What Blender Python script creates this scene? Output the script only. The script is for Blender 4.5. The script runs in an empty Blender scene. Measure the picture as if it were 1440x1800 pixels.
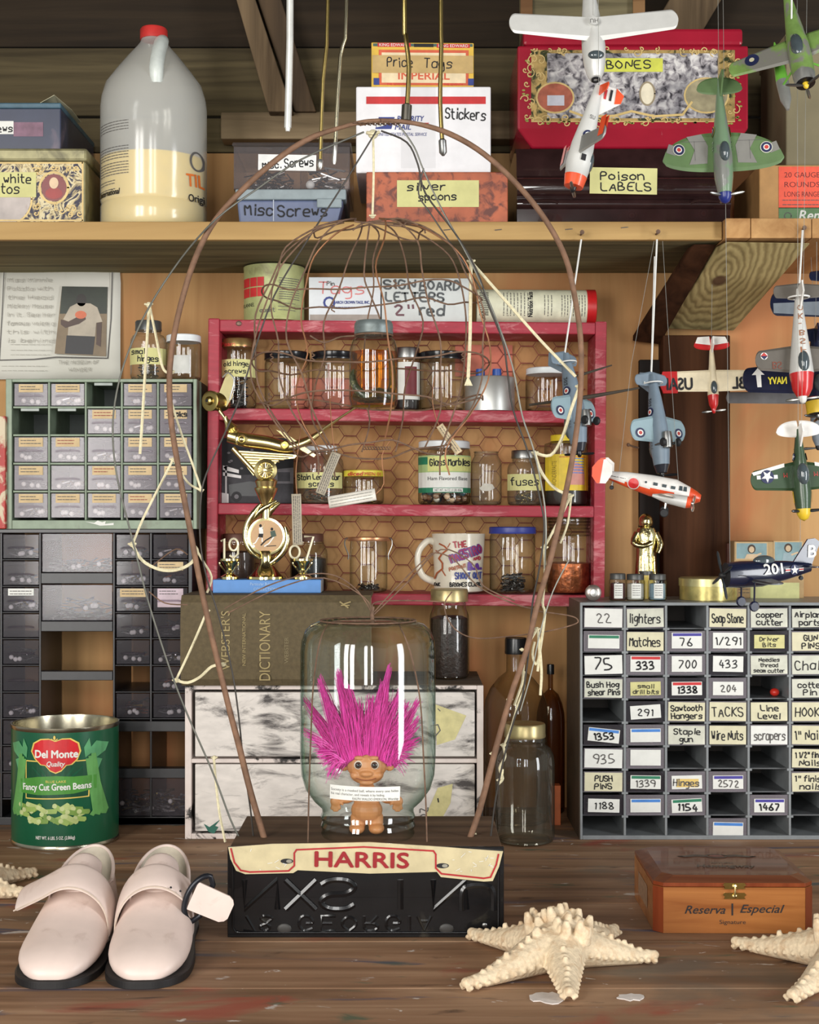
import bpy, math, random
from mathutils import Vector, Matrix, Quaternion
from math import sin, cos, pi, sqrt, radians

scene = bpy.context.scene
COL = scene.collection
rng = random.Random(7)

# ------------------------------------------------------------------ camera, world, lights, exposure
F_PX = 2500.0            # focal length in pixels of the 1440x1800 frame
EYE = 0.46               # camera height above the bench top
HOR = 917.0              # image row of the horizon
cam_d = bpy.data.cameras.new('camera'); cam = bpy.data.objects.new('camera', cam_d); COL.objects.link(cam)
cam.location = (0, 0, EYE); cam.rotation_euler = (pi/2, 0, 0)
cam_d.sensor_fit = 'VERTICAL'; cam_d.sensor_height = 36.0; cam_d.lens = F_PX/1800*36.0
cam_d.shift_y = (HOR-900)/1800.0; cam_d.clip_start = 0.05
scene.camera = cam

world = bpy.data.worlds.new('world'); scene.world = world; world.use_nodes = True
bg = world.node_tree.nodes['Background']; bg.inputs[0].default_value = (0.80, 0.83, 0.80, 1); bg.inputs[1].default_value = 0.29

def area(name, loc, target, sx, sy, power, col):
    d = bpy.data.lights.new(name, 'AREA'); d.shape = 'RECTANGLE'; d.size = sx; d.size_y = sy
    d.energy = power; d.color = col
    o = bpy.data.objects.new(name, d); COL.objects.link(o); o.location = loc
    o.rotation_euler = (Vector(target)-Vector(loc)).to_track_quat('-Z', 'Y').to_euler()
    o['kind'] = 'structure'
    return o
area('window_light_west', (-1.62, -0.60, 0.84), (-0.15, 1.9, 0.42), 0.34, 1.5, 17, (1.0, 0.97, 0.92))
area('window_light_west_pane', (-1.18, -0.82, 0.84), (-0.15, 1.9, 0.42), 0.34, 1.5, 17, (1.0, 0.97, 0.92))
area('window_light_east', (1.9, 0.45, 0.42), (0, 1.9, 0.42), 0.42, 1.75, 22, (0.96, 0.98, 1.0))
area('window_light_door', (-0.15, -1.6, 0.85), (0, 1.9, 0.45), 0.30, 1.5, 14, (1.0, 0.99, 0.96))
area('window_light_door_pane', (0.42, -1.6, 0.85), (0, 1.9, 0.45), 0.18, 1.5, 8, (1.0, 0.99, 0.96))

scene.view_settings.view_transform = 'Standard'
scene.view_settings.look = 'None'
scene.view_settings.gamma = 1
scene.view_settings.exposure = 0.74
scene.cycles.transparent_max_bounces = 32

# ------------------------------------------------------------------ materials
def lin(c):
    def f(v):
        v /= 255.0
        return v/12.92 if v <= 0.04045 else ((v+0.055)/1.055)**2.4
    return (f(c[0]), f(c[1]), f(c[2]), 1.0)
_M = {}
def newmat(name):
    m = bpy.data.materials.new(name); m.use_nodes = True
    nt = m.node_tree; b = nt.nodes['Principled BSDF']
    return m, nt, b
def noise(nt, scale, detail=4, dist=0.0, coord='Object', stretch=None, rough=0.55):
    tc = nt.nodes.new('ShaderNodeTexCoord'); mp = nt.nodes.new('ShaderNodeMapping')
    if stretch: mp.inputs['Scale'].default_value = stretch
    n = nt.nodes.new('ShaderNodeTexNoise'); n.inputs['Scale'].default_value = scale
    n.inputs['Detail'].default_value = detail; n.inputs['Distortion'].default_value = dist
    n.inputs['Roughness'].default_value = rough
    nt.links.new(tc.outputs[coord], mp.inputs['Vector']); nt.links.new(mp.outputs[0], n.inputs['Vector'])
    return n
def ramp(nt, src, stops, interp='LINEAR'):
    r = nt.nodes.new('ShaderNodeValToRGB'); cr = r.color_ramp; cr.interpolation = interp
    while len(cr.elements) < len(stops): cr.elements.new(0.5)
    for e, (p, c) in zip(cr.elements, stops):
        e.position = p; e.color = c
    nt.links.new(src, r.inputs[0]); return r
def bumpn(nt, b, src, strength, dist=0.002):
    bp = nt.nodes.new('ShaderNodeBump'); bp.inputs['Strength'].default_value = strength; bp.inputs['Distance'].default_value = dist
    nt.links.new(src, bp.inputs['Height']); nt.links.new(bp.outputs[0], b.inputs['Normal'])
def mix(nt, fac, a, c, mode='MIX'):
    m = nt.nodes.new('ShaderNodeMix'); m.data_type = 'RGBA'; m.blend_type = mode
    for sock, v in ((m.inputs[0], fac), (m.inputs[6], a), (m.inputs[7], c)):
        if isinstance(v, (float, int)): sock.default_value = v
        elif isinstance(v, tuple): sock.default_value = v
        else: nt.links.new(v, sock)
    return m.outputs[2]
def mat(name, rgb, rough=0.5, metal=0.0, var=0.12, scale=60, bump=0.0, coat=0.0, spec=0.5, dirt=None, dirt_lo=0.55, dirt_hi=0.75, dscale=25):
    if name in _M: return _M[name]
    m, nt, b = newmat(name); c = lin(rgb)
    b.inputs['Roughness'].default_value = rough; b.inputs['Metallic'].default_value = metal
    b.inputs['Coat Weight'].default_value = coat; b.inputs['Specular IOR Level'].default_value = spec
    n = noise(nt, scale)
    lo = tuple(max(0, v*(1-var)) for v in c[:3])+(1,); hi = tuple(min(1, v*(1+var)) for v in c[:3])+(1,)
    r = ramp(nt, n.outputs[0], [(0.3, lo), (0.7, hi)])
    out = r.outputs[0]
    if dirt:
        n2 = noise(nt, dscale, 8, 0.6)
        fr = ramp(nt, n2.outputs[0], [(dirt_lo, (0, 0, 0, 1)), (dirt_hi, (1, 1, 1, 1))])
        out = mix(nt, fr.outputs[0], out, lin(dirt))
    nt.links.new(out, b.inputs['Base Color'])
    if bump: bumpn(nt, b, n.outputs[0], bump)
    _M[name] = m; return m
def wood(name, dark, light, axis='X', scale=1.0, rough=0.75, bump=0.35, contrast=(0.32, 0.68), coat=0.0, rings=0.0, spec=0.3):
    if name in _M: return _M[name]
    m, nt, b = newmat(name)
    st = {'X': (1.2, 22, 22), 'Y': (22, 1.2, 22), 'Z': (22, 22, 1.2)}[axis]
    st = tuple(v*scale for v in st)
    n = noise(nt, 1.6, 8, 0.9, stretch=st)
    n2 = noise(nt, 0.5, 3, 0.4, stretch=tuple(v*0.5 for v in st))
    r = ramp(nt, n.outputs[0], [(contrast[0], lin(dark)), (contrast[1], lin(light))])
    r2 = ramp(nt, n2.outputs[0], [(0.3, (0.62, 0.60, 0.58, 1)), (0.65, (1, 1, 1, 1))])
    out = mix(nt, 1.0, r.outputs[0], r2.outputs[0], 'MULTIPLY')
    nt.links.new(out, b.inputs['Base Color'])
    b.inputs['Roughness'].default_value = rough; b.inputs['Coat Weight'].default_value = coat; b.inputs['Specular IOR Level'].default_value = spec
    bumpn(nt, b, n.outputs[0], bump, 0.0015)
    _M[name] = m; return m
def glass(name, tint=(235, 240, 235), edge=(120, 140, 130), gloss=1.0, rough=0.01, haze=0.0, hazec=(200, 200, 195)):
    """thin-walled glass or clear plastic: transparent film with Fresnel gloss, the wall looking denser at grazing angles"""
    if name in _M: return _M[name]
    m = bpy.data.materials.new(name); m.use_nodes = True; nt = m.node_tree; nt.nodes.clear()
    out = nt.nodes.new('ShaderNodeOutputMaterial')
    tr = nt.nodes.new('ShaderNodeBsdfTransparent'); gl = nt.nodes.new('ShaderNodeBsdfGlossy'); gl.inputs['Roughness'].default_value = rough
    lw = nt.nodes.new('ShaderNodeLayerWeight'); lw.inputs[0].default_value = 0.35
    r = ramp(nt, lw.outputs['Facing'], [(0.25, lin(tint)), (0.95, lin(edge))])
    nt.links.new(r.outputs[0], tr.inputs[0])
    lf = nt.nodes.new('ShaderNodeLayerWeight'); lf.inputs[0].default_value = 0.5
    pw = nt.nodes.new('ShaderNodeMath'); pw.operation = 'POWER'; pw.inputs[1].default_value = 4.0; nt.links.new(lf.outputs['Facing'], pw.inputs[0])
    sc = nt.nodes.new('ShaderNodeMath'); sc.operation = 'MULTIPLY_ADD'; sc.inputs[1].default_value = 0.5*gloss; sc.inputs[2].default_value = 0.045*gloss; sc.use_clamp = True
    nt.links.new(pw.outputs[0], sc.inputs[0])
    mx = nt.nodes.new('ShaderNodeMixShader'); nt.links.new(sc.outputs[0], mx.inputs[0])
    base = tr.outputs[0]
    if haze > 0:
        df = nt.nodes.new('ShaderNodeBsdfDiffuse'); df.inputs[0].default_value = lin(hazec)
        hm = nt.nodes.new('ShaderNodeMixShader'); hm.inputs[0].default_value = haze
        nt.links.new(base, hm.inputs[1]); nt.links.new(df.outputs[0], hm.inputs[2]); base = hm.outputs[0]
    nt.links.new(base, mx.inputs[1]); nt.links.new(gl.outputs[0], mx.inputs[2])
    nt.links.new(mx.outputs[0], out.inputs[0])
    _M[name] = m; return m
def distress(name, base, under, lo=0.52, hi=0.62, scale=6, stretch=(1, 1, 3), rough=0.6, bump=0.2, second=None):
    if name in _M: return _M[name]
    m, nt, b = newmat(name)
    n = noise(nt, scale, 10, 0.8, stretch=stretch, rough=0.68)
    n3 = noise(nt, scale*0.35, 3, 0.0)
    mul = nt.nodes.new('ShaderNodeMath'); mul.operation = 'MULTIPLY_ADD'; mul.inputs[1].default_value = 0.55
    nt.links.new(n3.outputs[0], mul.inputs[0])
    ad = nt.nodes.new('ShaderNodeMath'); ad.operation = 'MULTIPLY'; ad.inputs[1].default_value = 0.72
    nt.links.new(n.outputs[0], ad.inputs[0]); nt.links.new(ad.outputs[0], mul.inputs[2])
    fr = ramp(nt, mul.outputs[0], [(lo, (0, 0, 0, 1)), (hi, (1, 1, 1, 1))])
    n2 = noise(nt, 30, 6, 0.2, stretch=stretch)
    bc = ramp(nt, n2.outputs[0], [(0.3, tuple(v*0.78 for v in lin(base)[:3])+(1,)), (0.7, lin(base))])
    out = mix(nt, fr.outputs[0], bc.outputs[0], lin(under))
    if second:
        n4 = noise(nt, scale*1.7, 5, 0.3)
        f4 = ramp(nt, n4.outputs[0], [(0.62, (0, 0, 0, 1)), (0.68, (1, 1, 1, 1))])
        out = mix(nt, f4.outputs[0], out, lin(second))
    nt.links.new(out, b.inputs['Base Color']); b.inputs['Roughness'].default_value = rough
    bumpn(nt, b, mul.outputs[0], bump, 0.001)
    _M[name] = m; return m

INK = mat('ink_black', (28, 27, 30), 0.7, var=0.1)
INKG = mat('ink_grey', (95, 92, 90), 0.8)
INKF = mat('ink_faded', (150, 148, 140), 0.8)
RED = mat('print_red', (196, 44, 46), 0.55)
BLUE = mat('print_blue', (48, 62, 132), 0.55)
LBLUE = mat('tape_blue', (70, 130, 205), 0.5)
PURP = mat('tape_purple', (70, 62, 150), 0.5)
GREENP = mat('print_green', (40, 120, 88), 0.5)
WHITE = mat('paper_white', (226, 226, 220), 0.7, var=0.05)
CREAM = mat('paper_cream', (214, 208, 176), 0.75, var=0.08)
TAPE = mat('masking_tape', (208, 204, 140), 0.7, var=0.1, scale=30)
TAN = mat('paper_tan', (205, 180, 138), 0.75, var=0.1)
GOLD = mat('gold_plated', (236, 218, 156), 0.24, 1.0, var=0.06)
CHROME = mat('chrome', (232, 232, 228), 0.28, 0.9, var=0.03)
STEEL = mat('dull_steel', (150, 150, 148), 0.35, 1.0, var=0.15)
BRASS = mat('aged_brass', (170, 150, 92), 0.28, 1.0, var=0.18, scale=30)
GILT = mat('gilt_print', (206, 178, 116), 0.45, 0.1, var=0.15)
RUST = mat('rusty_wire', (114, 88, 70), 0.75, 0.15, var=0.35, scale=120)
DWIRE = mat('dark_wire', (74, 70, 66), 0.5, 0.55, var=0.2)
GWIRE = mat('grey_wire', (120, 120, 112), 0.45, 0.6, var=0.15)
COPW = mat('copper_wire', (150, 104, 72), 0.5, 0.5, var=0.15)
STRING = mat('cotton_string', (222, 212, 176), 0.9, var=0.15, scale=300)
WSTR = mat('white_string', (232, 232, 228), 0.9, var=0.08)
BLACKP = mat('black_plastic', (26, 26, 28), 0.25, var=0.15)
NYLON = glass('nylon_line', (225, 225, 220), (170, 170, 165), 0.6, 0.2, haze=0.35)
G_CLEAR = glass('jar_glass', (250, 252, 250), (150, 160, 154), 1.2)
G_GREEN = glass('pale_green_glass', (252, 254, 253), (158, 186, 174), 1.3)
G_DIRTY = glass('dusty_glass', (249, 248, 243), (164, 164, 152), 1.2, 0.04, haze=0.07, hazec=(190, 180, 160))
G_PLAST = glass('clear_plastic', (250, 249, 250), (205, 203, 206), 1.5, 0.06, haze=0.07, hazec=(190, 185, 190))

# ------------------------------------------------------------------ geometry helpers
def sp(s): return F_PX/s
def W(px, py, s): return Vector(((px-720)/s, F_PX/s, EYE-(py-HOR)/s))
def zz(py, s): return EYE-(py-HOR)/s
def xx(px, s): return (px-720)/s
def s_of(d): return F_PX/d

class MB:
    def __init__(self): self.v = []; self.f = []; self.m = []; self.sm = []; self.slots = []
    def mi(self, m):
        for i, k in enumerate(self.slots):
            if k is m: return i
        self.slots.append(m); return len(self.slots)-1
    def add(self, vs, fs, m, smooth=False, M=None):
        b = len(self.v); k = self.mi(m)
        self.v.extend([(M @ Vector(p)) if M is not None else Vector(p) for p in vs])
        for f in fs:
            self.f.append([i+b for i in f]); self.m.append(k); self.sm.append(smooth)
    def box(self, x0, y0, z0, x1, y1, z1, m, M=None):
        vs = [(x0,y0,z0),(x1,y0,z0),(x1,y1,z0),(x0,y1,z0),(x0,y0,z1),(x1,y0,z1),(x1,y1,z1),(x0,y1,z1)]
        self.add(vs, [(0,3,2,1),(4,5,6,7),(0,1,5,4),(1,2,6,5),(2,3,7,6),(3,0,4,7)], m, False, M)
    def lathe(self, prof, m, n=32, M=None, mats=None, smooth=True, sx=1.0, sy=1.0):
        """prof: (r,z) bottom to top; r=0 closes"""
        rings = []; vs = []
        for r, z in prof:
            if r <= 1e-7: rings.append([len(vs)]); vs.append((0, 0, z))
            else:
                rings.append(list(range(len(vs), len(vs)+n)))
                vs.extend([(r*cos(2*pi*i/n)*sx, r*sin(2*pi*i/n)*sy, z) for i in range(n)])
        groups = {}
        for k in range(len(rings)-1):
            a, b = rings[k], rings[k+1]; fs = groups.setdefault(id(mats[k]) if mats else 0, (mats[k] if mats else m, []))[1]
            for i in range(n):
                j = (i+1) % n
                if len(a) == 1 and len(b) == 1: continue
                if len(a) == 1: fs.append((a[0], b[j], b[i]))
                elif len(b) == 1: fs.append((a[i], a[j], b[0]))
                else: fs.append((a[i], a[j], b[j], b[i]))
        for mm, fs in groups.values(): self.add(vs, fs, mm, smooth, M)
    def tube(self, pts, r, m, n=6, smooth=True, sub=0, cap=True, M=None):
        pts = [Vector(p) for p in pts]
        if sub: pts, r = spline(pts, r, sub)
        N = len(pts); rs = r if isinstance(r, (list, tuple)) else [r]*N
        T = []
        for i in range(N):
            t = pts[min(i+1, N-1)]-pts[max(i-1, 0)]
            T.append(t.normalized() if t.length > 1e-9 else Vector((0, 0, 1)))
        u = T[0].orthogonal().normalized(); vs = []; fs = []
        for i in range(N):
            if i: 
                q = T[i-1].rotation_difference(T[i]); u = (q @ u); u = (u-T[i]*u.dot(T[i])).normalized()
            w = T[i].cross(u)
            for k in range(n):
                a = 2*pi*k/n; vs.append(pts[i]+(u*cos(a)+w*sin(a))*rs[i])
        for i in range(N-1):
            for k in range(n):
                j = (k+1) % n; fs.append((i*n+k, i*n+j, (i+1)*n+j, (i+1)*n+k))
        if cap: fs.append(tuple(range(n-1, -1, -1))); fs.append(tuple((N-1)*n+k for k in range(n)))
        self.add(vs, fs, m, smooth, M)
    def ell(self, c, r, m, nu=16, nv=10, M=None):
        c = Vector(c); r = r if isinstance(r, (tuple, list)) else (r, r, r)
        vs = [(0, 0, -1)]; 
        for j in range(1, nv):
            a = -pi/2+pi*j/nv
            vs += [(cos(a)*cos(2*pi*i/nu), cos(a)*sin(2*pi*i/nu), sin(a)) for i in range(nu)]
        vs.append((0, 0, 1)); fs = []
        for i in range(nu):
            k = (i+1) % nu
            fs.append((0, 1+k, 1+i)); fs.append((1+(nv-2)*nu+i, 1+(nv-2)*nu+k, len(vs)-1))
            for j in range(nv-2): fs.append((1+j*nu+i, 1+j*nu+k, 1+(j+1)*nu+k, 1+(j+1)*nu+i))
        self.add([Vector((c.x+p[0]*r[0], c.y+p[1]*r[1], c.z+p[2]*r[2])) for p in vs], fs, m, True, M)
    def loft(self, rings, m, smooth=True, caps=True, mats=None, closed=True, M=None):
        n = len(rings[0]); vs = [p for r in rings for p in r]; groups = {}
        for k in range(len(rings)-1):
            mm = mats[k] if mats else m
            fs = groups.setdefault(id(mm), (mm, []))[1]
            for i in range(n if closed else n-1):
                j = (i+1) % n; fs.append((k*n+i, k*n+j, (k+1)*n+j, (k+1)*n+i))
        if caps:
            groups.setdefault(id(mats[0] if mats else m), (mats[0] if mats else m, []))[1].append(tuple(range(n-1, -1, -1)))
            groups.setdefault(id(mats[-1] if mats else m), (mats[-1] if mats else m, []))[1].append(tuple((len(rings)-1)*n+i for i in range(n)))
        for mm, fs in groups.values(): self.add(vs, fs, mm, smooth, M)
    def prism(self, outline, a, b, m, M=None, side=None):
        """outline in (x,z); extruded along y from a to b"""
        n = len(outline)
        vs = [(x, a, z) for x, z in outline]+[(x, b, z) for x, z in outline]
        self.add(vs, [tuple(range(n)), tuple(range(2*n-1, n-1, -1))], m, False, M)
        self.add(vs, [(i, i+n, (i+1) % n+n, (i+1) % n) for i in range(n)], side or m, False, M)
    def build(self, name, parent=None, bev=0, kind=None, remesh=0, subsurf=0, smooth_it=0, solid=0):
        if not self.f: return None
        me = bpy.data.meshes.new(name)
        me.from_pydata([tuple(p) for p in self.v], [], self.f)
        for m in self.slots: me.materials.append(m)
        me.polygons.foreach_set('material_index', self.m); me.polygons.foreach_set('use_smooth', self.sm)
        if any(self.sm) and not remesh: me.set_sharp_from_angle(angle=radians(42))
        me.update()
        o = bpy.data.objects.new(name, me); COL.objects.link(o)
        if parent is not None: o.parent = parent
        if kind: o['kind'] = kind
        if solid:
            s = o.modifiers.new('solid', 'SOLIDIFY'); s.thickness = solid; s.offset = 0
        if remesh:
            r = o.modifiers.new('remesh', 'REMESH'); r.mode = 'VOXEL'; r.voxel_size = remesh; r.use_smooth_shade = True
            if smooth_it:
                s = o.modifiers.new('smooth', 'SMOOTH'); s.factor = 0.5; s.iterations = smooth_it
        if subsurf:
            s = o.modifiers.new('subd', 'SUBSURF'); s.levels = subsurf; s.render_levels = subsurf
        if bev:
            b = o.modifiers.new('bevel', 'BEVEL'); b.width = bev; b.segments = 2; b.limit_method = 'ANGLE'; b.angle_limit = radians(40)
        return o

def spline(pts, r, sub):
    N = len(pts); out = []; ro = []
    rs = r if isinstance(r, (list, tuple)) else [r]*N
    for i in range(N-1):
        p0, p1, p2, p3 = pts[max(i-1, 0)], pts[i], pts[i+1], pts[min(i+2, N-1)]
        for k in range(sub):
            t = k/sub; t2 = t*t; t3 = t2*t
            out.append(0.5*((2*p1)+(-p0+p2)*t+(2*p0-5*p1+4*p2-p3)*t2+(-p0+3*p1-3*p2+p3)*t3)); ro.append(rs[i]*(1-t)+rs[i+1]*t)
    out.append(pts[-1]); ro.append(rs[-1]); return out, ro

def thing(name, label, cat, loc=(0, 0, 0), rot=(0, 0, 0), group=None):
    o = bpy.data.objects.new(name, None); COL.objects.link(o); o.empty_display_size = 0.02
    o.location = loc; o.rotation_euler = rot
    o['label'] = label; o['category'] = cat
    if group: o['group'] = group
    return o
def tag(o, label, cat, group=None, kind=None):
    o['label'] = label; o['category'] = cat
    if group: o['group'] = group
    if kind: o['kind'] = kind
    return o

# ------------------------------------------------------------------ writing
STROKES = {'A':'02 28 42/14 34','B':'02 08 28 37 36 25 05/25 44 43 32 02','C':'47 38 18 06 04 12 32 43','D':'02 08 28 46 44 22 02','E':'48 08 02 42/05 35',
'F':'48 08 02/05 35','G':'47 28 18 06 04 12 32 44 45 25','H':'02 08/42 48/05 45','I':'12 18','J':'38 33 22 12 03','K':'02 08/48 05 42','L':'08 02 42',
'M':'02 08 25 48 42','N':'02 08 42 48','O':'28 06 04 22 44 46 28','P':'02 08 38 47 46 35 05','Q':'28 06 04 22 44 46 28/33 52','R':'02 08 38 47 46 35 05/25 42',
'S':'47 38 18 07 06 15 35 44 43 32 12 03','T':'08 48/28 22','U':'08 03 12 32 43 48','V':'08 22 48','W':'08 12 26 32 48','X':'02 48/08 42','Y':'08 25 48/25 22','Z':'08 48 02 42',
'0':'18 06 04 12 22 34 36 28 18','1':'17 28 22','2':'07 18 28 37 36 02 42','3':'07 18 38 36 15/15 35 43 22 02','4':'28 04 44/36 32','5':'38 08 05 25 44 43 22 02',
'6':'38 15 03 12 32 43 34 25 04','7':'08 48 12','8':'25 06 07 18 28 37 36 25 14 03 12 32 43 34 25','9':'45 25 06 07 18 38 47 45 32',
'a':'45 36 16 05 03 12 32 43/46 42','b':'08 02/05 26 45 43 22 03','c':'45 36 16 05 03 12 32 43','d':'48 42/45 26 05 03 12 32 43','e':'04 44 45 36 16 05 03 12 42',
'f':'38 28 17 12/06 36','g':'45 36 16 05 04 13 33 45/46 41 30 10','h':'08 02/05 26 36 45 42','i':'12 16/18 17','j':'26 21 10 00/28 27','k':'08 02/46 04 42','l':'18 12',
'm':'02 06/05 16 25 22/25 36 45 42','n':'02 06/05 26 36 45 42','o':'26 05 03 22 43 45 26','p':'06 00/05 26 45 43 22 03','q':'46 40/45 26 05 03 22 43','r':'02 06/04 16 36',
's':'45 36 16 05 14 34 43 32 02','t':'18 13 22 32/06 36','u':'06 03 12 32 43/46 42','v':'06 22 46','w':'06 12 25 32 46','x':'02 46/06 42','y':'06 24/46 24 10','z':'06 46 02 42',
'.':'12 13',',':'12 11',"'":'18 17','"':'18 16/38 36','-':'05 35','/':'02 48','|':'11 18','(':'28 16 14 22',')':'08 16 14 02','&':'42 07 18 27 04 12 22 44'}
def chaikin(p, it=2):
    for _ in range(it):
        if len(p) < 3: return p
        q = [p[0]]
        for a, b in zip(p, p[1:]): q += [(a[0]*.75+b[0]*.25, a[1]*.75+b[1]*.25), (a[0]*.25+b[0]*.75, a[1]*.25+b[1]*.75)]
        q.append(p[-1]); p = q
    return p
def hand_strokes(text, seed=0, jit=0.12):
    r = random.Random(seed+len(text)*31+sum(map(ord, text))); x = 0; out = []
    for ch in text:
        if ch == ' ': x += 3.2; continue
        g = STROKES.get(ch) or STROKES.get(ch.upper()) or '02 42'
        mx = 0; dy = r.uniform(-jit, jit)*3; k = r.uniform(-jit, jit)
        for st in g.split('/'):
            pl = [(int(t[0]), int(t[1])-2) for t in st.split()]
            mx = max(mx, max(p[0] for p in pl))
            pl = chaikin(pl)
            out.append([(x+p[0]+k*p[1]+r.uniform(-jit, jit)*.5, p[1]+dy+r.uniform(-jit, jit)*.5) for p in pl])
        x += mx+1.7
    return out, max(x-1.7, 1)
_FONT = {}
def font_geo(text):
    if text in _FONT: return _FONT[text]
    c = bpy.data.curves.new('glyphs', 'FONT'); c.body = text; c.size = 1.0; c.resolution_u = 3
    o = bpy.data.objects.new('glyphs', c); COL.objects.link(o)
    dg = bpy.context.evaluated_depsgraph_get(); dg.update()
    me = bpy.data.meshes.new_from_object(o.evaluated_get(dg))
    vs = [(v.co.x, v.co.y) for v in me.vertices]; fs = [tuple(p.vertices) for p in me.polygons]
    bpy.data.objects.remove(o); bpy.data.curves.remove(c); bpy.data.meshes.remove(me)
    h = 0.69
    x0 = min(v[0] for v in vs) if vs else 0
    vs = [((v[0]-x0)/h, v[1]/h) for v in vs]
    _FONT[text] = (vs, fs, max(v[0] for v in vs) if vs else 1); return _FONT[text]

class Ink:
    """flat pattern on a face. Coordinates: photo pixels x right, y down, about (cx,cy); fn maps metres (u right, v up, w out) to local space"""
    def __init__(self, s, cx, cy, y=0.0, R=None, fn=None, w0=0.0004, rot=0.0):
        self.mb = MB(); self.s = s; self.cx = cx; self.cy = cy; self.w0 = w0; self.rot = rot; self.R = R
        if fn: self.fn = fn
        elif R: 
            def f(u, v, w):
                rr = R(v) if callable(R) else R
                u = max(-rr*0.985, min(rr*0.985, u)); return Vector((u*(rr+w)/rr, y-sqrt(max(rr*rr-u*u, 0))*(rr+w)/rr, v))
            self.fn = f
        else: self.fn = lambda u, v, w: Vector((u, y-w, v))
    def P(self, x, y, w):
        if self.R:                      # the near side of a round thing shows at a slightly larger scale
            k = (self.R(0) if callable(self.R) else self.R)*self.s/F_PX
            return self.fn((x-self.cx)/self.s*(1-k*.5), ((self.cy-HOR)+(HOR-y)*(1-k))/self.s, self.w0+w*0.00022)
        return self.fn((x-self.cx)/self.s, (self.cy-y)/self.s, self.w0+w*0.00022)
    def poly(self, pts, m, w=0):
        if self.R:                      # follow the curve: cut into upright strips
            r0 = (self.R(0) if callable(self.R) else self.R)*self.s; st = r0/9.0
            xa, xb = min(p[0] for p in pts), max(p[0] for p in pts)
            if xb-xa > st*1.2:
                n = int((xb-xa)/st)+1
                for k in range(n):
                    q = pts
                    for lim, sg in ((xa+(xb-xa)*k/n, 1), (xa+(xb-xa)*(k+1)/n, -1)):
                        o = []
                        for a, b in zip(q, q[1:]+q[:1]):
                            ia, ib = (a[0]-lim)*sg >= -1e-9, (b[0]-lim)*sg >= -1e-9
                            if ia: o.append(a)
                            if ia != ib: f = (lim-a[0])/(b[0]-a[0]); o.append((lim, a[1]+(b[1]-a[1])*f))
                        q = o
                        if len(q) < 3: break
                    if len(q) >= 3: self.mb.add([self.P(x, y, w) for x, y in q], [tuple(range(len(q)))], m)
                return
        self.mb.add([self.P(x, y, w) for x, y in pts], [tuple(range(len(pts)))], m)
    def fan(self, c, pts, m, w=0):
        if self.R: return self.poly(list(pts), m, w)
        n = len(pts); self.mb.add([self.P(*c, w)]+[self.P(x, y, w) for x, y in pts], [(0, 1+i, 1+(i+1) % n) for i in range(n)], m)
    def rect(self, x0, y0, x1, y1, m, w=0, rot=0, wob=0):
        n = 14 if self.R else 1; cx, cy = (x0+x1)/2, (y0+y1)/2; c, s_ = cos(radians(rot)), sin(radians(rot))
        vs = []
        for i in range(n+1):
            for y in (y0, y1):
                x = x0+(x1-x0)*i/n; dx, dy = x-cx, y-cy
                vs.append(self.P(cx+dx*c+dy*s_, cy-dx*s_+dy*c, w))
        self.mb.add(vs, [(2*i+1, 2*i+3, 2*i+2, 2*i) for i in range(n)], m)
    def ell(self, cx, cy, rx, ry, m, w=0, n=24):
        self.fan((cx, cy), [(cx+rx*cos(2*pi*i/n), cy-ry*sin(2*pi*i/n)) for i in range(n)], m, w)
    def line(self, pts, wd, m, w=0):
        for k_, (a, b) in enumerate(zip(pts, pts[1:])):
            dx, dy = b[0]-a[0], b[1]-a[1]; L = sqrt(dx*dx+dy*dy)
            if L < 1e-6: continue
            nx, ny = -dy/L*wd/2, dx/L*wd/2; ex, ey = dx/L*wd*.3, dy/L*wd*.3
            self.poly([(a[0]-ex+nx, a[1]-ey+ny), (a[0]-ex-nx, a[1]-ey-ny), (b[0]+ex-nx, b[1]+ey-ny), (b[0]+ex+nx, b[1]+ey+ny)], m, w+.12*(k_ % 3))
    def ring(self, cx, cy, r, wd, m, w=0, n=28, ry=None):
        ry = ry or r; self.line([(cx+r*cos(2*pi*i/n), cy+ry*sin(2*pi*i/n)) for i in range(n+1)], wd, m, w)
    def hand(self, text, x, y, h, m, wd=2.0, fit=None, w=1, rot=0, seed=0):
        st, L = hand_strokes(text, seed); k = h/6.0; kx = fit/L if fit else k*0.9
        c, s_ = cos(radians(rot)), sin(radians(rot))
        for pl in st:
            self.line([(x+p[0]*kx*c-p[1]*k*s_, y-p[0]*kx*s_-p[1]*k*c) for p in pl], wd, m, w)
    def font(self, text, x, y, h, m, fit=None, w=1, shear=0, rot=0, bold=0, anchor='l', flip=False):
        vs, fs, L = font_geo(text); kx = fit/L if fit else h
        c, s_ = cos(radians(rot)), sin(radians(rot))
        off = {'l': 0, 'c': -L*kx/2, 'r': -L*kx}[anchor]
        for kb, (bx, by) in enumerate(((0, 0),) if not bold else ((0, 0), (bold, 0), (bold/2, bold/2), (bold/2, -bold/2))):
            P = []
            for vx, vy in vs:
                a = off+(vx+vy*shear)*kx*(-1 if flip else 1)+bx; b_ = vy*h+by
                P.append(self.P(x+a*c-b_*s_, y-a*s_-b_*c, w+.15*kb))
            self.mb.add(P, fs, m)
    def squig(self, x0, x1, y, h, m, wd=1.0, w=1, seed=0):
        """a line of print too small to read"""
        r = random.Random(seed*77+int(x0)+int(y)*13); x = x0
        while x < x1:
            L = r.uniform(2, 7)*h/3; self.line([(x, y), (min(x+L, x1), y)], wd, m, w); x += L+h*0.45
    def build(self, name, parent, **k): return self.mb.build(name, parent, **k)

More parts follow.
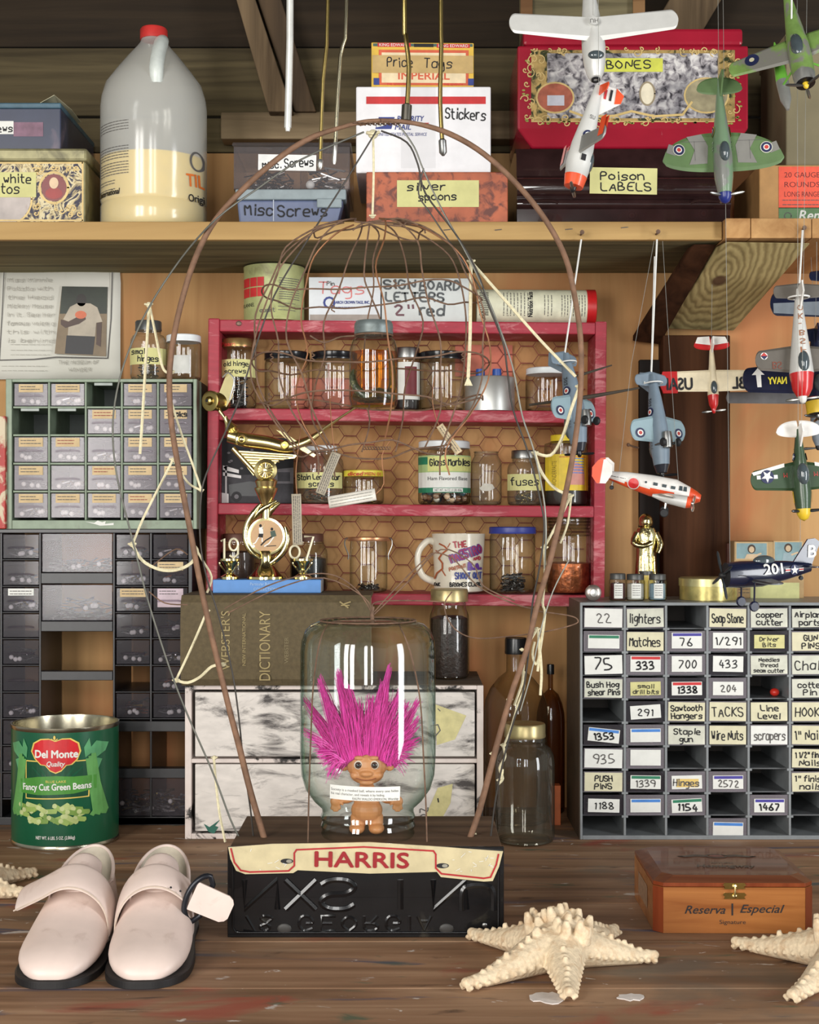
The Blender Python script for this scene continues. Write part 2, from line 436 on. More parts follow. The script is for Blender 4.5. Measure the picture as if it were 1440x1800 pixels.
class Box:
    """a box-like thing: front face given in photo pixels at scale s"""
    def __init__(self, name, label, cat, x0, y0, x1, y1, s, depth, zb=None, rotz=0, group=None):
        self.s = s; self.cx = (x0+x1)/2; self.cy = y1; self.Wd = (x1-x0)/s; self.D = depth
        z = zz(y1, s) if zb is None else zb
        self.H = zz(y0, s)-z; self.cy = HOR-(z-EYE)*s
        self.z = z
        self.e = thing(name, label, cat, (xx(self.cx, s), sp(s), z), (0, 0, rotz), group)
    def body(self, m, name='body', bev=0.0015, z0=0, z1=None, dx=0, y0=0, y1=None):
        b = MB(); b.box(-self.Wd/2-dx, y0, z0, self.Wd/2+dx, self.D if y1 is None else y1, self.H if z1 is None else z1, m); return b.build(name, self.e, bev=bev)
    def ink(self, y=0.0, **k): return Ink(self.s, self.cx, self.cy, y=y, **k)

# ================================================================== the setting
PLY = wood('plywood_wall', (172, 124, 78), (222, 178, 122), 'Z', 0.35, 0.8, 0.12, (0.25, 0.75))
PLANKD = wood('dark_plank', (32, 25, 18), (54, 43, 31), 'X', 0.9, 0.9, 0.5)
PLANKO = wood('olive_plank', (66, 57, 40), (104, 92, 66), 'X', 1.0, 0.9, 0.5)
OLIVE = wood('treated_board', (92, 86, 60), (150, 140, 100), 'X', 1.0, 0.85, 0.4)
EDGE = wood('pine_edge', (166, 130, 78), (208, 172, 114), 'X', 0.6, 0.7, 0.15)
ENDG = wood('pine_end', (172, 124, 76), (214, 168, 112), 'Y', 0.8, 0.8, 0.4)
LUMB = wood('grey_lumber', (104, 88, 66), (158, 138, 108), 'X', 1.0, 0.85, 0.4)
STRUT = wood('strut_lumber', (82, 66, 48), (138, 116, 88), 'Z', 0.8, 0.85, 0.4)
POSTW = wood('dark_post', (44, 26, 16), (82, 52, 34), 'Z', 0.7, 0.8, 0.4, spec=0.1)
def _stain():
    nt = PLY.node_tree; b = nt.nodes['Principled BSDF']; src = b.inputs['Base Color'].links[0].from_socket
    n = noise(nt, 2.6, 4, .8, stretch=(1.6, 1, .7)); f = ramp(nt, n.outputs[0], [(.5, (0, 0, 0, 1)), (.68, (.75, .75, .75, 1))])
    o = mix(nt, f.outputs[0], src, lin((190, 120, 78)))
    n2 = noise(nt, 30, 2, 0.); f2 = ramp(nt, n2.outputs[0], [(.74, (0, 0, 0, 1)), (.78, (.8, .8, .8, 1))]); o = mix(nt, f2.outputs[0], o, lin((96, 62, 40)))
    nt.links.new(o, b.inputs['Base Color'])
_stain()
DW = 2.294               # distance to the wall
ZSH = 0.8857             # top of the long shelf
w = MB(); w.box(-1.2, DW, -0.3, 1.2, DW+0.02, 1.054, PLY); w.build('wall_back', kind='structure')
z = 1.056
for k, (h, m) in enumerate(((0.058, PLANKO), (0.112, PLANKO), (0.128, PLANKD), (0.125, PLANKD), (0.125, PLANKD))):
    w = MB(); w.box(-1.2, DW-0.004*(k == 1), z, 1.2, DW+0.02, z+h-0.003, m); w.build('trim_%d' % (k+1), kind='structure', bev=0.002); z += h
w = MB(); w.box(-2.4, -2.2, 1.62, 2.4, 2.4, 1.65, PLANKD); w.build('ceiling', kind='structure')  # ceiling out of view, put in to block ambient light from above
w = MB(); w.box(-2.4, -2.2, -0.92, 2.4, 2.4, -0.9, mat('dirt_floor', (92, 78, 62), 0.95, scale=8, var=0.2)); w.build('floor', kind='structure')

# plywood seam battens and nail heads are in the wall material; the lumber fixed to it:
def beam(name, pts4, s, depth, m, label, cat, zmax=None, kind=None, group=None):
    """a board whose face is the photo quadrilateral pts4 at scale s (or one s per corner), going back by depth"""
    ss = s if isinstance(s, (list, tuple)) else [s]*4
    f = [W(px, py, q) for (px, py), q in zip(pts4, ss)]
    c = sum(f, Vector())/4
    nrm = (f[1]-f[0]).cross(f[2]-f[0]).normalized()
    if nrm.dot(c-Vector((0, 0, EYE))) < 0: nrm = -nrm
    far = [p+nrm*depth for p in f]
    if zmax is not None:
        for a_, b_ in ((2, 1), (3, 0)):
            for L in (f, far):
                if L[a_].z > zmax: d_ = L[b_]-L[a_]; L[a_] = L[a_]+d_*((zmax-L[a_].z)/d_.z)
    b = MB(); vs = [p-c for p in f]+[p-c for p in far]
    b.add(vs, [(0,1,2,3),(7,6,5,4),(0,4,5,1),(1,5,6,2),(2,6,7,3),(3,7,4,0)], m)
    o = b.build(name, bev=0.002); o.location = c
    if kind: o['kind'] = kind; return o
    return tag(o, label, cat, group)
S2 = 1128
beam('ledge_board', [(388, 197), (900, 194), (900, 244), (388, 244)], 1112, 0.04, LUMB, 'grey two by four ledge fixed along the planks above the shelf', 'board')
beam('strut_board', [(404, -40), (436, -40), (515, 196), (472, 196)], 1124, 0.06, STRUT, 'pale slanting timber strut whose foot rests on the ledge board', 'board')
beam('strut_board', [(440, -40), (482, -40), (556, 196), (518, 196)], 1116, 0.06, wood('strut_dark', (62, 48, 34), (100, 80, 58), 'Z', 0.8), 'darker timber strut beside the pale slanting one', 'board')
beam('rafter_board', [(1203, -45), (1295, -45), (1232, 60), (1140, 60)], 1120, 0.06, STRUT, 'cracked grey timber above the red tin, slanting upward', 'board')
# long shelf
t = thing('wall_shelf_board', 'long top shelf of treated board with a pale pine front edge', 'shelf', (0, 2.019, ZSH))
b = MB(); b.box(-0.95, 0.012, -0.025, 0.4440, DW-2.019-0.001, 0, OLIVE); b.build('board', t, bev=0.001)
b = MB(); b.box(-0.95, 0, -0.0255, 0.4440, 0.0115, 0.0005, EDGE); b.build('front_edge', t, bev=0.0015)
for px, py in ((786, 411), (876, 411), (1000, 410), (1098, 407)):
    st = MB(); p = Vector((xx(px, 1238), 0, -0.012+(411-py)/1238)); st.tube([p+Vector((-.005, -.0006, 0)), p+Vector((.005, -.0006, .001))], 0.0007, CHROME, 5); st.build('staple', t)
# second board over the brace
t = thing('shelf_end_board', 'short plank above the knotty brace with rough sawn orange end', 'shelf', (0.4445, 2.004, ZSH+0.002))
b = MB(); b.box(0.001, 0, -0.028, 0.036, DW-2.006, 0, ENDG); b.build('block', t, bev=0.001)
b = MB(); b.box(0.037, 0, -0.028, 0.122, DW-2.006, 0, ENDG); b.build('plank', t, bev=0.001)
b = MB(); b.box(0.123, 0, -0.028, 0.4, DW-2.006, 0, ENDG); b.build('plank', t, bev=0.001)
# knotty diagonal brace: ring pattern about a knot
def knot_mat():
    m, nt, bs = newmat('knotty_brace')
    tc = nt.nodes.new('ShaderNodeTexCoord'); mp = nt.nodes.new('ShaderNodeMapping')
    mp.inputs['Location'].default_value = (0.022, 0.022, 0); mp.inputs['Rotation'].default_value = (0, 0, 0); mp.inputs['Scale'].default_value = (1.0, 0.42, 0.42)
    nt.links.new(tc.outputs['Object'], mp.inputs['Vector'])
    wv = nt.nodes.new('ShaderNodeTexWave'); wv.wave_type = 'RINGS'; wv.rings_direction = 'Z'; wv.inputs['Scale'].default_value = 34; wv.inputs['Distortion'].default_value = 7.0; wv.inputs['Detail'].default_value = 3; wv.inputs['Detail Scale'].default_value = 1.0
    nt.links.new(mp.outputs[0], wv.inputs['Vector'])
    n = noise(nt, 2, 6, 0.6, stretch=(30, 6, 6))
    gr = nt.nodes.new('ShaderNodeTexGradient'); gr.gradient_type = 'SPHERICAL'
    mp2 = nt.nodes.new('ShaderNodeMapping'); mp2.inputs['Location'].default_value = (1.6, 1.2, 0); mp2.inputs['Scale'].default_value = (70, 52, 30)
    nt.links.new(tc.outputs['Object'], mp2.inputs['Vector']); nt.links.new(mp2.outputs[0], gr.inputs['Vector'])
    r = ramp(nt, wv.outputs[0], [(0.0, lin((146, 128, 84))), (0.45, lin((172, 154, 104))), (0.8, lin((186, 168, 116)))])
    r2 = ramp(nt, n.outputs[0], [(0.3, (0.7, 0.7, 0.66, 1)), (0.65, (1, 1, 1, 1))])
    o = mix(nt, 1.0, r.outputs[0], r2.outputs[0], 'MULTIPLY')
    kr = ramp(nt, gr.outputs[0], [(0.05, (0, 0, 0, 1)), (0.35, (1, 1, 1, 1))])
    o = mix(nt, kr.outputs[0], o, lin((88, 62, 38)))
    nt.links.new(o, bs.inputs['Base Color']); bs.inputs['Roughness'].default_value = 0.8
    bumpn(nt, bs, wv.outputs[0], 0.3, 0.0015); return m
beam('shelf_brace', [(1165, 578), (1290, 582), (1426, 427), (1276, 425)], [1100, 1100, 1240, 1240], 0.038, knot_mat(), 'knotty treated timber brace slanting up from the dark post to the shelf', 'board', zmax=0.8585)
beam('shelf_brace', [(1112, 600), (1160, 606), (1262, 428), (1220, 428)], [1098, 1098, 1225, 1225], 0.012, POSTW, 'dark brown timber brace tucked behind the knotty one', 'board', zmax=0.8585)
b = MB(); b.box(xx(1166, 1112), sp(1112), 0.001, xx(1284, 1112), DW-0.002, 0.755, POSTW); o = b.build('timber_post', bev=0.002); tag(o, 'dark brown upright timber post behind the hanging model planes', 'post')
b = MB(); b.box(xx(1124, 1096), sp(1096), 0.001, xx(1163, 1096), DW-0.002, 0.72, wood('gap_shade', (18, 13, 10), (34, 24, 18), 'Z')); o = b.build('gap_strip', bev=0.002); tag(o, 'narrow blackish strip standing in for the shaded gap beside the dark post', 'post')  # added strip; near-black colour stands for the shaded gap beside the post
# workbench
def bench_mat():
    m, nt, bs = newmat('bench_boards')
    n = noise(nt, 1.5, 9, 1.0, stretch=(1.0, 16, 16)); n2 = noise(nt, 3.0, 5, 0.5)
    r = ramp(nt, n.outputs[0], [(0.28, lin((112, 84, 62))), (0.5, lin((156, 122, 94))), (0.72, lin((188, 156, 126)))])
    r2 = ramp(nt, n2.outputs[0], [(0.35, (0.72, 0.68, 0.64, 1)), (0.65, (1.05, 1.0, 0.96, 1))])
    o = mix(nt, 1.0, r.outputs[0], r2.outputs[0], 'MULTIPLY')
    for sc, lo, hi, col, st in ((5, .60, .68, (72, 78, 100), (.8, 5, 1)), (4.2, .62, .70, (158, 78, 60), (1, 2, 1)), (18, .66, .70, (206, 198, 190), (1, 2.4, 1)), (7, .63, .70, (78, 98, 78), (1.3, 4, 1)), (2.2, .55, .66, (108, 98, 86), (1, 3, 1)), (40, .68, .72, (222, 214, 206), (1, 1.4, 1)), (9, .64, .72, (62, 44, 34), (1, 3, 1))):
        k = noise(nt, sc, 7, 0.5, stretch=st); f = ramp(nt, k.outputs[0], [(lo, (0, 0, 0, 1)), (hi, (.85, .85, .85, 1))])
        k2 = nt.nodes['Mapping' if False else k.inputs['Vector'].links[0].from_node.name]; k2.inputs['Location'].default_value = (sc*3.1, sc*1.7, 0)
        o = mix(nt, f.outputs[0], o, lin(col))
    nt.links.new(o, bs.inputs['Base Color']); bs.inputs['Roughness'].default_value = 0.62; bs.inputs['Specular IOR Level'].default_value = 0.35
    bumpn(nt, bs, n.outputs[0], 0.35, 0.0015); return m
BENCH = bench_mat()
t = thing('workbench', 'long wooden workbench of stained planks with paint splashes', 'workbench', (0, 1.05, 0))
b = MB(); ys = [0, 0.19, 0.352, 0.508, 0.665, 0.84, 1.0, 1.243]
for a, c in zip(ys, ys[1:]): b.box(-1.2, a+0.0008, -0.038, 1.2, c-0.0008, 0, BENCH)
b.build('top', t, bev=0.0012)
LEG = wood('leg_wood', (70, 52, 36), (112, 88, 64), 'Z')
for x in (-1.1, 1.0):
    for y in (0.05, 1.1):
        b = MB(); b.box(x, y, -0.898, x+0.09, y+0.09, -0.039, LEG); b.build('leg', t, bev=0.003)
b = MB(); b.box(-1.15, 0.02, -0.13, 1.15, 0.045, -0.039, LEG); b.build('apron', t, bev=0.002)
# dried paint flakes on the bench
def flake(px, py, rx, ry, m, label, seed):
    s = (py-HOR)/EYE; r = random.Random(seed); b = MB(); n = 18; d = sp(s)
    pts = [((rx*(0.7+0.4*r.random()))*cos(2*pi*i/n)/s, (ry*(0.6+0.5*r.random()))*sin(2*pi*i/n)/s*s/220) for i in range(n)]
    b.add([(x, y, 0.0012) for x, y in pts]+[(x, y, 0.0002) for x, y in pts], [tuple(range(n))]+[(i, i+n, (i+1) % n+n, (i+1) % n) for i in range(n)], m)
    o = b.build('paint_flake'); o.location = (xx(px, s), d, 0); tag(o, label, 'paint flake')
FLK = mat('flake_white', (222, 214, 208), 0.6)
flake(962, 1755, 34, 4, FLK, 'pale paint flake on the bench just before the starfish', 3)
flake(1108, 1754, 26, 2.4, FLK, 'thin pale paint flake on the bench between the two starfish', 5)

# ================================================================== things on the long shelf
def tin_ornate_mat():
    m, nt, b = newmat('ornate_tin'); n = noise(nt, 34, 3, 2.6)
    r = ramp(nt, n.outputs[0], [(0.42, lin((34, 30, 56))), (0.50, lin((196, 176, 128))), (0.56, lin((226, 212, 170))), (0.6, lin((40, 34, 58)))])
    nt.links.new(r.outputs[0], b.inputs['Base Color']); b.inputs['Roughness'].default_value = 0.5; return m
ORN = tin_ornate_mat()
TINO = mat('olive_tin', (146, 140, 104), 0.4, 0.3, var=0.2, dirt=(70, 66, 50))
bx = Box('gold_tin', 'ornate dark and gold tin with masking tape label and medallion', 'tin', -70, 284, 150, 392, 1216, 0.205, ZSH)
bx.body(TINO, 'body', 0.002)
i = bx.ink(); i.rect(-70, 286, 146, 396, ORN); i.ring(10, 350, 46, 3, GILT, 1); i.ell(10, 350, 44, 44, mat('tin_scene', (182, 170, 164), 0.4, var=0.3, scale=20, dirt=(110, 70, 60)), 0.5)
i.rect(-70, 285, 146, 288, GILT, 1); i.rect(144, 285, 147, 396, GILT, 1); i.rect(-70, 386, 146, 389, GILT, 1); i.build('print', bx.e)
i = bx.ink(); i.ring(95, 330, 25, 4, GILT, 2, ry=27); i.ell(95, 330, 22, 24, mat('medal_red', (120, 34, 34), 0.35), 1.5); i.ell(95, 322, 8, 10, mat('medal_skin', (216, 186, 150), 0.4), 3); i.ell(95, 340, 15, 10, mat('medal_robe', (150, 40, 36), .4), 2.5)
for k in range(26):
    a = rng.uniform(0, 2*pi); r0 = rng.uniform(3, 7); c = (rng.choice([rng.uniform(62, 70), rng.uniform(118, 140), rng.uniform(60, 140)]), rng.choice([rng.uniform(294, 304), rng.uniform(358, 378)]))
    i.line([(c[0]+r0*(1-q/12)*cos(a+q*.55), c[1]+r0*(1-q/12)*sin(a+q*.55)) for q in range(12)], 2, GILT, 2)
i.build('medallion', bx.e)
i = bx.ink(); i.rect(-70, 303, 64, 347, TAPE, 4); i.hand('white', 8, 322, 15, INK, 2.2, fit=46, w=5); i.hand('r', -22, 322, 15, INK, 2.2, w=5); i.hand('tos', 2, 341, 17, INK, 2.2, fit=32, w=5); i.hand('pho', -52, 341, 17, INK, 2.2, fit=44, w=5); i.build('tape_label', bx.e)
b = MB(); b.box(-bx.Wd/2-.003, -.003, bx.H, bx.Wd/2+.003, .208, bx.H+.019, TINO); b.build('lid', bx.e, bev=0.004)
ztin = bx.z+bx.H+0.019
BLUEBOX = mat('blue_card', (48, 55, 78), 0.35, var=0.2, scale=14, dirt=(110, 96, 110), dirt_lo=.6, dirt_hi=.8, coat=.3)
bx = Box('storage_box', 'dark blue cardboard box with torn lid lying on the ornate gold tin', 'box', -70, 190, 107, 250, 1212, 0.215, ztin)
bx.body(BLUEBOX, 'body', 0.0015)
b = MB(); b.box(-bx.Wd/2-.002, -.004, bx.H-.001, bx.Wd/2+.001, .216, bx.H+.007, mat('teal_card', (66, 96, 112), 0.4, var=.2)); 
b.build('lid', bx.e, bev=0.002)
b = MB(); n = 12; hx = bx.Wd/2
b.add([(hx-.03, .0, bx.H+.0075), (hx-.012, .01, bx.H+.022), (hx+.004, .05, bx.H+.012), (hx+.006, .1, bx.H+.008), (hx-.02, .12, bx.H+.0085), (hx-.05, .04, bx.H+.010)], [(0, 1, 5), (1, 2, 4, 5), (2, 3, 4)], mat('torn_paper', (196, 190, 160), .85)); b.build('torn_paper', bx.e, solid=0.0006)
i = bx.ink(); i.rect(-70, 213, 24, 236, WHITE, 1); i.hand('screws', -32, 232, 12, INK, 2, fit=54, w=2); i.rect(24, 215, 76, 240, mat('faded_print', (126, 92, 110), .5, var=.3, scale=50), 1); i.build('label', bx.e)

# gallon jug
JS = 1190; zj = ZSH
t = thing('plastic_jug', 'gallon plastic jug of yellow liquid with a red cap', 'jug', (xx(268, JS), sp(JS)+0.012, zj))
def jy(py): return zz(py, JS)-zj
MILK = glass('milky_plastic', (248, 248, 244), (214, 214, 208), 1.1, 0.14, haze=0.34, hazec=(240, 240, 236))
prof = [(90, 406), (93, 402), (93, 366), (91, 361), (93, 356), (93, 190), (91, 172), (84, 148), (65, 122), (45, 97), (30, 80), (24, 72), (22, 66), (22, 58)]
b = MB(); b.lathe([(0, 0.0005)]+[(r/JS, max(jy(y), .0006)) for r, y in prof], MILK, 48); b.build('bottle', t)
b = MB(); b.lathe([(0, 0.0016)]+[(r/JS-.0012, max(jy(y), .0018)) for r, y in [(90, 406), (93, 402), (93, 366), (91, 361), (93, 356), (93, 282)]]+[(0, jy(282))], mat('yellow_liquid', (244, 212, 70), .4, var=.05), 48); b.build('contents', t)
b = MB(); b.lathe([(0, jy(66)), (24/JS, jy(66)), (24/JS, jy(49)), (22/JS, jy(46)), (0, jy(46))], mat('red_cap', (196, 52, 48), .45, dirt=(120, 40, 36)), 32); b.build('cap', t)
b = MB(); b.tube([(18/JS, -.012, jy(72)), (19/JS, -.030, jy(84)), (19/JS, -.052, jy(110)), (19/JS, -.068, jy(140)), (19/JS, -.066, jy(165))], [.009, .0105, .0105, .0105, .009], mat('milky_handle', (214, 220, 214), .35), 14, sub=4); b.build('handle', t)
i = Ink(JS, 268, HOR-(zj-EYE)*JS, R=93/JS)
r = random.Random(4)
for y in list(range(205, 222, 5))+list(range(250, 275, 5))+list(range(278, 300, 5)): i.squig(182, 240, y, 4, INKG, 1.3, 1, y)
for y in (309, 314, 324): i.squig(182, 214, y, 4, INKG, 1.2, 1, y)
i.font('International', 180, 334, 10, INK, fit=42, w=1, shear=.2, bold=.7); i.build('print', t)
i = Ink(JS, 268, HOR-(zj-EYE)*JS, R=93/JS); i.font('TILE', 337, 316, 22, mat('orange_print', (226, 120, 50), .5), fit=34, w=1, bold=1, rot=8, shear=.15); i.font('Original', 340, 343, 13, INK, fit=34, w=1, rot=10, shear=.2, bold=.5); i.ring(352, 268, 9, 3, INKG, 1, ry=16); i.build('brand_print', t)

# clear screw box on slate box
SLATE = mat('slate_plastic', (98, 108, 138), .4, var=.08); SLID = mat('pale_plastic_lid', (136, 148, 152), .4)
bx = Box('plastic_case', 'slate blue plastic case with marker writing, under the clear screw box', 'case', 414, 333, 606, 395, 1216, 0.14, ZSH)
b = MB(); w2 = bx.Wd/2
b.loft([[(-w2+.006, 0, 0), (w2-.012, 0, 0), (w2-.012, .13, 0), (-w2+.006, .13, 0)], [(-w2+.002, 0, bx.H*.72), (w2-.002, 0, bx.H*.72), (w2-.002, .135, bx.H*.72), (-w2+.002, .135, bx.H*.72)]], SLATE, False); b.build('tray', bx.e, bev=.003)
b = MB(); b.box(-w2, -.003, bx.H*.72, w2+.002, .138, bx.H, SLID); b.box(w2-.04, -.005, bx.H*.5, w2-.004, -.0015, bx.H*.75, SLID); b.build('lid', bx.e, bev=.004)
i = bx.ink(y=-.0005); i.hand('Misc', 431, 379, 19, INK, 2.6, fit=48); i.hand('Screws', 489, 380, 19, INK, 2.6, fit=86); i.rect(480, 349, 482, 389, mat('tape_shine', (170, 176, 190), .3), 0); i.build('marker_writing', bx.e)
zc = bx.z+bx.H
bx = Box('plastic_case', 'clear plastic case full of screws with a white paper label', 'case', 411, 258, 615, 331, 1214, 0.15, zc+.0005)
b = MB(); w2 = bx.Wd/2; th = .0016
for q in ((-w2, 0, 0, w2, .15, th), (-w2, 0, th, w2, th, bx.H), (-w2, .15-th, th, w2, .15, bx.H), (-w2, th, th, -w2+th, .15-th, bx.H), (w2-th, th, th, w2, .15-th, bx.H), (.012, th, th, .0135, .15-th, bx.H*.9)): b.box(*q, G_PLAST)
b.build('case', bx.e)
b = MB(); b.box(-w2-.002, -.003, bx.H, w2+.002, .153, bx.H+.006, G_PLAST); b.build('lid', bx.e, bev=.002)
def screw_pile(mb, x0, x1, y0, y1, z0, h, n, mats, seed, L=.03, rad=.0013):
    r = random.Random(seed)
    for k in range(n):
        c = Vector((r.uniform(x0+L*.5, x1-L*.5), r.uniform(y0+L*.5, y1-L*.5), z0+rad+r.random()**1.5*h)); a = r.uniform(0, pi); tl = r.uniform(-.35, .35)
        d = Vector((cos(a)*cos(tl), sin(a)*cos(tl), sin(tl)))*L*.5*r.uniform(.7, 1)
        if c.z-abs(d.z) < z0+rad: c.z = z0+rad+abs(d.z)
        m = r.choice(mats); mb.tube([c-d, c+d], [rad*.6, rad], m, 5); mb.ell(c+d, (rad*2, rad*2, rad*1.2), m, 6, 4)
b = MB(); screw_pile(b, -w2+.002, .010, .004, .146, th, .03, 170, [STEEL, STEEL, mat('dark_steel', (84, 82, 80), .4, .9)], 3); screw_pile(b, .016, w2-.003, .004, .14, th, .035, 60, [CHROME, STEEL, mat('dark_steel', (84, 82, 80))], 5, .034, .0016)
b.ell((w2-.058, .012, th+.008), .0065, WHITE); b.build('contents', bx.e, kind='stuff')
i = bx.ink(); i.rect(454, 272, 556, 300, mat('label_white', (232, 232, 230), .6), 1, rot=-1); i.hand('Misc.', 462, 296, 11, INK, 2, fit=32, w=2); i.hand('Screws', 501, 294, 15, INK, 2.1, fit=50, w=2, rot=2); i.build('label', bx.e)

# copper box, priority box, cigar box
COPPER = mat('copper_print_card', (178, 92, 58), .42, 0, var=.25, scale=20, dirt=(104, 50, 38), dirt_lo=.48, dirt_hi=.62, dscale=60, coat=.35)
bx = Box('cardboard_box', 'copper coloured box sealed in shiny tape, under the white mailing box', 'box', 644, 302, 893, 395, 1216, 0.19, ZSH)
bx.body(COPPER, 'body', .0015)
i = bx.ink(); i.rect(698, 317, 842, 364, TAPE, 1, rot=0); i.hand('silver', 716, 335, 13, INK, 2.3, fit=66, w=2, rot=1); i.hand('spoons', 736, 353, 13, INK, 2.3, fit=66, w=2, rot=1); i.build('tape_label', bx.e)
ztop = bx.z+bx.H
bx = Box('mailing_box', 'white mailing box with red stripe, standing on the copper box', 'box', 626, 152, 863, 300, 1212, 0.20, ztop)
bx.body(mat('white_carton', (232, 230, 232), .5, var=.04), 'body', .002)
i = bx.ink(); i.rect(644, 170, 854, 183, RED, 1); i.font('PRIORITY', 698, 213, 9, BLUE, fit=46, w=1, shear=.2, bold=.5); i.font('MAIL', 694, 228, 9, BLUE, fit=28, w=1, shear=.2, bold=.5); i.rect(692, 216, 754, 217.5, RED, 1, rot=0); i.font('UNITED STATES POSTAL SERVICE', 664, 239, 5.5, BLUE, fit=86, w=1, shear=.2)
i.poly([(666, 206), (694, 206), (688, 227), (660, 227)], BLUE, 1); i.poly([(664, 212), (690, 216), (672, 222), (662, 224)], WHITE, 2)
i.build('print', bx.e)
i = bx.ink(); i.hand('Stickers', 783, 208, 18, INK, 2.2, fit=70, w=2, rot=-3); i.build('marker_writing', bx.e)
i = bx.ink(); i.rect(705, 153, 766, 296, glass('packing_tape', (254, 254, 254), (244, 244, 244), 1.2, .06, haze=.02), 3); i.build('packing_tape', bx.e)
ztop = bx.z+bx.H
CIG = mat('cigar_yellow', (222, 182, 70), .55, var=.1)
bx = Box('cigar_box', 'colourful paper cigar box with tape label, topmost of the white mailing box stack', 'box', 653, 75, 833, 152, 1206, 0.16, ztop, rotz=.02)
bx.body(CIG, 'body', .001)
i = bx.ink(); i.rect(656, 77, 831, 82, mat('cig_green', (70, 96, 90), .5), 1); i.rect(664, 76, 722, 83, RED, 2); i.rect(768, 77, 826, 84, RED, 2); i.font('KING EDWARD', 667, 82, 5, WHITE, fit=52, w=3); i.font('KING EDWARD', 771, 83, 5, WHITE, fit=52, w=3)
i.rect(666, 88, 824, 150, mat('cig_orange', (206, 92, 60), .5), 1); i.rect(671, 93, 819, 146, mat('cig_cream', (226, 206, 168), .55), 2); i.font('IMPERIAL', 700, 140, 13, mat('cig_orange', (206, 92, 60)), fit=90, w=3, bold=.8)
for px in (662, 828): i.rect(px-5, 138, px+5, 150, BLUE, 3)
i.font('THE SEVENTH', 680, 150.5, 4, RED, fit=34, w=3); i.font('THE SEVENTH', 780, 150.5, 4, RED, fit=34, w=3); i.rect(728, 77, 762, 83, INK, 2); i.build('print', bx.e)
i = bx.ink(); i.rect(655, 98, 832, 129, mat('brown_tape', (190, 160, 104), .55), 5); i.hand('Price', 681, 118, 16, INK, 2, fit=44, w=6); i.hand('Tags', 746, 120, 16, INK, 2, fit=48, w=6); i.build('tape_label', bx.e)

# poison box + red tin
LAC = mat('dark_lacquer', (46, 28, 28), .12, var=.3, scale=30, coat=.8)
bx = Box('lacquered_chest', 'glossy dark brown moulded chest with a tape label, under the red tin', 'box', 909, 252, 1284, 396, 1216, 0.2, ZSH)
hw = bx.Wd/2; pr = [(0, 0), (.0, .026), (-.004, .028), (-.006, .031), (-.0065, .034), (-.005, .038), (.0, .040), (.002, .042)]+[(.006-.013*cos(a)*.9, .058+.0155*sin(a)) for a in [-pi/2+pi*k/10 for k in range(1, 10)]]+[(.008, .076), (.010, bx.H-.022), (.02, bx.H-.003), (.03, bx.H)]
b = MB(); ring = [Vector((-hw, y, z)) for y, z in pr]+[Vector((-hw, .2, bx.H)), Vector((-hw, .2, 0))]
b.loft([ring, [p+Vector((2*hw, 0, 0)) for p in ring]], LAC, True); b.build('chest', bx.e)
i = bx.ink(y=-.0062); i.rect(1036, 297, 1154, 343, TAPE, 1, rot=-1); i.hand('Poison', 1055, 318, 14, INK, 2.4, fit=76, w=2); i.hand('LABELS', 1055, 337, 14, INK, 2.4, fit=88, w=2); i.build('tape_label', bx.e)
for q in (-1, 1):
    b = MB(); b.tube([(q*hw*.62, -.0045, .034), (q*hw*.7, -.0065, .037), (q*hw*.95, -.0055, .035)], .003, LAC, 8, sub=4); b.build('carved_moulding', bx.e)
ztop = bx.z+bx.H
RTIN = mat('red_tin', (158, 26, 48), .22, 0, var=.15, scale=8, coat=.5)
def engrave():
    m, nt, b = newmat('engraved_scene'); n = noise(nt, 95, 6, .7); r = ramp(nt, n.outputs[0], [(.36, lin((64, 60, 66))), (.48, lin((176, 170, 172))), (.6, lin((226, 222, 218)))])
    n2 = noise(nt, 22, 3, .6); f = ramp(nt, n2.outputs[0], [(.4, (.42, .42, .45, 1)), (.6, (1, 1, 1, 1))]); o = mix(nt, 1., r.outputs[0], f.outputs[0], 'MULTIPLY')
    nt.links.new(o, b.inputs['Base Color']); b.inputs['Roughness'].default_value = .3; b.inputs['Coat Weight'].default_value = .4; return m
bx = Box('red_tin', 'big red tin with ornate gold framed picture and yellow tape label', 'tin', 910, 80, 1316, 250, 1206, 0.17, ztop)
hw = bx.Wd/2; H = bx.H
b = MB(); rings = []
for z_, inset, yi in ((0, .022, .012), (.026, 0, 0), (H, 0, 0)): rings.append([Vector((-hw+inset, yi, z_)), Vector((hw-inset, yi, z_)), Vector((hw-inset, .17, z_)), Vector((-hw+inset, .17, z_))])
b.loft(rings, RTIN, False); b.build('body', bx.e, bev=.003)
b = MB(); b.box(-hw+.008, -.002, H, hw-.008, .172, H+.025, RTIN); b.build('lid', bx.e, bev=.005)
i = bx.ink(); ENG = engrave(); i.rect(934, 88, 1292, 214, mat('tin_gilt', (190, 160, 100), .3, .4, var=.35, scale=60, dirt=(60, 66, 40), dirt_lo=.5, dirt_hi=.6, dscale=70)); i.rect(962, 94, 1262, 208, ENG, 1)
i.ell(976, 172, 34, 28, GILT, 2); i.ell(976, 172, 31, 25, mat('tin_vignette', (168, 92, 70), .35, var=.3, scale=60), 3); i.rect(962, 168, 992, 186, mat('vig_cloth', (196, 196, 206), .4), 4)
i.ell(1242, 168, 40, 32, GILT, 2); i.ell(1242, 168, 37, 29, mat('tin_vignette2', (150, 140, 110), .35, var=.3, scale=60), 3); i.ell(1138, 165, 13, 20, mat('barrel_print', (226, 216, 190), .4), 2); i.ring(1138, 165, 13, 3, mat('barrel_line', (150, 136, 110), .4), 3, ry=20)
r = random.Random(9)
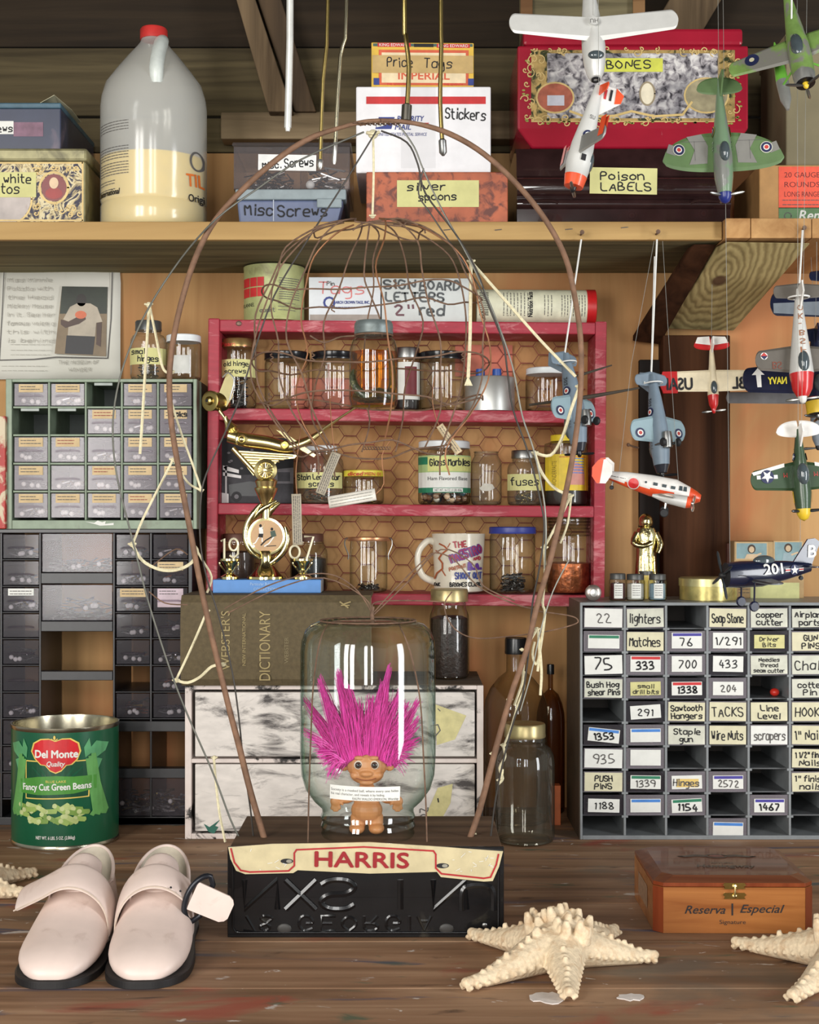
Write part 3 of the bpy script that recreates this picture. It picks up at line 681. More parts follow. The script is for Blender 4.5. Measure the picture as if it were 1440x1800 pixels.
for k in range(70):
    side = r.random(); 
    c = (r.uniform(930, 1298), r.choice([r.uniform(86, 94), r.uniform(206, 218)])) if side < .62 else (r.choice([r.uniform(922, 960), r.uniform(1264, 1300)]), r.uniform(92, 212))
    a = r.uniform(0, 6.28); r0 = r.uniform(4, 10); i.line([(c[0]+r0*(1-q/11)*cos(a+q*.6), c[1]+r0*(1-q/11)*sin(a+q*.6)) for q in range(11)], 1.8, GILT, 4)
for k in range(50): i.ell(r.choice([r.uniform(920, 934), r.uniform(1290, 1304)]) if k < 25 else r.uniform(935, 1290), r.uniform(100, 214) if k < 25 else r.uniform(214, 219), 3, 1.8, mat('leaf_gilt', (150, 150, 70), .4), 4, 8)
i.line([(1002, 196), (1030, 206), (1080, 204), (1110, 196), (1150, 205), (1200, 202), (1216, 180)], 4, GILT, 5); i.rect(934, 213, 1292, 215, GILT, 4)
i.build('picture_panel', bx.e)
i = bx.ink(); i.rect(1060, 103, 1165, 127, mat('yellow_tape', (206, 208, 80), .6), 7); i.hand('BONES', 1067, 122, 14, INK, 2.2, fit=76, w=8, rot=1); i.build('tape_label', bx.e)
ztop = bx.z+H+.025
bx = Box('wooden_crate', 'small rusty framed wooden crate on the red tin', 'crate', 925, -60, 1122, 50, 1195, 0.13, ztop)
CR = wood('crate_wood', (110, 76, 46), (166, 128, 84), 'X', .8); hw = bx.Wd/2
bx.body(wood('crate_inner', (92, 84, 60), (136, 126, 94), 'X'), 'panel', .001)
for q in ((-hw-.002, bx.H-.1, hw+.002, bx.H-.08), (-hw-.002, 0, hw+.002, .014), (-hw-.002, .056, hw+.002, .068)):
    b = MB(); b.box(q[0], -.006, q[1], q[2], .0, q[3], CR); b.build('slat', bx.e, bev=.001)
for q in (-1, 1):
    b = MB(); b.box(q*hw-.009, -.008, 0, q*hw+.009, -.0062, bx.H, CR); b.build('corner_post', bx.e, bev=.001)
# boxes at the shelf's far end
bx = Box('cardboard_box', 'tan cardboard box with orange and green shop label, on the short plank', 'box', 1335, 290, 1520, 395, 1216, 0.16, ZSH+.002)
bx.body(mat('tan_carton', (188, 142, 88), .7, var=.08), 'body', .0015)
i = bx.ink(); i.rect(1369, 293, 1520, 366, mat('fluo_orange', (240, 92, 66), .5), 1); i.rect(1369, 365, 1520, 390, mat('label_green', (92, 128, 84), .5), 1); i.font('Remington', 1404, 387, 17, WHITE, fit=104, w=2, shear=.2, bold=1)
for k, tx in enumerate(('20 GAUGE', 'ROUNDS', 'LONG RANGE')): i.font(tx, 1379, 312+k*17, 9, mat('label_ink', (120, 40, 36), .6), w=2, fit=62)
for y in (352, 360): i.squig(1376, 1450, y, 4, INKG, 1.4, 2, y)
i.ring(1385, 380, 6, 1.6, INKG, 2); i.build('label', bx.e)
zt = bx.z+bx.H
bx = Box('storage_box', 'olive grey fibreboard box on the tan carton beneath the green model plane', 'box', 1382, 62, 1520, 288, 1212, 0.15, zt)
bx.body(mat('olive_board', (128, 118, 90), .7, var=.12, scale=16), 'body', .002)
b = MB(); b.box(-bx.Wd/2-.002, -.004, bx.H-.012, bx.Wd/2+.002, .152, bx.H+.001, mat('olive_lid', (142, 130, 100), .7)); b.build('lid', bx.e, bev=.002)
# hanging metal rods
SATIN = mat('satin_rod', (226, 226, 220), .4, .45, var=.1)
def rod(name, label, pts, s, r, m, tipm, tip=0.012, tr=1.5, group='metal rods hanging from the ceiling'):
    P = [W(px, py, s) for px, py in pts]; top = P[0]; 
    t = thing(name, label, 'rod', P[-1], group=None)
    L = [p-P[-1] for p in P]; up = [Vector((L[0].x, 0, 1.619-P[-1].z))]+L
    b = MB(); b.tube(up, r, m, 10, sub=3); b.build('rod', t)
    b = MB(); d = (L[-2]-L[-1]).normalized(); b.tube([Vector((0, 0, 0))-d*.004, d*.0, d*tip, d*(tip+.002)], [r*.6, r*tr, r*tr, r], tipm, 12); b.build('tip', t)
rod('metal_rod', 'thick chrome rod with stepped tip hanging by the ledge board', [(510, -20), (509, 100), (506, 225)], 1480, .0042, SATIN, SATIN, .02, .8)
rod('metal_rod', 'thin brassy rod ending over the clear screw case label', [(577, -20), (568, 140), (563, 292)], 1480, .0022, BRASS, CHROME, .006, 1.5)
rod('metal_rod', 'thin bright rod ending at the screws inside the clear case', [(610, -20), (598, 100), (588, 283)], 1500, .0022, mat('pale_brass', (214, 206, 176), .2, 1.), CHROME, .02, 1.15)
rod('metal_rod', 'bent brass rod with dark ferrule before the cigar box', [(711, -20), (713, 60), (719, 120), (714, 212)], 1490, .0028, BRASS, mat('gunmetal', (96, 92, 84), .4, .9), .018, 2.2)
rod('metal_rod', 'bent brass rod with hollow tip before the handwriting on the mailing box', [(775, -20), (776, 80), (774, 180), (779, 268)], 1490, .0026, BRASS, STEEL, .014, 1.8)

# ================================================================== drawer cabinets
DRW = glass('drawer_plastic', (250, 248, 250), (214, 210, 214), .4, .13, haze=.16, hazec=(206, 198, 206))
DRWD = glass('smoky_drawer_plastic', (236, 234, 238), (170, 168, 174), .4, .1, haze=.05, hazec=(170, 164, 172))
DKS = mat('dark_steel', (84, 82, 80), .4, .9); BONE = mat('nylon_white', (224, 222, 214), .4); CPR = mat('copper_bits', (176, 104, 66), .35, .9)
_PILES = {}
def pile_mesh(k, wd, dp, h):
    key = (k, round(wd, 3), round(dp, 3), round(h, 3))
    if key not in _PILES:
        b = MB(); r = random.Random(k)
        kinds = [([STEEL, DKS], 46, .022, .0011), ([DKS, DKS, STEEL], 40, .03, .0013), ([STEEL, CHROME, BRASS], 46, .016, .0017), ([BRASS, CPR, DKS], 36, .02, .0014)][k % 4]
        nn = int(kinds[1]*max(.6, wd/.05)); screw_pile(b, -wd/2, wd/2, .002, dp, .0, h, min(nn, 110), kinds[0], k*7+1, kinds[2], kinds[3])
        for q in range(3): b.ell((r.uniform(-wd/2+.006, wd/2-.006), .006, r.uniform(.004, h*.8)), .0038, BONE, 8, 6)
        o = b.build('contents'); _PILES[key] = o.data; bpy.data.objects.remove(o)
    return _PILES[key]
def drawer(parent, cx, z0, wd, h, dep, gm, label=None, fill=0, seed=0, y=0.003, lip=True):
    """one pull-out drawer of clear plastic; returns the drawer object, whose children are handle, label and contents"""
    b = MB(); hw = wd/2; t = .0012
    b.box(-hw, 0, 0, hw, t, h, gm); b.box(-hw, t, 0, hw, dep, t, gm)
    b.box(-hw, t, t, -hw+t, dep, h*.8, gm); b.box(hw-t, t, t, hw, dep, h*.8, gm)
    d = b.build('drawer', parent, bev=.0009); d.location = (cx, y, z0)
    if lip:
        b = MB(); b.tube([(-hw*.72, -.001, h*.42), (-hw*.5, -.006, h*.46), (hw*.5, -.006, h*.46), (hw*.72, -.001, h*.42)], .0014, gm, 6); b.build('handle', d)
    if fill:
        o = bpy.data.objects.new('contents', pile_mesh(seed % 4 + (4 if fill > 1 else 0), wd-.004, min(dep, .06), h*.5 if fill > 1 else h*.28)); COL.objects.link(o); o.parent = d; o.location = (0, .0012, t+.0003); o['kind'] = 'stuff'
    if label: label(d)
    return d
def lattice(mb, xs, zs, dep, t, m, cells=None):
    """dividers of a drawer cabinet in its own frame"""
    for x in xs: mb.box(x-t/2, 0.0015, zs[0], x+t/2, dep, zs[-1], m)
    for a, c in zip(xs, xs[1:]):
        for z_ in zs: mb.box(a+t/2, 0.0015, z_-t/2, c-t/2, dep, z_+t/2, m)

# ---- black cabinet
BLK = mat('black_cabinet', (44, 44, 47), .35, var=.15)
cb = Box('drawer_cabinet', 'black cabinet of small clear drawers below the grey green one', 'cabinet', -84, 930, 338, 1455, 1160, .130, 0.0)
S = 1160
def lx(px): return (px-cb.cx)/S
def lz(py): return (cb.cy-py)/S
b = MB(); hw = cb.Wd/2
for q in ((-hw, 0, 0, -hw+.004, cb.D, cb.H), (hw-.006, 0, 0, hw, cb.D, cb.H), (-hw+.004, 0, cb.H-.006, hw-.006, cb.D, cb.H), (-hw+.004, 0, 0, hw-.006, cb.D, .012)): b.box(*q, BLK)
for px in (1.5, 70, 200, 265): b.box(lx(px)-.0016, .001, .012, lx(px)+.0016, cb.D, cb.H-.006, BLK)
rows = [937, 984, 1031, 1077, 1123, 1170, 1217, 1264, 1311, 1358, 1405]
for y in rows[1:]:
    b.box(lx(3), .002, lz(y)-.001, lx(68.5), cb.D, lz(y)+.001, BLK); b.box(lx(-80), .002, lz(y)-.001, lx(0), cb.D, lz(y)+.001, BLK)
    if y <= 1264:
        b.box(lx(202), .002, lz(y)-.001, lx(263.5), cb.D, lz(y)+.001, BLK); b.box(lx(266.5), .002, lz(y)-.001, lx(331), cb.D, lz(y)+.001, BLK)
for y0, y1 in ((1007, 1026), (1092, 1110), (1180, 1196), (1262, 1278), (1350, 1366), (1434, 1446)): b.box(lx(72), .0, lz(y1), lx(198), .02, lz(y0), BLK)
for y0, y1 in ((1268, 1286), (1351, 1368), (1436, 1450)): b.box(lx(202), 0, lz(y1), lx(331), .02, lz(y0), BLK)
b.build('body', cb.e, bev=.0008)
sd = 0
def tape_lab(cols=TAN, hfrac=.36, ink=INKG, red=False, s=0):
    def f(d):
        wd, h = lab_dim
        i = Ink(1170, 0, 0, y=0, w0=.0004); W_, H_ = wd*1170, h*1170
        i.rect(-W_*.36, -H_*.97, W_*.36, -H_*(.97-hfrac), cols, 1); r = random.Random(s)
        m = mat('ink_redbrown', (140, 60, 56), .7) if red else ink
        for q in (.80, .68): i.squig(-W_*.3, W_*r.uniform(.1, .3), -H_*(q+.06), 3.5, m, 1.4, 2, s+int(q*10))
        i.build('label', d)
    return f
for k, y in enumerate(rows[:-1]):
    y1 = rows[k+1]
    lab_dim = ((68-5)/S, (y1-y-5)/S)
    if k < 10: drawer(cb.e, lx(36), lz(y1-2.5), 63/S, (y1-y-5)/S, .12, DRWD, tape_lab(WHITE, .3, INKG, s=k) if k == 2 else None, fill=(1, 1, 1, 0, 2, 0, 1, 1, 2, 1)[k], seed=k)
    if k < 7: drawer(cb.e, lx(-40), lz(y1-2.5), 72/S, (y1-y-5)/S, .12, DRWD, None, 1, k+3)
    if k < 7:
        if k != 5: drawer(cb.e, lx(233), lz(y1-2.5), 58/S, (y1-y-5)/S, .12, DRWD, tape_lab(TAN, .36, s=k) if k == 2 else None, fill=(1, 1, 1, 1, 1, 0, 2)[k], seed=k+5)
        drawer(cb.e, lx(299), lz(y1-2.5), 60/S, (y1-y-5)/S, .12, DRWD, tape_lab(TAN, .36, s=k) if k == 1 else (tape_lab(mat('pale_pink_paper', (206, 186, 196), .6), .8, s=3) if k == 2 else None), fill=(1, 1, 0, 2, 1, 1, 1)[k], seed=k+2)
for (y0, y1, f, k) in ((938, 1006, 1, 0), (1028, 1091, 2, 1), (1367, 1433, 1, 2)): drawer(cb.e, lx(135), lz(y1), 124/S, (y1-y0)/S, .12, DRWD, None, f, k, lip=False)
drawer(cb.e, lx(266), lz(1435), 126/S, (1435-1369)/S, .12, DRWD, None, 2, 2, lip=False)
ZB = cb.H
# ---- grey green cabinet
GRN = mat('grey_green_metal', (124, 138, 118), .45, .1, var=.12, dirt=(96, 92, 78), dirt_lo=.6, dirt_hi=.8)
cg = Box('drawer_cabinet', 'grey green metal cabinet of twenty odd labelled clear drawers, on the black one', 'cabinet', 10, 666, 346, 929, S, .128, ZB)
def lx(px): return (px-cg.cx)/S
def lz(py): return (cg.cy-py)/S
b = MB(); hw = cg.Wd/2
for q in ((-hw, 0, 0, -hw+.0095, cg.D, cg.H), (hw-.0055, 0, 0, hw, cg.D, cg.H), (-hw+.0095, 0, cg.H-.005, hw-.0055, cg.D, cg.H), (-hw+.0095, 0, 0, hw-.0055, cg.D, .0135)): b.box(*q, GRN)
xs = [21, 86, 150.5, 214, 277.5, 339]; ys = [671, 716, 765, 815, 864, 913]
for px in xs[1:-1]: b.box(lx(px)-.0015, 0, .0135, lx(px)+.0015, cg.D, cg.H-.005, GRN)
for py in ys[1:-1]:
    for a, c in zip(xs, xs[1:]): b.box(lx(a)+.0015, 0, lz(py)-.0016, lx(c)-.0015, cg.D, lz(py)+.0016, GRN)
b.build('body', cg.e, bev=.0008)
b = MB(); b.box(-hw+.0095, cg.D-.002, .0135, hw-.0055, cg.D-.001, cg.H-.005, mat('cabinet_back', (88, 94, 92), .5)); b.build('back_panel', cg.e)
for px, py in ((53, 719), (118, 719), (182, 674)):
    b = MB(); b.box(lx(px-16), -.002, lz(py+4), lx(px+16), .001, lz(py-1), mat('clip_grey', (150, 158, 152), .4)); b.build('clip', cg.e, bev=.0005)
i = Ink(S, cg.cx, cg.cy); i.poly([(150, 917), (166, 919), (172, 915), (180, 918), (186, 916), (185, 921), (200, 919), (200, 923), (176, 924), (166, 921)], WHITE, 1); i.build('paint_chip', cg.e)
sd = 0
for r_ in range(5):
    for c_ in range(5):
        if (r_, c_) in ((0, 2), (1, 0), (1, 1)): continue
        x0, x1 = xs[c_]+3, xs[c_+1]-3; y0, y1 = ys[r_]+3, ys[r_+1]-3; sd += 1
        lab_dim = ((x1-x0)/S, (y1-y0)/S); nl = (r_, c_) in ((2, 2), (3, 1))
        f = None if nl else tape_lab(TAN, .36, INKG, red=(r_, c_) in ((1, 2), (4, 3), (2, 1), (3, 2)), s=sd)
        if (r_, c_) == (1, 4):
            def f(d, g=tape_lab(TAN, .36, INKG, s=3)):
                g(d); i = Ink(1170, 0, 0, w0=.0008); i.hand('ooks', -6, -30, 9, INK, 2, fit=26, w=3); i.build('marker_writing', d)
        drawer(cg.e, lx((x0+x1)/2), lz(y1), (x1-x0)/S, (y1-y0)/S, .11, DRW, f, fill=1 if sd % 4 else 2, seed=sd)
ZG = ZB+cg.H

# ---- right grey cabinet with handwritten labels
S = 1215
GRY = mat('grey_plastic_frame', (132, 136, 138), .4, var=.1)
cr = Box('drawer_cabinet', 'grey plastic cabinet of many small drawers with handwritten labels', 'cabinet', 1020, 1059, 1536, 1481, S, .165, 0.0)
def lx(px): return (px-cr.cx)/S
def lz(py): return (cr.cy-py)/S
hw = cr.Wd/2; b = MB()
for q in ((-hw, 0, 0, -hw+.0035, cr.D, cr.H), (hw-.0035, 0, 0, hw, cr.D, cr.H), (-hw+.0035, 0, cr.H-.0045, hw-.0035, cr.D, cr.H), (-hw+.0035, 0, 0, hw-.0035, cr.D, .006)): b.box(*q, GRY)
xs = [1024]+[1024+k*72.6+2 for k in range(1, 7)]+[1532]; ys = [1065+k*41.2 for k in range(11)]
for px in xs[1:-1]: b.box(lx(px)-.0017, 0, .006, lx(px)+.0017, cr.D, cr.H-.0045, GRY)
for py in ys[1:-1]:
    for a, c in zip(xs, xs[1:]):
        b.box(lx(a)+.0017, .012, lz(py)-.0011, lx(c)-.0017, cr.D, lz(py)+.0011, mat('grey_frame_dark', (90, 92, 94), .45))
b.build('body', cr.e, bev=.0006)
b = MB(); b.box(-hw-.001, .001, .0, -hw-.0002, cr.D, cr.H, mat('brown_side', (84, 70, 56), .6)); b.build('side_panel', cr.e)
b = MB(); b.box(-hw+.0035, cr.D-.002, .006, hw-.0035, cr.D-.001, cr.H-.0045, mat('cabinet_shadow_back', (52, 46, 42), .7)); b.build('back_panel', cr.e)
for px in xs[1:-1]:
    for py in ys[1:-1]:
        b = MB(); b.box(lx(px)-.0045, -.001, lz(py)-.001, lx(px)+.0045, .0008, lz(py)+.0022, GRY); b.build('clip', cr.e)
G_ = None
LAB = [['22~faded', 'lighters', 0, 'Soap Stone', 'copper|cutter', 'Airplane|parts', 'Drill|bits'],
 ['~green', 'Matches', '76~purple', '1/291~white', 'Driver|Bits~sm', 'GUN|PINS', 'Files'],
 ['75~big', '333~red', '700~white', '433~white', 'Needles|thread|seam cutter', 'Chalk', 'Tape'],
 ['Bush Hog|shear Pins', 'small|drill bits~sm', '1338~redw', '204~narrow', 0, 'cotter|Pin', 'Wire'],
 [0, '291~narrowb', 'Sawtooth|Hangers', 'TACKS', 'Line|Level', 'HOOKS', 'Nuts'],
 ['1353~blue', '~bluew', 'Staple|gun', 'Wire Nuts', 'scrapers~fade', '1" Nails', 'Nails'],
 ['935~faded', '~white', 0, 0, 0, '1 1/2" finish|Nails', 'Nails'],
 ['PUSH|PINS', '1339~green2', 'Hinges~yellow', '2572~purple2', 0, '1" finish|nails', 0],
 ['1188~narrow', '~bluew', '1154~greenw', 0, '1467~purplew', 0, 0],
 [0, 0, 0, '~bluew', 0, 0, 0]]
def right_label(text, style, wpx, hpx, seed):
    def f(d):
        r = random.Random(seed); i = Ink(S, 0, 0, w0=.0004); X0, X1, Y0, Y1 = -wpx/2+1.5, wpx/2-1.5, -hpx+2, -1.5
        base = WHITE if style else (CREAM if r.random() < .6 else mat('paper_grey', (206, 206, 190), .75)); ink = INK; tilt = r.uniform(-1.5, 1.5)
        if style in ('narrow', 'redw', 'narrowb', 'blue', 'greenw', 'purplew', 'bluew', 'yellow', 'purple2', 'green2', 'purple', 'white', 'green', 'red', 'sm'):
            X0 += 6; X1 -= 5; Y0 += 5 if style not in ('purple', 'red', 'white') else 1; Y1 -= 4
        if style in ('narrowb', 'blue'): tilt = 4 if style == 'narrowb' else -6
        if style == 'greenw': tilt = 3
        if style == 'sm': base = mat('old_yellow_paper', (206, 200, 140), .75)
        i.rect(X0, Y0, X1, Y1, base, 1, rot=tilt)
        bar = {'green': GREENP, 'green2': GREENP, 'greenw': GREENP, 'blue': LBLUE, 'bluew': LBLUE, 'purple': PURP, 'purple2': PURP, 'purplew': PURP, 'red': RED, 'redw': RED}.get(style)
        if bar: i.rect(X0+2, Y0+1, X1-1, Y0+6, bar, 2, rot=tilt)
        if style == 'yellow': i.rect(X0+8, Y0+6, X1-6, Y1-3, mat('old_tape_yellow', (222, 190, 110), .6), 2)
        if style in ('faded', 'fade', 'yellow', 'purple2', 'green2'): ink = INKG
        if style == 'narrow' and text == '204': ink = INKG
        lines = text.split('|') if text else []
        n = len(lines); H = (Y1-Y0)
        for k, L in enumerate(lines):
            h = {1: .48, 2: .30, 3: .2}[n]*H
            if style == 'big': h = .62*H
            yb = Y0+H*({1: .76, 2: .46, 3: .32}[n])+k*H*{1: 0, 2: .42, 3: .29}[n]+(2 if bar else 0)
            wid = min((X1-X0)*.84, len(L)*h*.78); i.hand(L, -wid/2+r.uniform(-1, 1), yb, h, ink, 2.6 if style in ('big', 'red', 'redw', 'purplew', 'blue', 'greenw') else 1.9 if n < 3 and style != 'sm' else 1.3, fit=wid, w=4, rot=-tilt*.6, seed=seed)
        i.build('label', d)
    return f
k = 0
for r_ in range(10):
    for c_ in range(7):
        t_ = LAB[r_][c_]; k += 1
        if t_ == 0: continue
        tx, _, st = t_.partition('~')
        x0, x1 = xs[c_]+2.6, xs[c_+1]-2.6; y0, y1 = ys[r_]+3, ys[r_+1]-2
        if c_ == 6: x1 = 1530
        drawer(cr.e, lx((x0+x1)/2), lz(y1), (x1-x0)/S, (y1-y0)/S, .12, DRW if k % 3 else DRWD, right_label(tx, st, x1-x0, y1-y0, k), fill=1 if k % 2 else 0, seed=k, y=.002, lip=False)
b = MB(); b.ell((0, 0, .006), (.007, .007, .006), mat('red_knob', (214, 52, 40), .35), 14, 8); o = b.build('push_pin'); o.location = (xx(1366, 1205), sp(S)+.03, EYE-(1229-HOR)/1205); 
o.location.z = lz(ys[4])+.0012; tag(o, 'small red plastic knob lying in an empty slot of the grey cabinet', 'knob')
ZR = cr.H

# ================================================================== sheet of paper and jars over the green cabinet
INKL = mat('pencil_pale', (172, 168, 158), .8)
PAPER = mat('aged_sheet', (212, 210, 200), .8, var=.06, scale=8, dirt=(176, 170, 150), dirt_lo=.55, dirt_hi=.8, dscale=6)
s0 = 1094; t = thing('paper_sheet', 'handwritten paper sheet with a snapshot of a man, pinned on the plywood wall', 'paper', (xx(100, s0), DW-.004, zz(667, s0)))
b = MB(); n = 10; rows_ = []
for j in range(9):
    v = (667-472)/s0*j/8
    rows_.append([Vector(((-22-100+(234 if j < 8 else 232)*q/n-8*j/8*0+ (0 if q else -0))/s0-.0*(j), -.004-.0025*sin(q*.7+j*.4), v)) for q in range(n+1)])
b.loft(rows_, PAPER, True, caps=False, closed=False); b.build('sheet', t, solid=0.0003)
yf = -.0072
i = Ink(s0, 100, 667, y=yf); i.line([(-20, 634), (60, 632), (100, 628), (190, 630), (196, 560), (198, 478)], 2, INKG, 0); i.line([(8, 478), (4, 560), (0, 632)], 1.6, INKG, 0)
for k, tx in enumerate(('Miss Minnie', 'Potato with', 'the Head', 'Mickey Mouse', 'in it. See her', 'famous voice a', 'this with', 'is behind')):
    i.hand(tx, 14, 496+k*15.2, 7, INKL, .9, fit=78 if k < 4 else 82, w=1)
for y in (606, 616, 624): i.squig(20, 90, y, 5, INKL, .8, 1, y)
i.hand('THE MUSEUM OF', 104, 640, 6, INKL, .8, fit=70, w=1); i.hand('WONDER', 122, 653, 6, INKL, .8, fit=38, w=1)
for y in (644, 652): i.squig(4, 84, y, 5, INKL, .8, 1, y)
i.build('writing', t)
i = Ink(s0, 100, 667, y=yf-.0004)
i.poly([(110, 504), (190, 505), (187, 627), (97, 622)], mat('snap_ground', (128, 108, 80), .5, var=.3, scale=20), 0); i.poly([(110, 504), (190, 505), (188.6, 552), (106, 552)], mat('snap_trees', (38, 46, 34), .5, var=.4, scale=30), 1)
SH = mat('snap_shirt', (176, 164, 146), .5); SK = mat('snap_skin', (70, 46, 36), .5)
i.poly([(124, 540), (138, 533), (160, 534), (172, 541), (181, 566), (170, 568), (168, 592), (120, 590), (122, 566), (112, 562)], SH, 2)
i.ell(144, 528, 9, 11, mat('snap_head', (34, 26, 22), .5), 2); i.poly([(108, 562), (121, 566), (140, 556), (150, 552), (152, 562), (140, 570), (116, 577), (108, 571)], SK, 3); i.poly([(171, 568), (180, 567), (178, 610), (170, 606)], SK, 3)
i.poly([(118, 590), (168, 592), (164, 624), (115, 622)], mat('snap_trousers', (32, 30, 34), .5), 2); i.ell(143, 554, 10, 7, mat('snap_orange', (206, 104, 66), .5), 4)
i.build('snapshot', t)

# ---- jars
def jar(name, label, cx, yt, yb, wpx, s, zb, lid=None, kind='straight', neck=.8, fill=None, gm=None, group=None, cat='jar', shoulder=.16, n=40, lidh=None, foot=True, solidc=None):
    """lid: (material, height px, width px)"""
    gm = gm or G_CLEAR; H = zz(yt, s)-zb; R = wpx/2/s; k = 1/s
    t = thing(name, label, cat, (xx(cx, s), sp(s), zb), group=group)
    lh = lid[1]*k if lid else 0; Hb = H-lh*(.92 if lid else 0); nr = R*neck
    if kind == 'straight': pr = [(0, .0005), (R*.86, .0005), (R*.96, .002), (R, .006), (R, Hb*(1-shoulder*.55)), (R*.985, Hb*(1-shoulder*.3)), (nr, Hb*(1-shoulder*.12)), (nr, Hb)]
    elif kind == 'mason': pr = [(0, .0005), (R*.84, .0005), (R*.95, .003), (R, .009), (R, Hb*(1-shoulder*1.6)), (R*.97, Hb*(1-shoulder*1.15)), (R*.86, Hb*(1-shoulder*.72)), (nr, Hb*(1-shoulder*.5)), (nr, Hb*(1-shoulder*.34)), (nr*1.05, Hb*(1-shoulder*.3)), (nr, Hb*(1-shoulder*.22)), (nr, Hb)]
    elif kind == 'bottle': pr = [(0, .0005), (R*.86, .0005), (R*.97, .003), (R, .01), (R, Hb*.66), (R*.96, Hb*.72), (R*.80, Hb*.79), (R*.55, Hb*.85), (nr*1.05, Hb*.885), (nr, Hb*.90), (nr, Hb)]
    b = MB(); b.lathe(pr, gm, n)
    if not lid: b.tube([(nr*cos(a*pi/16), nr*sin(a*pi/16), Hb) for a in range(33)], .0012, gm, 6, cap=False)
    b.build('glass', t)
    if foot and not solidc:
        b = MB(); b.tube([(R*.86*cos(a*pi/16), R*.86*sin(a*pi/16), .0035) for a in range(33)], .0022, gm, 6, cap=False); b.build('foot_ring', t)
    if lid:
        lr = lid[2]/2*k; z0 = H-lh
        b = MB(); b.lathe([(0, z0+.0005), (lr, z0), (lr*1.015, z0+lh*.12), (lr, z0+lh*.25), (lr, z0+lh*.88), (lr*.95, H), (lr*.9, H-.0008), (0, H-.0008)], lid[0], n); b.build('lid', t)
    if fill:
        m, frac, fk = fill; rr = R-.0018
        if fk == 'solid':
            b = MB(); zf = Hb*frac; pr2 = [(0, .0016)]+[(min(r_, 9)-.0016, z_) for r_, z_ in [(R*.95, .0022), (R, .006)]]+[(rr, zf*.96), (rr*.7, zf), (0, zf*.97)]; b.lathe(pr2, m, 28); b.build('contents', t)
        elif fk == 'balls':
            b = MB(); r = random.Random(int(cx)); zf = Hb*frac; rad = .0052
            for q in range(90):
                a, rr2 = r.uniform(0, 6.28), (R-.008)*sqrt(r.random()); b.ell((rr2*cos(a), rr2*sin(a), .0065+r.random()*zf), rad, r.choice(m), 8, 6)
            b.build('contents', t, kind='stuff')
        else:
            b = MB(); screw_pile(b, -R*.62, R*.62, -R*.62, R*.62, .002, Hb*frac, 90, m, int(cx), R*.9, .0012); b.build('contents', t, kind='stuff')
    t['_R'] = R; 
    def mk(): return Ink(s, cx, HOR-(zb-EYE)*s, R=R)
    return t, mk
SJ = 1142
DLID = mat('tarnished_lid', (86, 88, 88), .4, .5, var=.2); WLID = mat('white_lid', (222, 226, 228), .4, var=.04)
t, ik = jar('glass_jar', 'small hinges jar with a dark lid, on the grey green cabinet', 261, 565, 666, 63, SJ, ZG, (DLID, 17, 46), 'mason', .68, ([DKS, STEEL, BRASS], .3, 'nails'), G_DIRTY)
i = ik(); i.rect(231, 611, 292, 640, TAPE, 1); i.hand('small', 236, 622, 9, INK, 1.7, fit=28, w=2); i.hand('hinges', 248, 635, 10, INK, 1.7, fit=34, w=2); i.build('label', t)
t, ik = jar('glass_jar', 'clear jar with white lid and blank label, on the grey green cabinet', 323, 590, 666, 62, SJ, ZG, (WLID, 12, 60), 'straight', .93, None)
i = ik(); i.rect(306, 624, 338, 656, mat('faint_label', (196, 196, 190), .6), 1); i.build('label', t)
for k in range(2): pass
b = MB(); b.box(-.012, 0, 0, .012, .09, .17, mat('red_spine', (176, 48, 42), .5, dirt=(206, 190, 160), dirt_lo=.5, dirt_hi=.55)); o = b.build('storage_tin', bev=.001); o.location = (xx(-14, 1180), sp(1165), ZB+.0006); tag(o, 'narrow red tin squeezed beside the grey green cabinet on the black one', 'tin')

# ================================================================== red wall shelf with chicken wire and its jars
S = 1140; TILT = .008
PINK = distress('red_paint', (170, 44, 62), (196, 120, 124), .645, .76, 22, (1, 1, 4), .55, .25)
rs = thing('wall_shelf', 'red painted wall shelf of jars, backed with chicken wire', 'shelf', (xx(712.5, S), sp(S), zz(1064, S)), (0, TILT, 0))
def lx(px): return (px-712.5)/S
def lz(py): return (1064-py)/S
DP = .0945
for a, c in ((362, 382), (1043, 1063)):
    b = MB(); b.box(lx(a), 0, -.0015, lx(c), DP, lz(562), PINK); b.build('side_board', rs, bev=.002)
SHT = [(564, 585), (720, 741), (887, 907), (1044, 1064)]
for a, c in SHT:
    b = MB(); b.box(lx(382), .0005, lz(c), lx(1043), DP, lz(a), PINK); b.build('shelf_board', rs, bev=.002)
b = MB(); R_ = 21.5/S; r3 = R_*sqrt(3)*.42; wr = .0007; yb = DP-.0025
HEXW = mat('rust_red_wire', (120, 52, 44), .7, .2, var=.3)
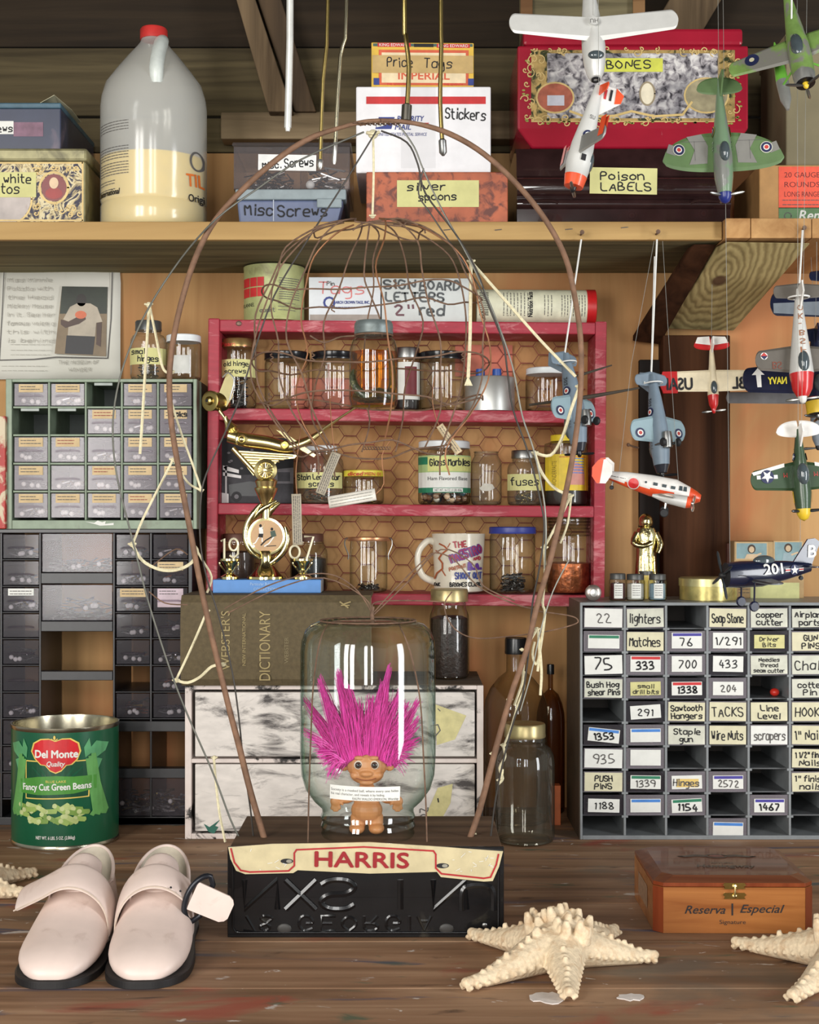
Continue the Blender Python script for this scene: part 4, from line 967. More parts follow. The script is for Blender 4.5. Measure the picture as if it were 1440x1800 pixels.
for si in range(3):
    za, zb_ = lz(SHT[si+1][0])+.001, lz(SHT[si][1])-.001; x0, x1 = lx(383), lx(1042); nc = int((x1-x0)/(R_*1.5))+1; nr = int((zb_-za)/(2*r3))+2
    def seg(p, q):
        (ax, az), (bx_, bz) = p, q
        if max(az, bz) > zb_+1e-6 and min(az, bz) > zb_: return
        if min(az, bz) < za and max(az, bz) < za: return
        def cl(u, v):
            (ux, uz), (vx, vz) = u, v
            if uz > zb_: f = (zb_-vz)/(uz-vz); return (vx+(ux-vx)*f, zb_)
            if uz < za: f = (za-vz)/(uz-vz); return (vx+(ux-vx)*f, za)
            return u
        p2, q2 = cl(p, q), cl(q, p)
        if min(p2[0], q2[0]) < x0 or max(p2[0], q2[0]) > x1: return
        b.tube([(p2[0], yb, p2[1]), (q2[0], yb, q2[1])], wr*(1.5 if abs(p[1]-q[1]) < 1e-6 else 1), HEXW, 4)
    for ci in range(nc):
        for ri in range(-1, nr):
            cx = x0+ci*R_*1.5; cz = za+ri*2*r3+(ci % 2)*r3
            P = [(cx+R_*cos(k*pi/3), cz+(r3 if k in (1, 2) else -r3 if k in (4, 5) else 0)) for k in range(6)]
            seg(P[0], P[1]); seg(P[1], P[2]); seg(P[2], P[3])
b.build('chicken_wire', rs, kind='stuff')
b = MB(); b.ell((lx(416), -.0005, lz(571)), (.0045, .0012, .004), mat('screw_head', (120, 96, 84), .5, .5), 12, 6); b.build('screw', rs)
for x0, y0, x1, y1 in ((500, 655, 640, 716), (800, 592, 905, 650), (520, 780, 560, 830)):
    pn = MB(); pn.box(lx(x0), DP-.0012, lz(y1), lx(x1), DP-.0006, lz(y0), mat('pink_stain', (190, 108, 88), .8, var=.25, scale=20)); pn.build('painted_patch', rs)
S7 = 1117
def sz(k, px): return EYE-(SHT[k][0]-HOR)/S-(px-712.5)/S*TILT+.0006
# top of the red shelf
GCAN = mat('lime_tin', (172, 176, 120), .45, .1, var=.12, dirt=(120, 112, 76), dirt_lo=.58, dirt_hi=.75)
cx = 482; z0 = sz(0, cx); t = thing('paint_can', 'pale green tin can with red squares, on top of the red shelf', 'can', (xx(cx, S7), sp(S7), z0)); R_ = 53/S7; H = .0865
b = MB(); b.lathe([(0, .0005), (R_*.97, .0005), (R_*1.01, .001), (R_*1.01, .0035), (R_, .0045), (R_, H-.004), (R_*1.01, H-.003), (R_*1.01, H), (R_*.95, H), (R_*.95, H-.003), (0, H-.003)], GCAN, 48); b.build('can', t)
i = Ink(S7, cx, HOR-(z0-EYE)*S7, R=R_)
for r_ in range(2):
    for c_ in range(3): i.rect(431+c_*13.2, 486+r_*18, 443+c_*13.2, 502+r_*18, RED, 1)
for y in range(488, 526, 4): i.squig(496, 528, y, 3, INKG, 1.2, 1, y)
i.font('FLANNEL', 430, 537, 6.5, INK, fit=22, w=1); i.hand('quart', 462, 548, 7, INKG, 1.2, w=1)
for y in (532, 538, 544): i.squig(494, 522, y, 3, INKG, 1, 1, y)
i.build('print', t)
bx = Box('cardboard_box', 'white tag carton with red handwriting, on top of the red shelf', 'box', 543, 487, 669, 562, S7+6, .07, sz(0, 606)); bx.body(mat('carton_white', (218, 222, 226), .6, var=.05), 'body', .001)
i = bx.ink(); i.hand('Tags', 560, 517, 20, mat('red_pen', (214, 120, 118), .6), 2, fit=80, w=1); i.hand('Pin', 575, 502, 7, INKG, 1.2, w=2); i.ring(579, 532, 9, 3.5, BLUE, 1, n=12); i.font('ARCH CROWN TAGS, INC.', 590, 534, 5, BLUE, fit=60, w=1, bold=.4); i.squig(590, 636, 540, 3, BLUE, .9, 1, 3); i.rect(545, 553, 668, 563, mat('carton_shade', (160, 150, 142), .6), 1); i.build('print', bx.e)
bx = Box('cardboard_box', 'white carton with thick grey marker writing about sign letters, on the red shelf', 'box', 671, 489, 828, 562, S7+6, .07, sz(0, 748)); bx.body(mat('carton_grey', (206, 210, 208), .6, var=.05), 'body', .001)
MK = mat('grey_marker', (86, 90, 92), .6, var=.2)
i = bx.ink(); i.hand('SIGN', 676, 508, 15, MK, 3.4, fit=54, w=1); i.hand('BOARD', 738, 510, 16, MK, 3.4, fit=70, w=1); i.hand('LETTERS', 678, 530, 15, MK, 3.4, fit=102, w=1); i.hand('2"', 694, 553, 17, mat('plum_marker', (112, 76, 84), .6), 3.6, fit=34, w=1); i.hand('red', 738, 554, 18, MK, 3.6, fit=42, w=1); i.build('marker_writing', bx.e)
zc = sz(0, 940); R_ = 31/S7; t = thing('cocoa_canister', 'cream canister with red lid lying on its side on the red shelf', 'canister', (xx(838, S7), sp(S7), zc+R_*1.04), (0, TILT, 0))
Mx = Matrix(((0, 0, 1, 0), (0, 1, 0, 0), (-1, 0, 0, 0), (0, 0, 0, 1)))
L = 196/S7; b = MB(); b.lathe([(0, 0), (R_, 0), (R_, L), (0, L)], mat('canister_cream', (214, 212, 186), .5), 40, Mx); b.build('can', t)
b = MB(); b.lathe([(0, L-.004), (R_*1.03, L-.004), (R_*1.03, L+.010), (R_*.95, L+.011), (0, L+.011)], mat('canister_red', (190, 32, 34), .35), 40, Mx); b.build('lid', t)
def cyl_fn(u, v, w):
    v2 = max(-R_*.98, min(R_*.98, v)); return Vector((u, -sqrt(R_*R_-v2*v2)-w, v2))
i = Ink(S7, 838, 534, fn=cyl_fn)
for y in range(512, 552, 3): i.line([(842, y), (857, y)], [1, 2, 1.4][y % 3], INK, 1)
i.font('Nutrition Facts', 934, 554, 8, INK, fit=44, w=1, rot=90, bold=.7)
for x in list(range(884, 930, 6))+[955, 961, 967]+list(range(985, 1030, 5)):
    y = 512 if x < 940 else 516; r = random.Random(x)
    while y < 552: L2 = r.uniform(2, 8); i.line([(x, y), (x, min(552, y+L2))], 1.2, INKG, 1); y += L2+2
i.line([(892, 510), (892, 552)], 1.6, INK, 1); i.line([(921, 510), (921, 552)], 1.6, INK, 1); i.build('print', t)
# row one
BLID = mat('black_lid', (24, 24, 27), .18, var=.1)
GLID = mat('gold_lid', (176, 150, 96), .3, .8, dirt=(130, 60, 50), dirt_lo=.5, dirt_hi=.6)
t, ik = jar('glass_jar', 'old hinge screws jar with gold lid and tape label, on the upper row', 419, 597, 720, 63, S7, sz(1, 419), (GLID, 15, 58), 'straight', .88, ([DKS, DKS, STEEL], .5, 'nails'))
i = ik(); i.font('Pears', 394, 608, 7, RED, fit=24, w=8); i.rect(388, 631, 450, 662, TAPE, 1); i.hand('old hinge', 397, 643, 8, INK, 1.4, fit=42, w=2); i.hand('screws', 399, 656, 8, INK, 1.4, fit=36, w=2); i.build('label', t)
for cx_, lb in ((505, 'clear straight jar with black lid next to the hinge screws jar'), (588, 'clear straight jar with black lid beside the hanging snake specimen'), (777, 'clear straight jar with black lid beside the round metal tin')):
    jar('glass_jar', lb, cx_, 620, 720, 79, S7, sz(1, cx_), (BLID, 14, 80), 'straight', .95, None, group=None)
t, ik = jar('glass_jar', 'small dark jar with red and white label and metal lid, on the upper row', 716, 612, 720, 46, S7, sz(1, 716), (STEEL, 18, 44), 'straight', .85, (mat('dark_liquor', (34, 24, 24), .4), .9, 'solid'))
i = ik(); i.rect(696, 636, 737, 702, WHITE, 2); i.rect(712, 644, 732, 694, mat('dark_red_label', (110, 34, 40), .5), 3); i.build('label', t)
cx_ = 861; z0 = sz(1, cx_); R_ = 44/S7; H = zz(664, S7)-z0
t = thing('metal_tin', 'round brushed metal tin with two blue knobs, on the upper row', 'tin', (xx(cx_, S7), sp(S7), z0))
b = MB(); b.lathe([(0, .0005), (R_, .0005), (R_, H-.0015), (R_*.97, H), (0, H)], mat('brushed_tin', (210, 210, 206), .4, .85, var=.04), 40); b.build('can', t)
for dx in (-17, 12):
    b = MB(); b.lathe([(0, H), (8/S7, H), (8/S7, H+.008), (7.5/S7, H+.0125), (0, H+.0125)], mat('blue_knob', (44, 82, 160), .4), 14, Matrix.Translation((dx/S7, -.012+abs(dx)*.0002, 0))); b.build('knob', t)
jar('glass_jar', 'clear jar with white lid near the end of the upper row', 962, 648, 720, 76, S7, sz(1, 962), (WLID, 11, 74), 'straight', .94, None)
# row two
bx = Box('photo_print', 'black and white print of an old truck, standing behind the trophy', 'picture', 389, 770, 516, 886, S7+4, .004, sz(2, 452)); bx.body(mat('print_black', (30, 30, 33), .8, var=.3, scale=14), 'board', .0006)
i = bx.ink(); g1 = mat('print_grey', (92, 88, 92), .6, var=.3, scale=60); g2 = mat('print_light', (196, 192, 190), .4); g3 = mat('print_mid', (50, 48, 52), .7, var=.4, scale=50)
i.poly([(390, 836), (516, 832), (516, 884), (390, 884)], g3, 0)
i.poly([(392, 818), (420, 826), (420, 832), (392, 826)], g2, 1); i.poly([(392, 830), (424, 836), (424, 841), (392, 836)], g2, 1); i.rect(396, 820, 399, 880, g2, 1); i.poly([(470, 826), (516, 822), (516, 850), (480, 850)], g1, 1); i.rect(488, 830, 510, 846, g3, 2)
i.poly([(402, 852), (440, 846), (472, 852), (472, 872), (404, 872)], mat('print_dark', (26, 26, 30), .4), 2); i.ell(416, 873, 9, 9, INK, 3); i.ell(462, 872, 8, 8, INK, 3); i.ell(416, 873, 4, 4, g1, 4); i.poly([(390, 866), (402, 868), (402, 884), (390, 884)], g2, 2)
for q in range(14): i.ell(rng.uniform(395, 450), rng.uniform(790, 830), 3, 2, g1, 1, 8)
i.build('print', bx.e)
t, ik = jar('glass_jar', 'stain and screws jar with masking tape label, on the middle row', 562, 784, 887, 84, S7, sz(2, 562), (WLID, 9, 62), 'mason', .74, ([STEEL, DKS, CPR], .36, 'nails'), G_DIRTY)
i = ik(); i.rect(521, 830, 602, 858, TAPE, 1); i.hand('Stain Lead Star', 526, 843, 9, INK, 1.7, fit=72, w=2); i.hand('screws', 546, 855, 9, INK, 1.7, fit=42, w=2); i.build('label', t)
t, ik = jar('glass_jar', 'squat jar with printed yellow lid, on the middle row', 640, 827, 887, 70, S7, sz(2, 640), (mat('yellow_lid', (222, 206, 70), .4), 11, 72), 'straight', .95, ([BRASS, STEEL], .15, 'nails'), shoulder=.3)
i = Ink(S7, 640, HOR-(sz(2, 640)-EYE)*S7, R=37.2/S7); i.font('diced', 612, 836, 7, RED, fit=26, w=1, shear=.2, bold=.4); i.font('MIEN 01', 642, 836, 6, RED, fit=28, w=1); i.build('lid_print', t)
MARB = [mat('marble_%d' % k, c, .1, coat=.6, var=.3, scale=90) for k, c in enumerate(((196, 190, 176), (120, 84, 60), (70, 96, 104), (210, 180, 150), (60, 52, 48), (150, 120, 96)))]
t, ik = jar('glass_jar', 'big jar of marbles with white lid and green label, on the middle row', 781, 776, 889, 92, S7, sz(2, 781), (WLID, 13, 90), 'straight', .95, (MARB, .2, 'balls'))
i = ik(); i.rect(736, 800, 827, 866, WHITE, 1); i.rect(736, 800, 827, 830, mat('label_pale_green', (166, 190, 130), .5), 2); i.rect(736, 803, 752, 816, GREENP, 3); i.rect(752, 802, 827, 828, mat('yellow_green_tape', (206, 206, 130), .6), 4); i.hand('Glass Marbles', 756, 818, 12, INK, 1.9, fit=68, w=5); i.font('Ham Flavored Base', 752, 844, 6.5, INK, fit=68, w=3); i.rect(736, 857, 827, 866, GREENP, 2); i.rect(761, 858, 812, 864.5, WHITE, 3); i.font('NET WT. 16 OZ. (1 LB) 454g', 764, 863.5, 4.2, INK, fit=46, w=4); i.build('label', t)
t, ik = jar('glass_jar', 'small open jar with a torn diamond label, on the middle row', 855, 795, 889, 54, S7, sz(2, 855), None, 'mason', .78, None, G_DIRTY)
i = ik(); i.poly([(842, 858), (850, 850), (864, 851), (868, 858), (860, 863), (846, 863)], mat('torn_label', (200, 196, 184), .7), 1); i.build('label', t)
t, ik = jar('glass_jar', 'fuses jar with masking tape label and metal lid, on the middle row', 922, 792, 889, 60, S7, sz(2, 922), (STEEL, 14, 46), 'mason', .7, ([STEEL, BRASS, DKS], .22, 'nails'), G_DIRTY)
i = ik(); i.rect(892, 833, 952, 862, TAPE, 1); i.hand('fuses', 898, 853, 13, INK, 1.9, fit=46, w=2); i.build('label', t)
t, ik = jar('glass_jar', 'dark jar with yellow lid and yellow paste label, at the end of the middle row', 995, 765, 889, 76, S7, sz(2, 995), (mat('yellow_lid2', (226, 200, 50), .4), 11, 54), 'straight', .7, (mat('dark_paste', (52, 44, 40), .5), .3, 'solid'))
i = ik(); i.rect(958, 798, 1033, 862, mat('label_yellow', (222, 192, 52), .5), 1); i.poly([(996, 828), (1006, 812), (1018, 816), (1024, 832), (1024, 852), (994, 852)], mat('label_pink', (206, 142, 128), .5), 2); i.font('WONDERPASTE', 975, 854, 7, mat('label_olive', (120, 100, 40), .6), fit=44, w=2, rot=90)
for k in range(6): i.squig(998, 1022, 806+k*5, 4, LBLUE, 1.6, 3, k)
i.squig(980, 1026, 803, 3, RED, 1.2, 2, 5); i.build('label', t)
# row three
jar('glass_jar', 'dark brown jar standing behind the gold 19 of the trophy', 418, 938, 1044, 62, S7, sz(3, 418), (mat('rust_lid', (96, 62, 50), .5, .3), 14, 52), 'mason', .8, (mat('brown_fill', (58, 38, 30), .5), .8, 'solid'))
jar('glass_jar', 'square shouldered jar of black stuff with dark lid, behind the hanging paper strip', 543, 938, 1044, 66, S7, sz(3, 543), (mat('rust_lid', (96, 62, 50)), 14, 52), 'mason', .8, (mat('black_fill', (16, 13, 14), .3), .68, 'solid'))
t, ik = jar('glass_jar', 'clip top glass jar with copper ring holding a few nails', 648, 944, 1044, 66, S7, sz(3, 648), (mat('copper_ring_lid', (206, 150, 110), .3, .7), 7, 74), 'straight', .98, ([STEEL, DKS], .06, 'nails'))
for q in (-1, 1):
    b = MB(); hx = 37/S7*q; hz = zz(950, S7)-sz(3, 648); b.tube([(hx*.98, -.004, hz+.004), (hx*1.1, -.004, hz+.002), (hx*1.12, -.004, hz-.008), (hx*.95, -.004, hz-.022), (hx*.97, -.004, hz-.03)], .001, STEEL, 6, sub=3); b.build('clip', t)
# mug
cx_ = 806; z0 = sz(3, cx_); t = thing('mug', 'cream mug painted with red and purple lettering, on the bottom row', 'mug', (xx(cx_, S7), sp(S7), z0)); H = zz(938, S7)-z0; R0, R1 = 43/S7, 47/S7
MUG = mat('mug_cream', (216, 208, 190), .25, coat=.4, var=.04)
b = MB(); b.lathe([(0, .0008), (R0*.9, .0008), (R0, .003), (R0*1.0, H*.4), (R1*.985, H*.9), (R1, H), (R1*.95, H), (R0*.93, H*.5), (R0*.9, .004), (0, .004)], MUG, 48); b.build('cup', t)
b = MB(); b.tube([(-R0*.92, -.004, H*.84), (-R0*1.25, -.008, H*.88), (-R0*1.6, -.010, H*.72), (-R0*1.66, -.01, H*.5), (-R0*1.45, -.008, H*.28), (-R0*.94, -.004, H*.18)], [.006, .0055, .005, .005, .0055, .006], MUG, 12, sub=4); b.build('handle', t)
i = Ink(S7, cx_, HOR-(z0-EYE)*S7, R=lambda v: R0+(R1-R0)*max(0, min(1, v/H))); CR_ = mat('mug_crimson', (160, 40, 56), .4); PU = mat('mug_purple', (92, 48, 140), .4); BR = mat('mug_brown', (166, 84, 44), .5)
i.hand('THE', 797, 963, 10, CR_, 2.4, fit=22, rot=6); i.hand('MAESTRO', 793, 989, 15, PU, 4.4, fit=56, rot=18); i.hand('MAESTRO', 793, 989, 15, CR_, 1.6, fit=56, rot=18, w=3); i.hand('AND', 831, 985, 6, CR_, 1.5, fit=13, rot=5); i.hand('B.A.', 822, 1001, 12, PU, 3.8, fit=22); i.hand('PORTRAIT', 789, 1004, 6, BR, 1.3, fit=30, rot=14); i.hand('SHOOT OUT', 799, 1018, 11, BLUE, 2, fit=46); i.hand('BRIONES CLARK', 790, 1031, 7, INK, 1.5, fit=54); i.hand('YAK', 762, 1031, 6, INK, 1.3, fit=11)
i.line([(772, 956), (780, 960), (786, 966), (776, 974), (771, 982), (777, 990), (777, 1000), (768, 1008), (764, 1018)], 2.6, BR, 1); i.line([(786, 962), (790, 955)], 1.6, BR, 1); i.line([(774, 974), (766, 968)], 1.6, BR, 1); i.line([(776, 1002), (782, 1012)], 1.8, BR, 1); i.build('painted_lettering', t)
jar('glass_jar', 'clear jar with a flat blue lid, beside the lettered mug', 901, 926, 1046, 80, S7, sz(3, 901), (mat('blue_lid', (52, 62, 140), .4), 12, 82), 'straight', .95, ([STEEL, DKS], .28, 'nails'))
t, ik = jar('glass_jar', 'large open jar of copper bits, at the end of the bottom row', 1000, 912, 1046, 78, S7, sz(3, 1000), None, 'mason', .92, (mat('copper_coins', (176, 100, 62), .35, .85, var=.4, scale=120, bump=.6), .42, 'solid'))
for k in range(5):
    b = MB(); R_ = 36/S7; zc = (1046-920-k*6)/S7; b.tube([(R_*cos(a*pi/16), R_*sin(a*pi/16), zc) for a in range(33)], .0012, G_CLEAR, 6, cap=False); b.build('thread_ring', t)

# ================================================================== white two drawer cabinet, dictionary, trophy
S = 1213
WP = distress('chipped_white_paint', (224, 216, 208), (70, 64, 62), .615, .73, 13, (1, 1, 2.8), .6, .3)
WPF = distress('worn_white_frame', (226, 212, 204), (40, 36, 34), .66, .7, 14, (1, 1, 1), .6, .2)
cw = Box('drawer_chest', 'chipped white two drawer chest behind the big glass jar', 'chest', 325, 1205, 850, 1475, S, .185, 0)
hw = cw.Wd/2; b = MB(); tk = .0095
for q in ((-hw, 0, 0, -hw+tk, cw.D, cw.H), (hw-tk, 0, 0, hw, cw.D, cw.H), (-hw+tk, 0, cw.H-.006, hw-tk, cw.D, cw.H), (-hw+tk, 0, 0, hw-tk, cw.D, .008), (-hw+tk, 0, cw.H*.495, hw-tk, cw.D, cw.H*.495+.006), (-hw+tk, cw.D-.004, .008, hw-tk, cw.D-.001, cw.H-.006)): b.box(*q, WPF)
b.build('case', cw.e, bev=.001)
b = MB(); b.box(-hw+.001, .002, cw.H+.0003, hw-.001, cw.D, cw.H+.0011, wood('chest_top', (84, 72, 60), (122, 106, 88), 'X')); b.build('top_board', cw.e)
for k, (z0, z1) in enumerate(((.011, cw.H*.495-.002), (cw.H*.495+.009, cw.H-.010))):
    b = MB(); b.box(-hw+tk+.005, .0015, z0, hw-tk-.003, .012, z1, WP); b.box(-hw+tk+.005, .012, z0, hw-tk-.003, cw.D-.01, z0+.004, WPF); d = b.build('drawer', cw.e, bev=.0012)
    i = cw.ink(y=.0015); i.poly([(765, 1238), (820, 1258), (800, 1300), (768, 1310)] if k else [(770, 1385), (796, 1378), (792, 1412), (772, 1448), (740, 1454)], mat('yellowed_tape', (206, 196, 140), .5, var=.15), 1)
    if k: i.line([(758, 1276), (770, 1274), (774, 1284), (764, 1296)], 2, INKG, 2); i.line([(770, 1246), (774, 1250)], 1.6, INKG, 2)
    else: i.hand('DZ', 752, 1440, 14, INKG, 1.8, w=2, rot=90); i.line([(770, 1404), (771, 1410)], 2.4, INK, 2); j = cw.ink(y=.0015); j.poly([(358, 1448), (368, 1454), (374, 1450), (388, 1440), (378, 1452), (384, 1454), (376, 1466), (366, 1462)], mat('green_smear', (30, 96, 80), .5), 1); j.build('paint_smear', d)
    i.build('tape', d)
ZW = cw.H+.0012
# dictionary
BUCK = mat('book_buckram', (92, 79, 54), .8, var=.18, scale=160, bump=.3)
bk = Box('dictionary', 'thick olive brown old dictionary lying on the white chest', 'book', 317, 1047, 652, 1205, 1226, .142, ZW)
hw = bk.Wd/2; b = MB(); H = bk.H
sec = [(0, .012, 0), (0, .004, .01), (0, 0, H*.3), (0, 0, H*.7), (0, .004, H-.01), (0, .012, H)]
ring = [(y, z) for _, y, z in sec]+[(.142, H), (.142, H-.004), (.016, H-.004), (.008, H-.012), (.006, H*.5), (.008, .012), (.016, .004), (.142, .004), (.142, 0)]
b.loft([[Vector((-hw, y, z)) for y, z in ring], [Vector((hw, y, z)) for y, z in ring]], BUCK, False); b.build('cover', bk.e)
b = MB(); b.box(-hw+.003, .0165, .0045, hw-.003, .139, H-.0045, mat('page_edges', (196, 180, 144), .9, var=.2, scale=200)); b.build('pages', bk.e)
GT = mat('faded_gilt', (150, 132, 84), .5, .1)
i = bk.ink(); i.font("WEBSTER'S", 404, 1178, 15, GT, fit=104, w=2, rot=90); i.font('NEW INTERNATIONAL', 432, 1170, 6, GT, fit=92, w=2, rot=90); i.font('DICTIONARY', 475, 1196, 19, GT, fit=122, w=2, rot=90); i.font('WEBSTER', 507, 1166, 7, mat('gilt_rubbed', (124, 110, 76), .6), fit=46, w=2, rot=90)
i.line([(598, 1058), (612, 1068), (604, 1062), (616, 1058)], 2.4, GT, 2); i.line([(600, 1064), (614, 1064)], 2, GT, 2); i.build('spine_lettering', bk.e)
ZD = ZW+H
blu = Box('box_base', 'sky blue flat box under the gold trophy, on the dictionary', 'box', 374, 1019, 564, 1042, 1182, .058, ZD)
blu.body(mat('sky_blue_card', (84, 140, 206), .45, var=.06), 'body', .001)
b = MB(); b.box(blu.Wd/2-.0002, .001, .001, blu.Wd/2+.0006, .057, blu.H-.001, mat('grey_end', (150, 150, 150), .5)); b.build('end_label', blu.e)
i = blu.ink(); i.font('Particular Baby', 440, 1029, 5, mat('pale_blue_print', (170, 200, 232), .5), fit=38, w=1); i.font('COLLECTION', 446, 1038, 5, mat('pale_blue_print', (170, 200, 232)), fit=40, w=1); i.build('print', blu.e)
ZT = ZD+blu.H
# trophy
S = 1170; cx = 468
tr = thing('trophy', 'gold trophy with footballers medallion and year 19 07, on the sky blue box', 'trophy', (xx(cx, S), sp(S), ZT))
def tx(px): return (px-cx)/S
yT = HOR-(ZT-EYE)*S
def tz(py): return (yT-py)/S
PG = mat('pale_gold', (226, 212, 158), .14, 1., var=.05)
b = MB(); b.lathe([(0, .0003), (34/S, .0003), (34/S, .004), (28/S, .006), (18/S, tz(1000)), (12/S, tz(992)), (11/S, tz(975)), (14/S, tz(968)), (0, tz(966))], PG, 32); b.build('base', tr)
# spiral stem and ring round the medallion
mz = tz(943); b = MB()
b.lathe([(0, -.004), (33/S, -.004), (34.5/S, -.001), (33/S, .003), (29/S, .0035), (0, .002)], PG, 36, Matrix.Translation((tx(469), -.004, mz)) @ Matrix.Rotation(pi/2, 4, 'X')); b.build('medallion_ring', tr)
i = Ink(S, cx, yT, y=-.0077); i.ell(470, 943, 28.5, 28.5, mat('medal_tan', (190, 150, 104), .4), 0)
GS = mat('shirt_green', (24, 60, 40), .4); WT = mat('shirt_white', (226, 226, 220), .4)
i.poly([(456, 928), (463, 926), (464, 938), (457, 939)], WT, 1); i.ell(459, 924, 2.4, 2.8, INK, 1, 10); i.line([(463, 929), (466, 921)], 1.6, TAN, 1); i.poly([(456, 938), (464, 938), (463, 945), (455, 944)], INK, 1); i.line([(456, 944), (450, 954), (446, 956)], 2, WT, 1); i.line([(462, 944), (462, 952)], 2, WT, 1); i.ell(447, 960, 2.6, 2.6, WT, 1, 10)
i.poly([(476, 934), (484, 932), (487, 942), (478, 945)], GS, 1); i.ell(479, 930, 2.4, 2.8, INK, 1, 10); i.line([(478, 944), (468, 950), (460, 958)], 2.4, INK, 1); i.line([(482, 944), (474, 955), (466, 960)], 2.2, WT, 1); i.line([(470, 960), (486, 959)], 1.4, INK, 1); i.build('medallion', tr)
for s_, pts in ((1, [(458, 886), (446, 903), (435, 922), (432, 945), (441, 968), (458, 982)]), (-1, [(486, 880), (474, 888), (458, 898), (446, 912)]), (1, [(502, 926), (506, 946), (499, 968), (482, 986), (462, 996)]), (-1, [(492, 884), (478, 896), (474, 908)])):
    b = MB(); b.tube([(tx(px), -.004, tz(py)) for px, py in pts], [.0022]+[.0048]*(len(pts)-2)+[.0022], PG, 10, sub=4); b.build('swirl', tr)
b = MB(); b.lathe([(0, tz(896)), (7/S, tz(896)), (9/S, tz(886)), (17/S, tz(868)), (20/S, tz(862)), (21/S, tz(858)), (17/S, tz(856)), (20/S, tz(846)), (17/S, tz(842)), (0, tz(842))], GOLD, 32); b.build('cup', tr)
b = MB(); b.lathe([(9/S, tz(912)), (8/S, tz(880)), (0, tz(880))], PG, 20); b.build('stem', tr)
# wheel topper with wing
Rw = Matrix.Translation((tx(468), -.006, tz(827))) @ Matrix.Rotation(pi/2, 4, 'X')
b = MB(); b.lathe([(0, -.006), (14/S, -.006), (20/S, -.004), (20/S, .004), (14/S, .006), (13/S, .004), (4/S, .006), (0, .0075)], GOLD, 32, Rw)
for k in range(16): a = k*pi/8; b.tube([Rw @ Vector((4/S*cos(a), 4/S*sin(a), .0055)), Rw @ Vector((13/S*cos(a), 13/S*sin(a), .0050))], .0007, GOLD, 5)
b.build('wheel', tr)
def wsec(pts, y0, y1, m): 
    bb = MB(); bb.prism([(tx(a), tz(c)) for a, c in pts], y0, y1, m); return bb
wsec([(412, 792), (524, 800), (518, 806), (492, 808), (484, 816), (455, 822), (446, 836)], -.004, .004, GOLD).build('wing', tr, bev=.001)
for k in range(6):
    b = MB(); b.tube([(tx(420+k*5), -.0045, tz(796+k*5.2)), (tx(516-k*8), -.0045, tz(802+k*3.4))], .0009, GOLD, 6); b.build('wing_rib', tr)
b = MB(); b.tube([(tx(410), -.002, tz(788)), (tx(452), -.002, tz(834))], .0042, GOLD, 10); b.build('strut', tr)
# tilted car body on top
ax = [(402, 766), (430, 773), (470, 779), (506, 786), (540, 776), (566, 758)]
b = MB(); b.tube([(tx(a), 0, tz(c)) for a, c in ax], [.010, .0115, .011, .0095, .007, .003], GOLD, 14, sub=5); b.build('car_body', tr)
b = MB(); b.tube([(tx(560), 0, tz(761)), (tx(600), 0, tz(733)), (tx(632), .0, tz(712))], [.003, .0018, .0014], GOLD, 8); b.build('nose_rod', tr)
b = MB(); b.prism([(tx(486), tz(756)), (tx(500), tz(760)), (tx(556), tz(800)), (tx(552), tz(804)), (tx(520), tz(786))], -.0055, -.0045, PG); b.build('tail_fin', tr, bev=.0004)
for (px, py, rr) in ((426, 773, 11), (502, 783, 8)):
    M_ = Matrix.Translation((tx(px), -.010, tz(py))) @ Matrix.Rotation(pi/2, 4, 'X')
    b = MB(); b.lathe([(0, -.004), (rr/S, -.004), (rr/S, .003), (rr*.8/S, .0045), (rr*.5/S, .003), (rr*.3/S, .005), (0, .0055)], GOLD, 24, M_); b.build('wheel', tr)
b = MB(); b.lathe([(0, 0), (9/S, 0), (12/S, .003), (9/S, .006), (13/S, .009), (10/S, .013), (7/S, .018), (4/S, .026), (5/S, .03), (0, .031)], GOLD, 24, Matrix.Translation((tx(412), 0, tz(764))) @ Matrix.Rotation(-.5, 4, 'Y')); b.build('turned_post', tr)
Mr = Matrix.Translation((tx(378), -.004, tz(706))) @ Matrix.Rotation(pi/2, 4, 'X') @ Matrix.Rotation(-.55, 4, 'Y')
b = MB(); b.lathe([(0, -.022), (15/S, -.022), (17/S, -.016), (16/S, .004), (18/S, .006), (18/S, .011), (15/S, .012), (8/S, .012), (7/S, .016), (3/S, .018), (0, .018)], BRASS, 32, Mr)
b.build('reel', tr)
b = MB(); b.lathe([(0, .018), (3/S, .018), (3/S, .0185), (0, .0186)], INK, 12, Mr); b.build('reel_bore', tr)
b = MB(); b.tube([(tx(386), 0, tz(722)), (tx(396), 0, tz(736)), (tx(404), 0, tz(750)), (tx(410), 0, tz(760))], [.003, .0022, .0034, .004], GOLD, 10, sub=3); b.build('reel_stem', tr)
b = MB(); b.prism([(tx(386), tz(690)), (tx(396), tz(664)), (tx(406), tz(658)), (tx(412), tz(668)), (tx(408), tz(700)), (tx(398), tz(716))], -.002, .002, PG); b.build('reel_plate', tr, bev=.0008)
b = MB(); b.tube([(tx(392), -.004, tz(664)), (tx(402), -.005, tz(656)), (tx(412), -.005, tz(668)), (tx(408), -.006, tz(690)), (tx(404), -.006, tz(704))], .0012, CHROME, 8, sub=4); b.build('bail_wire', tr)
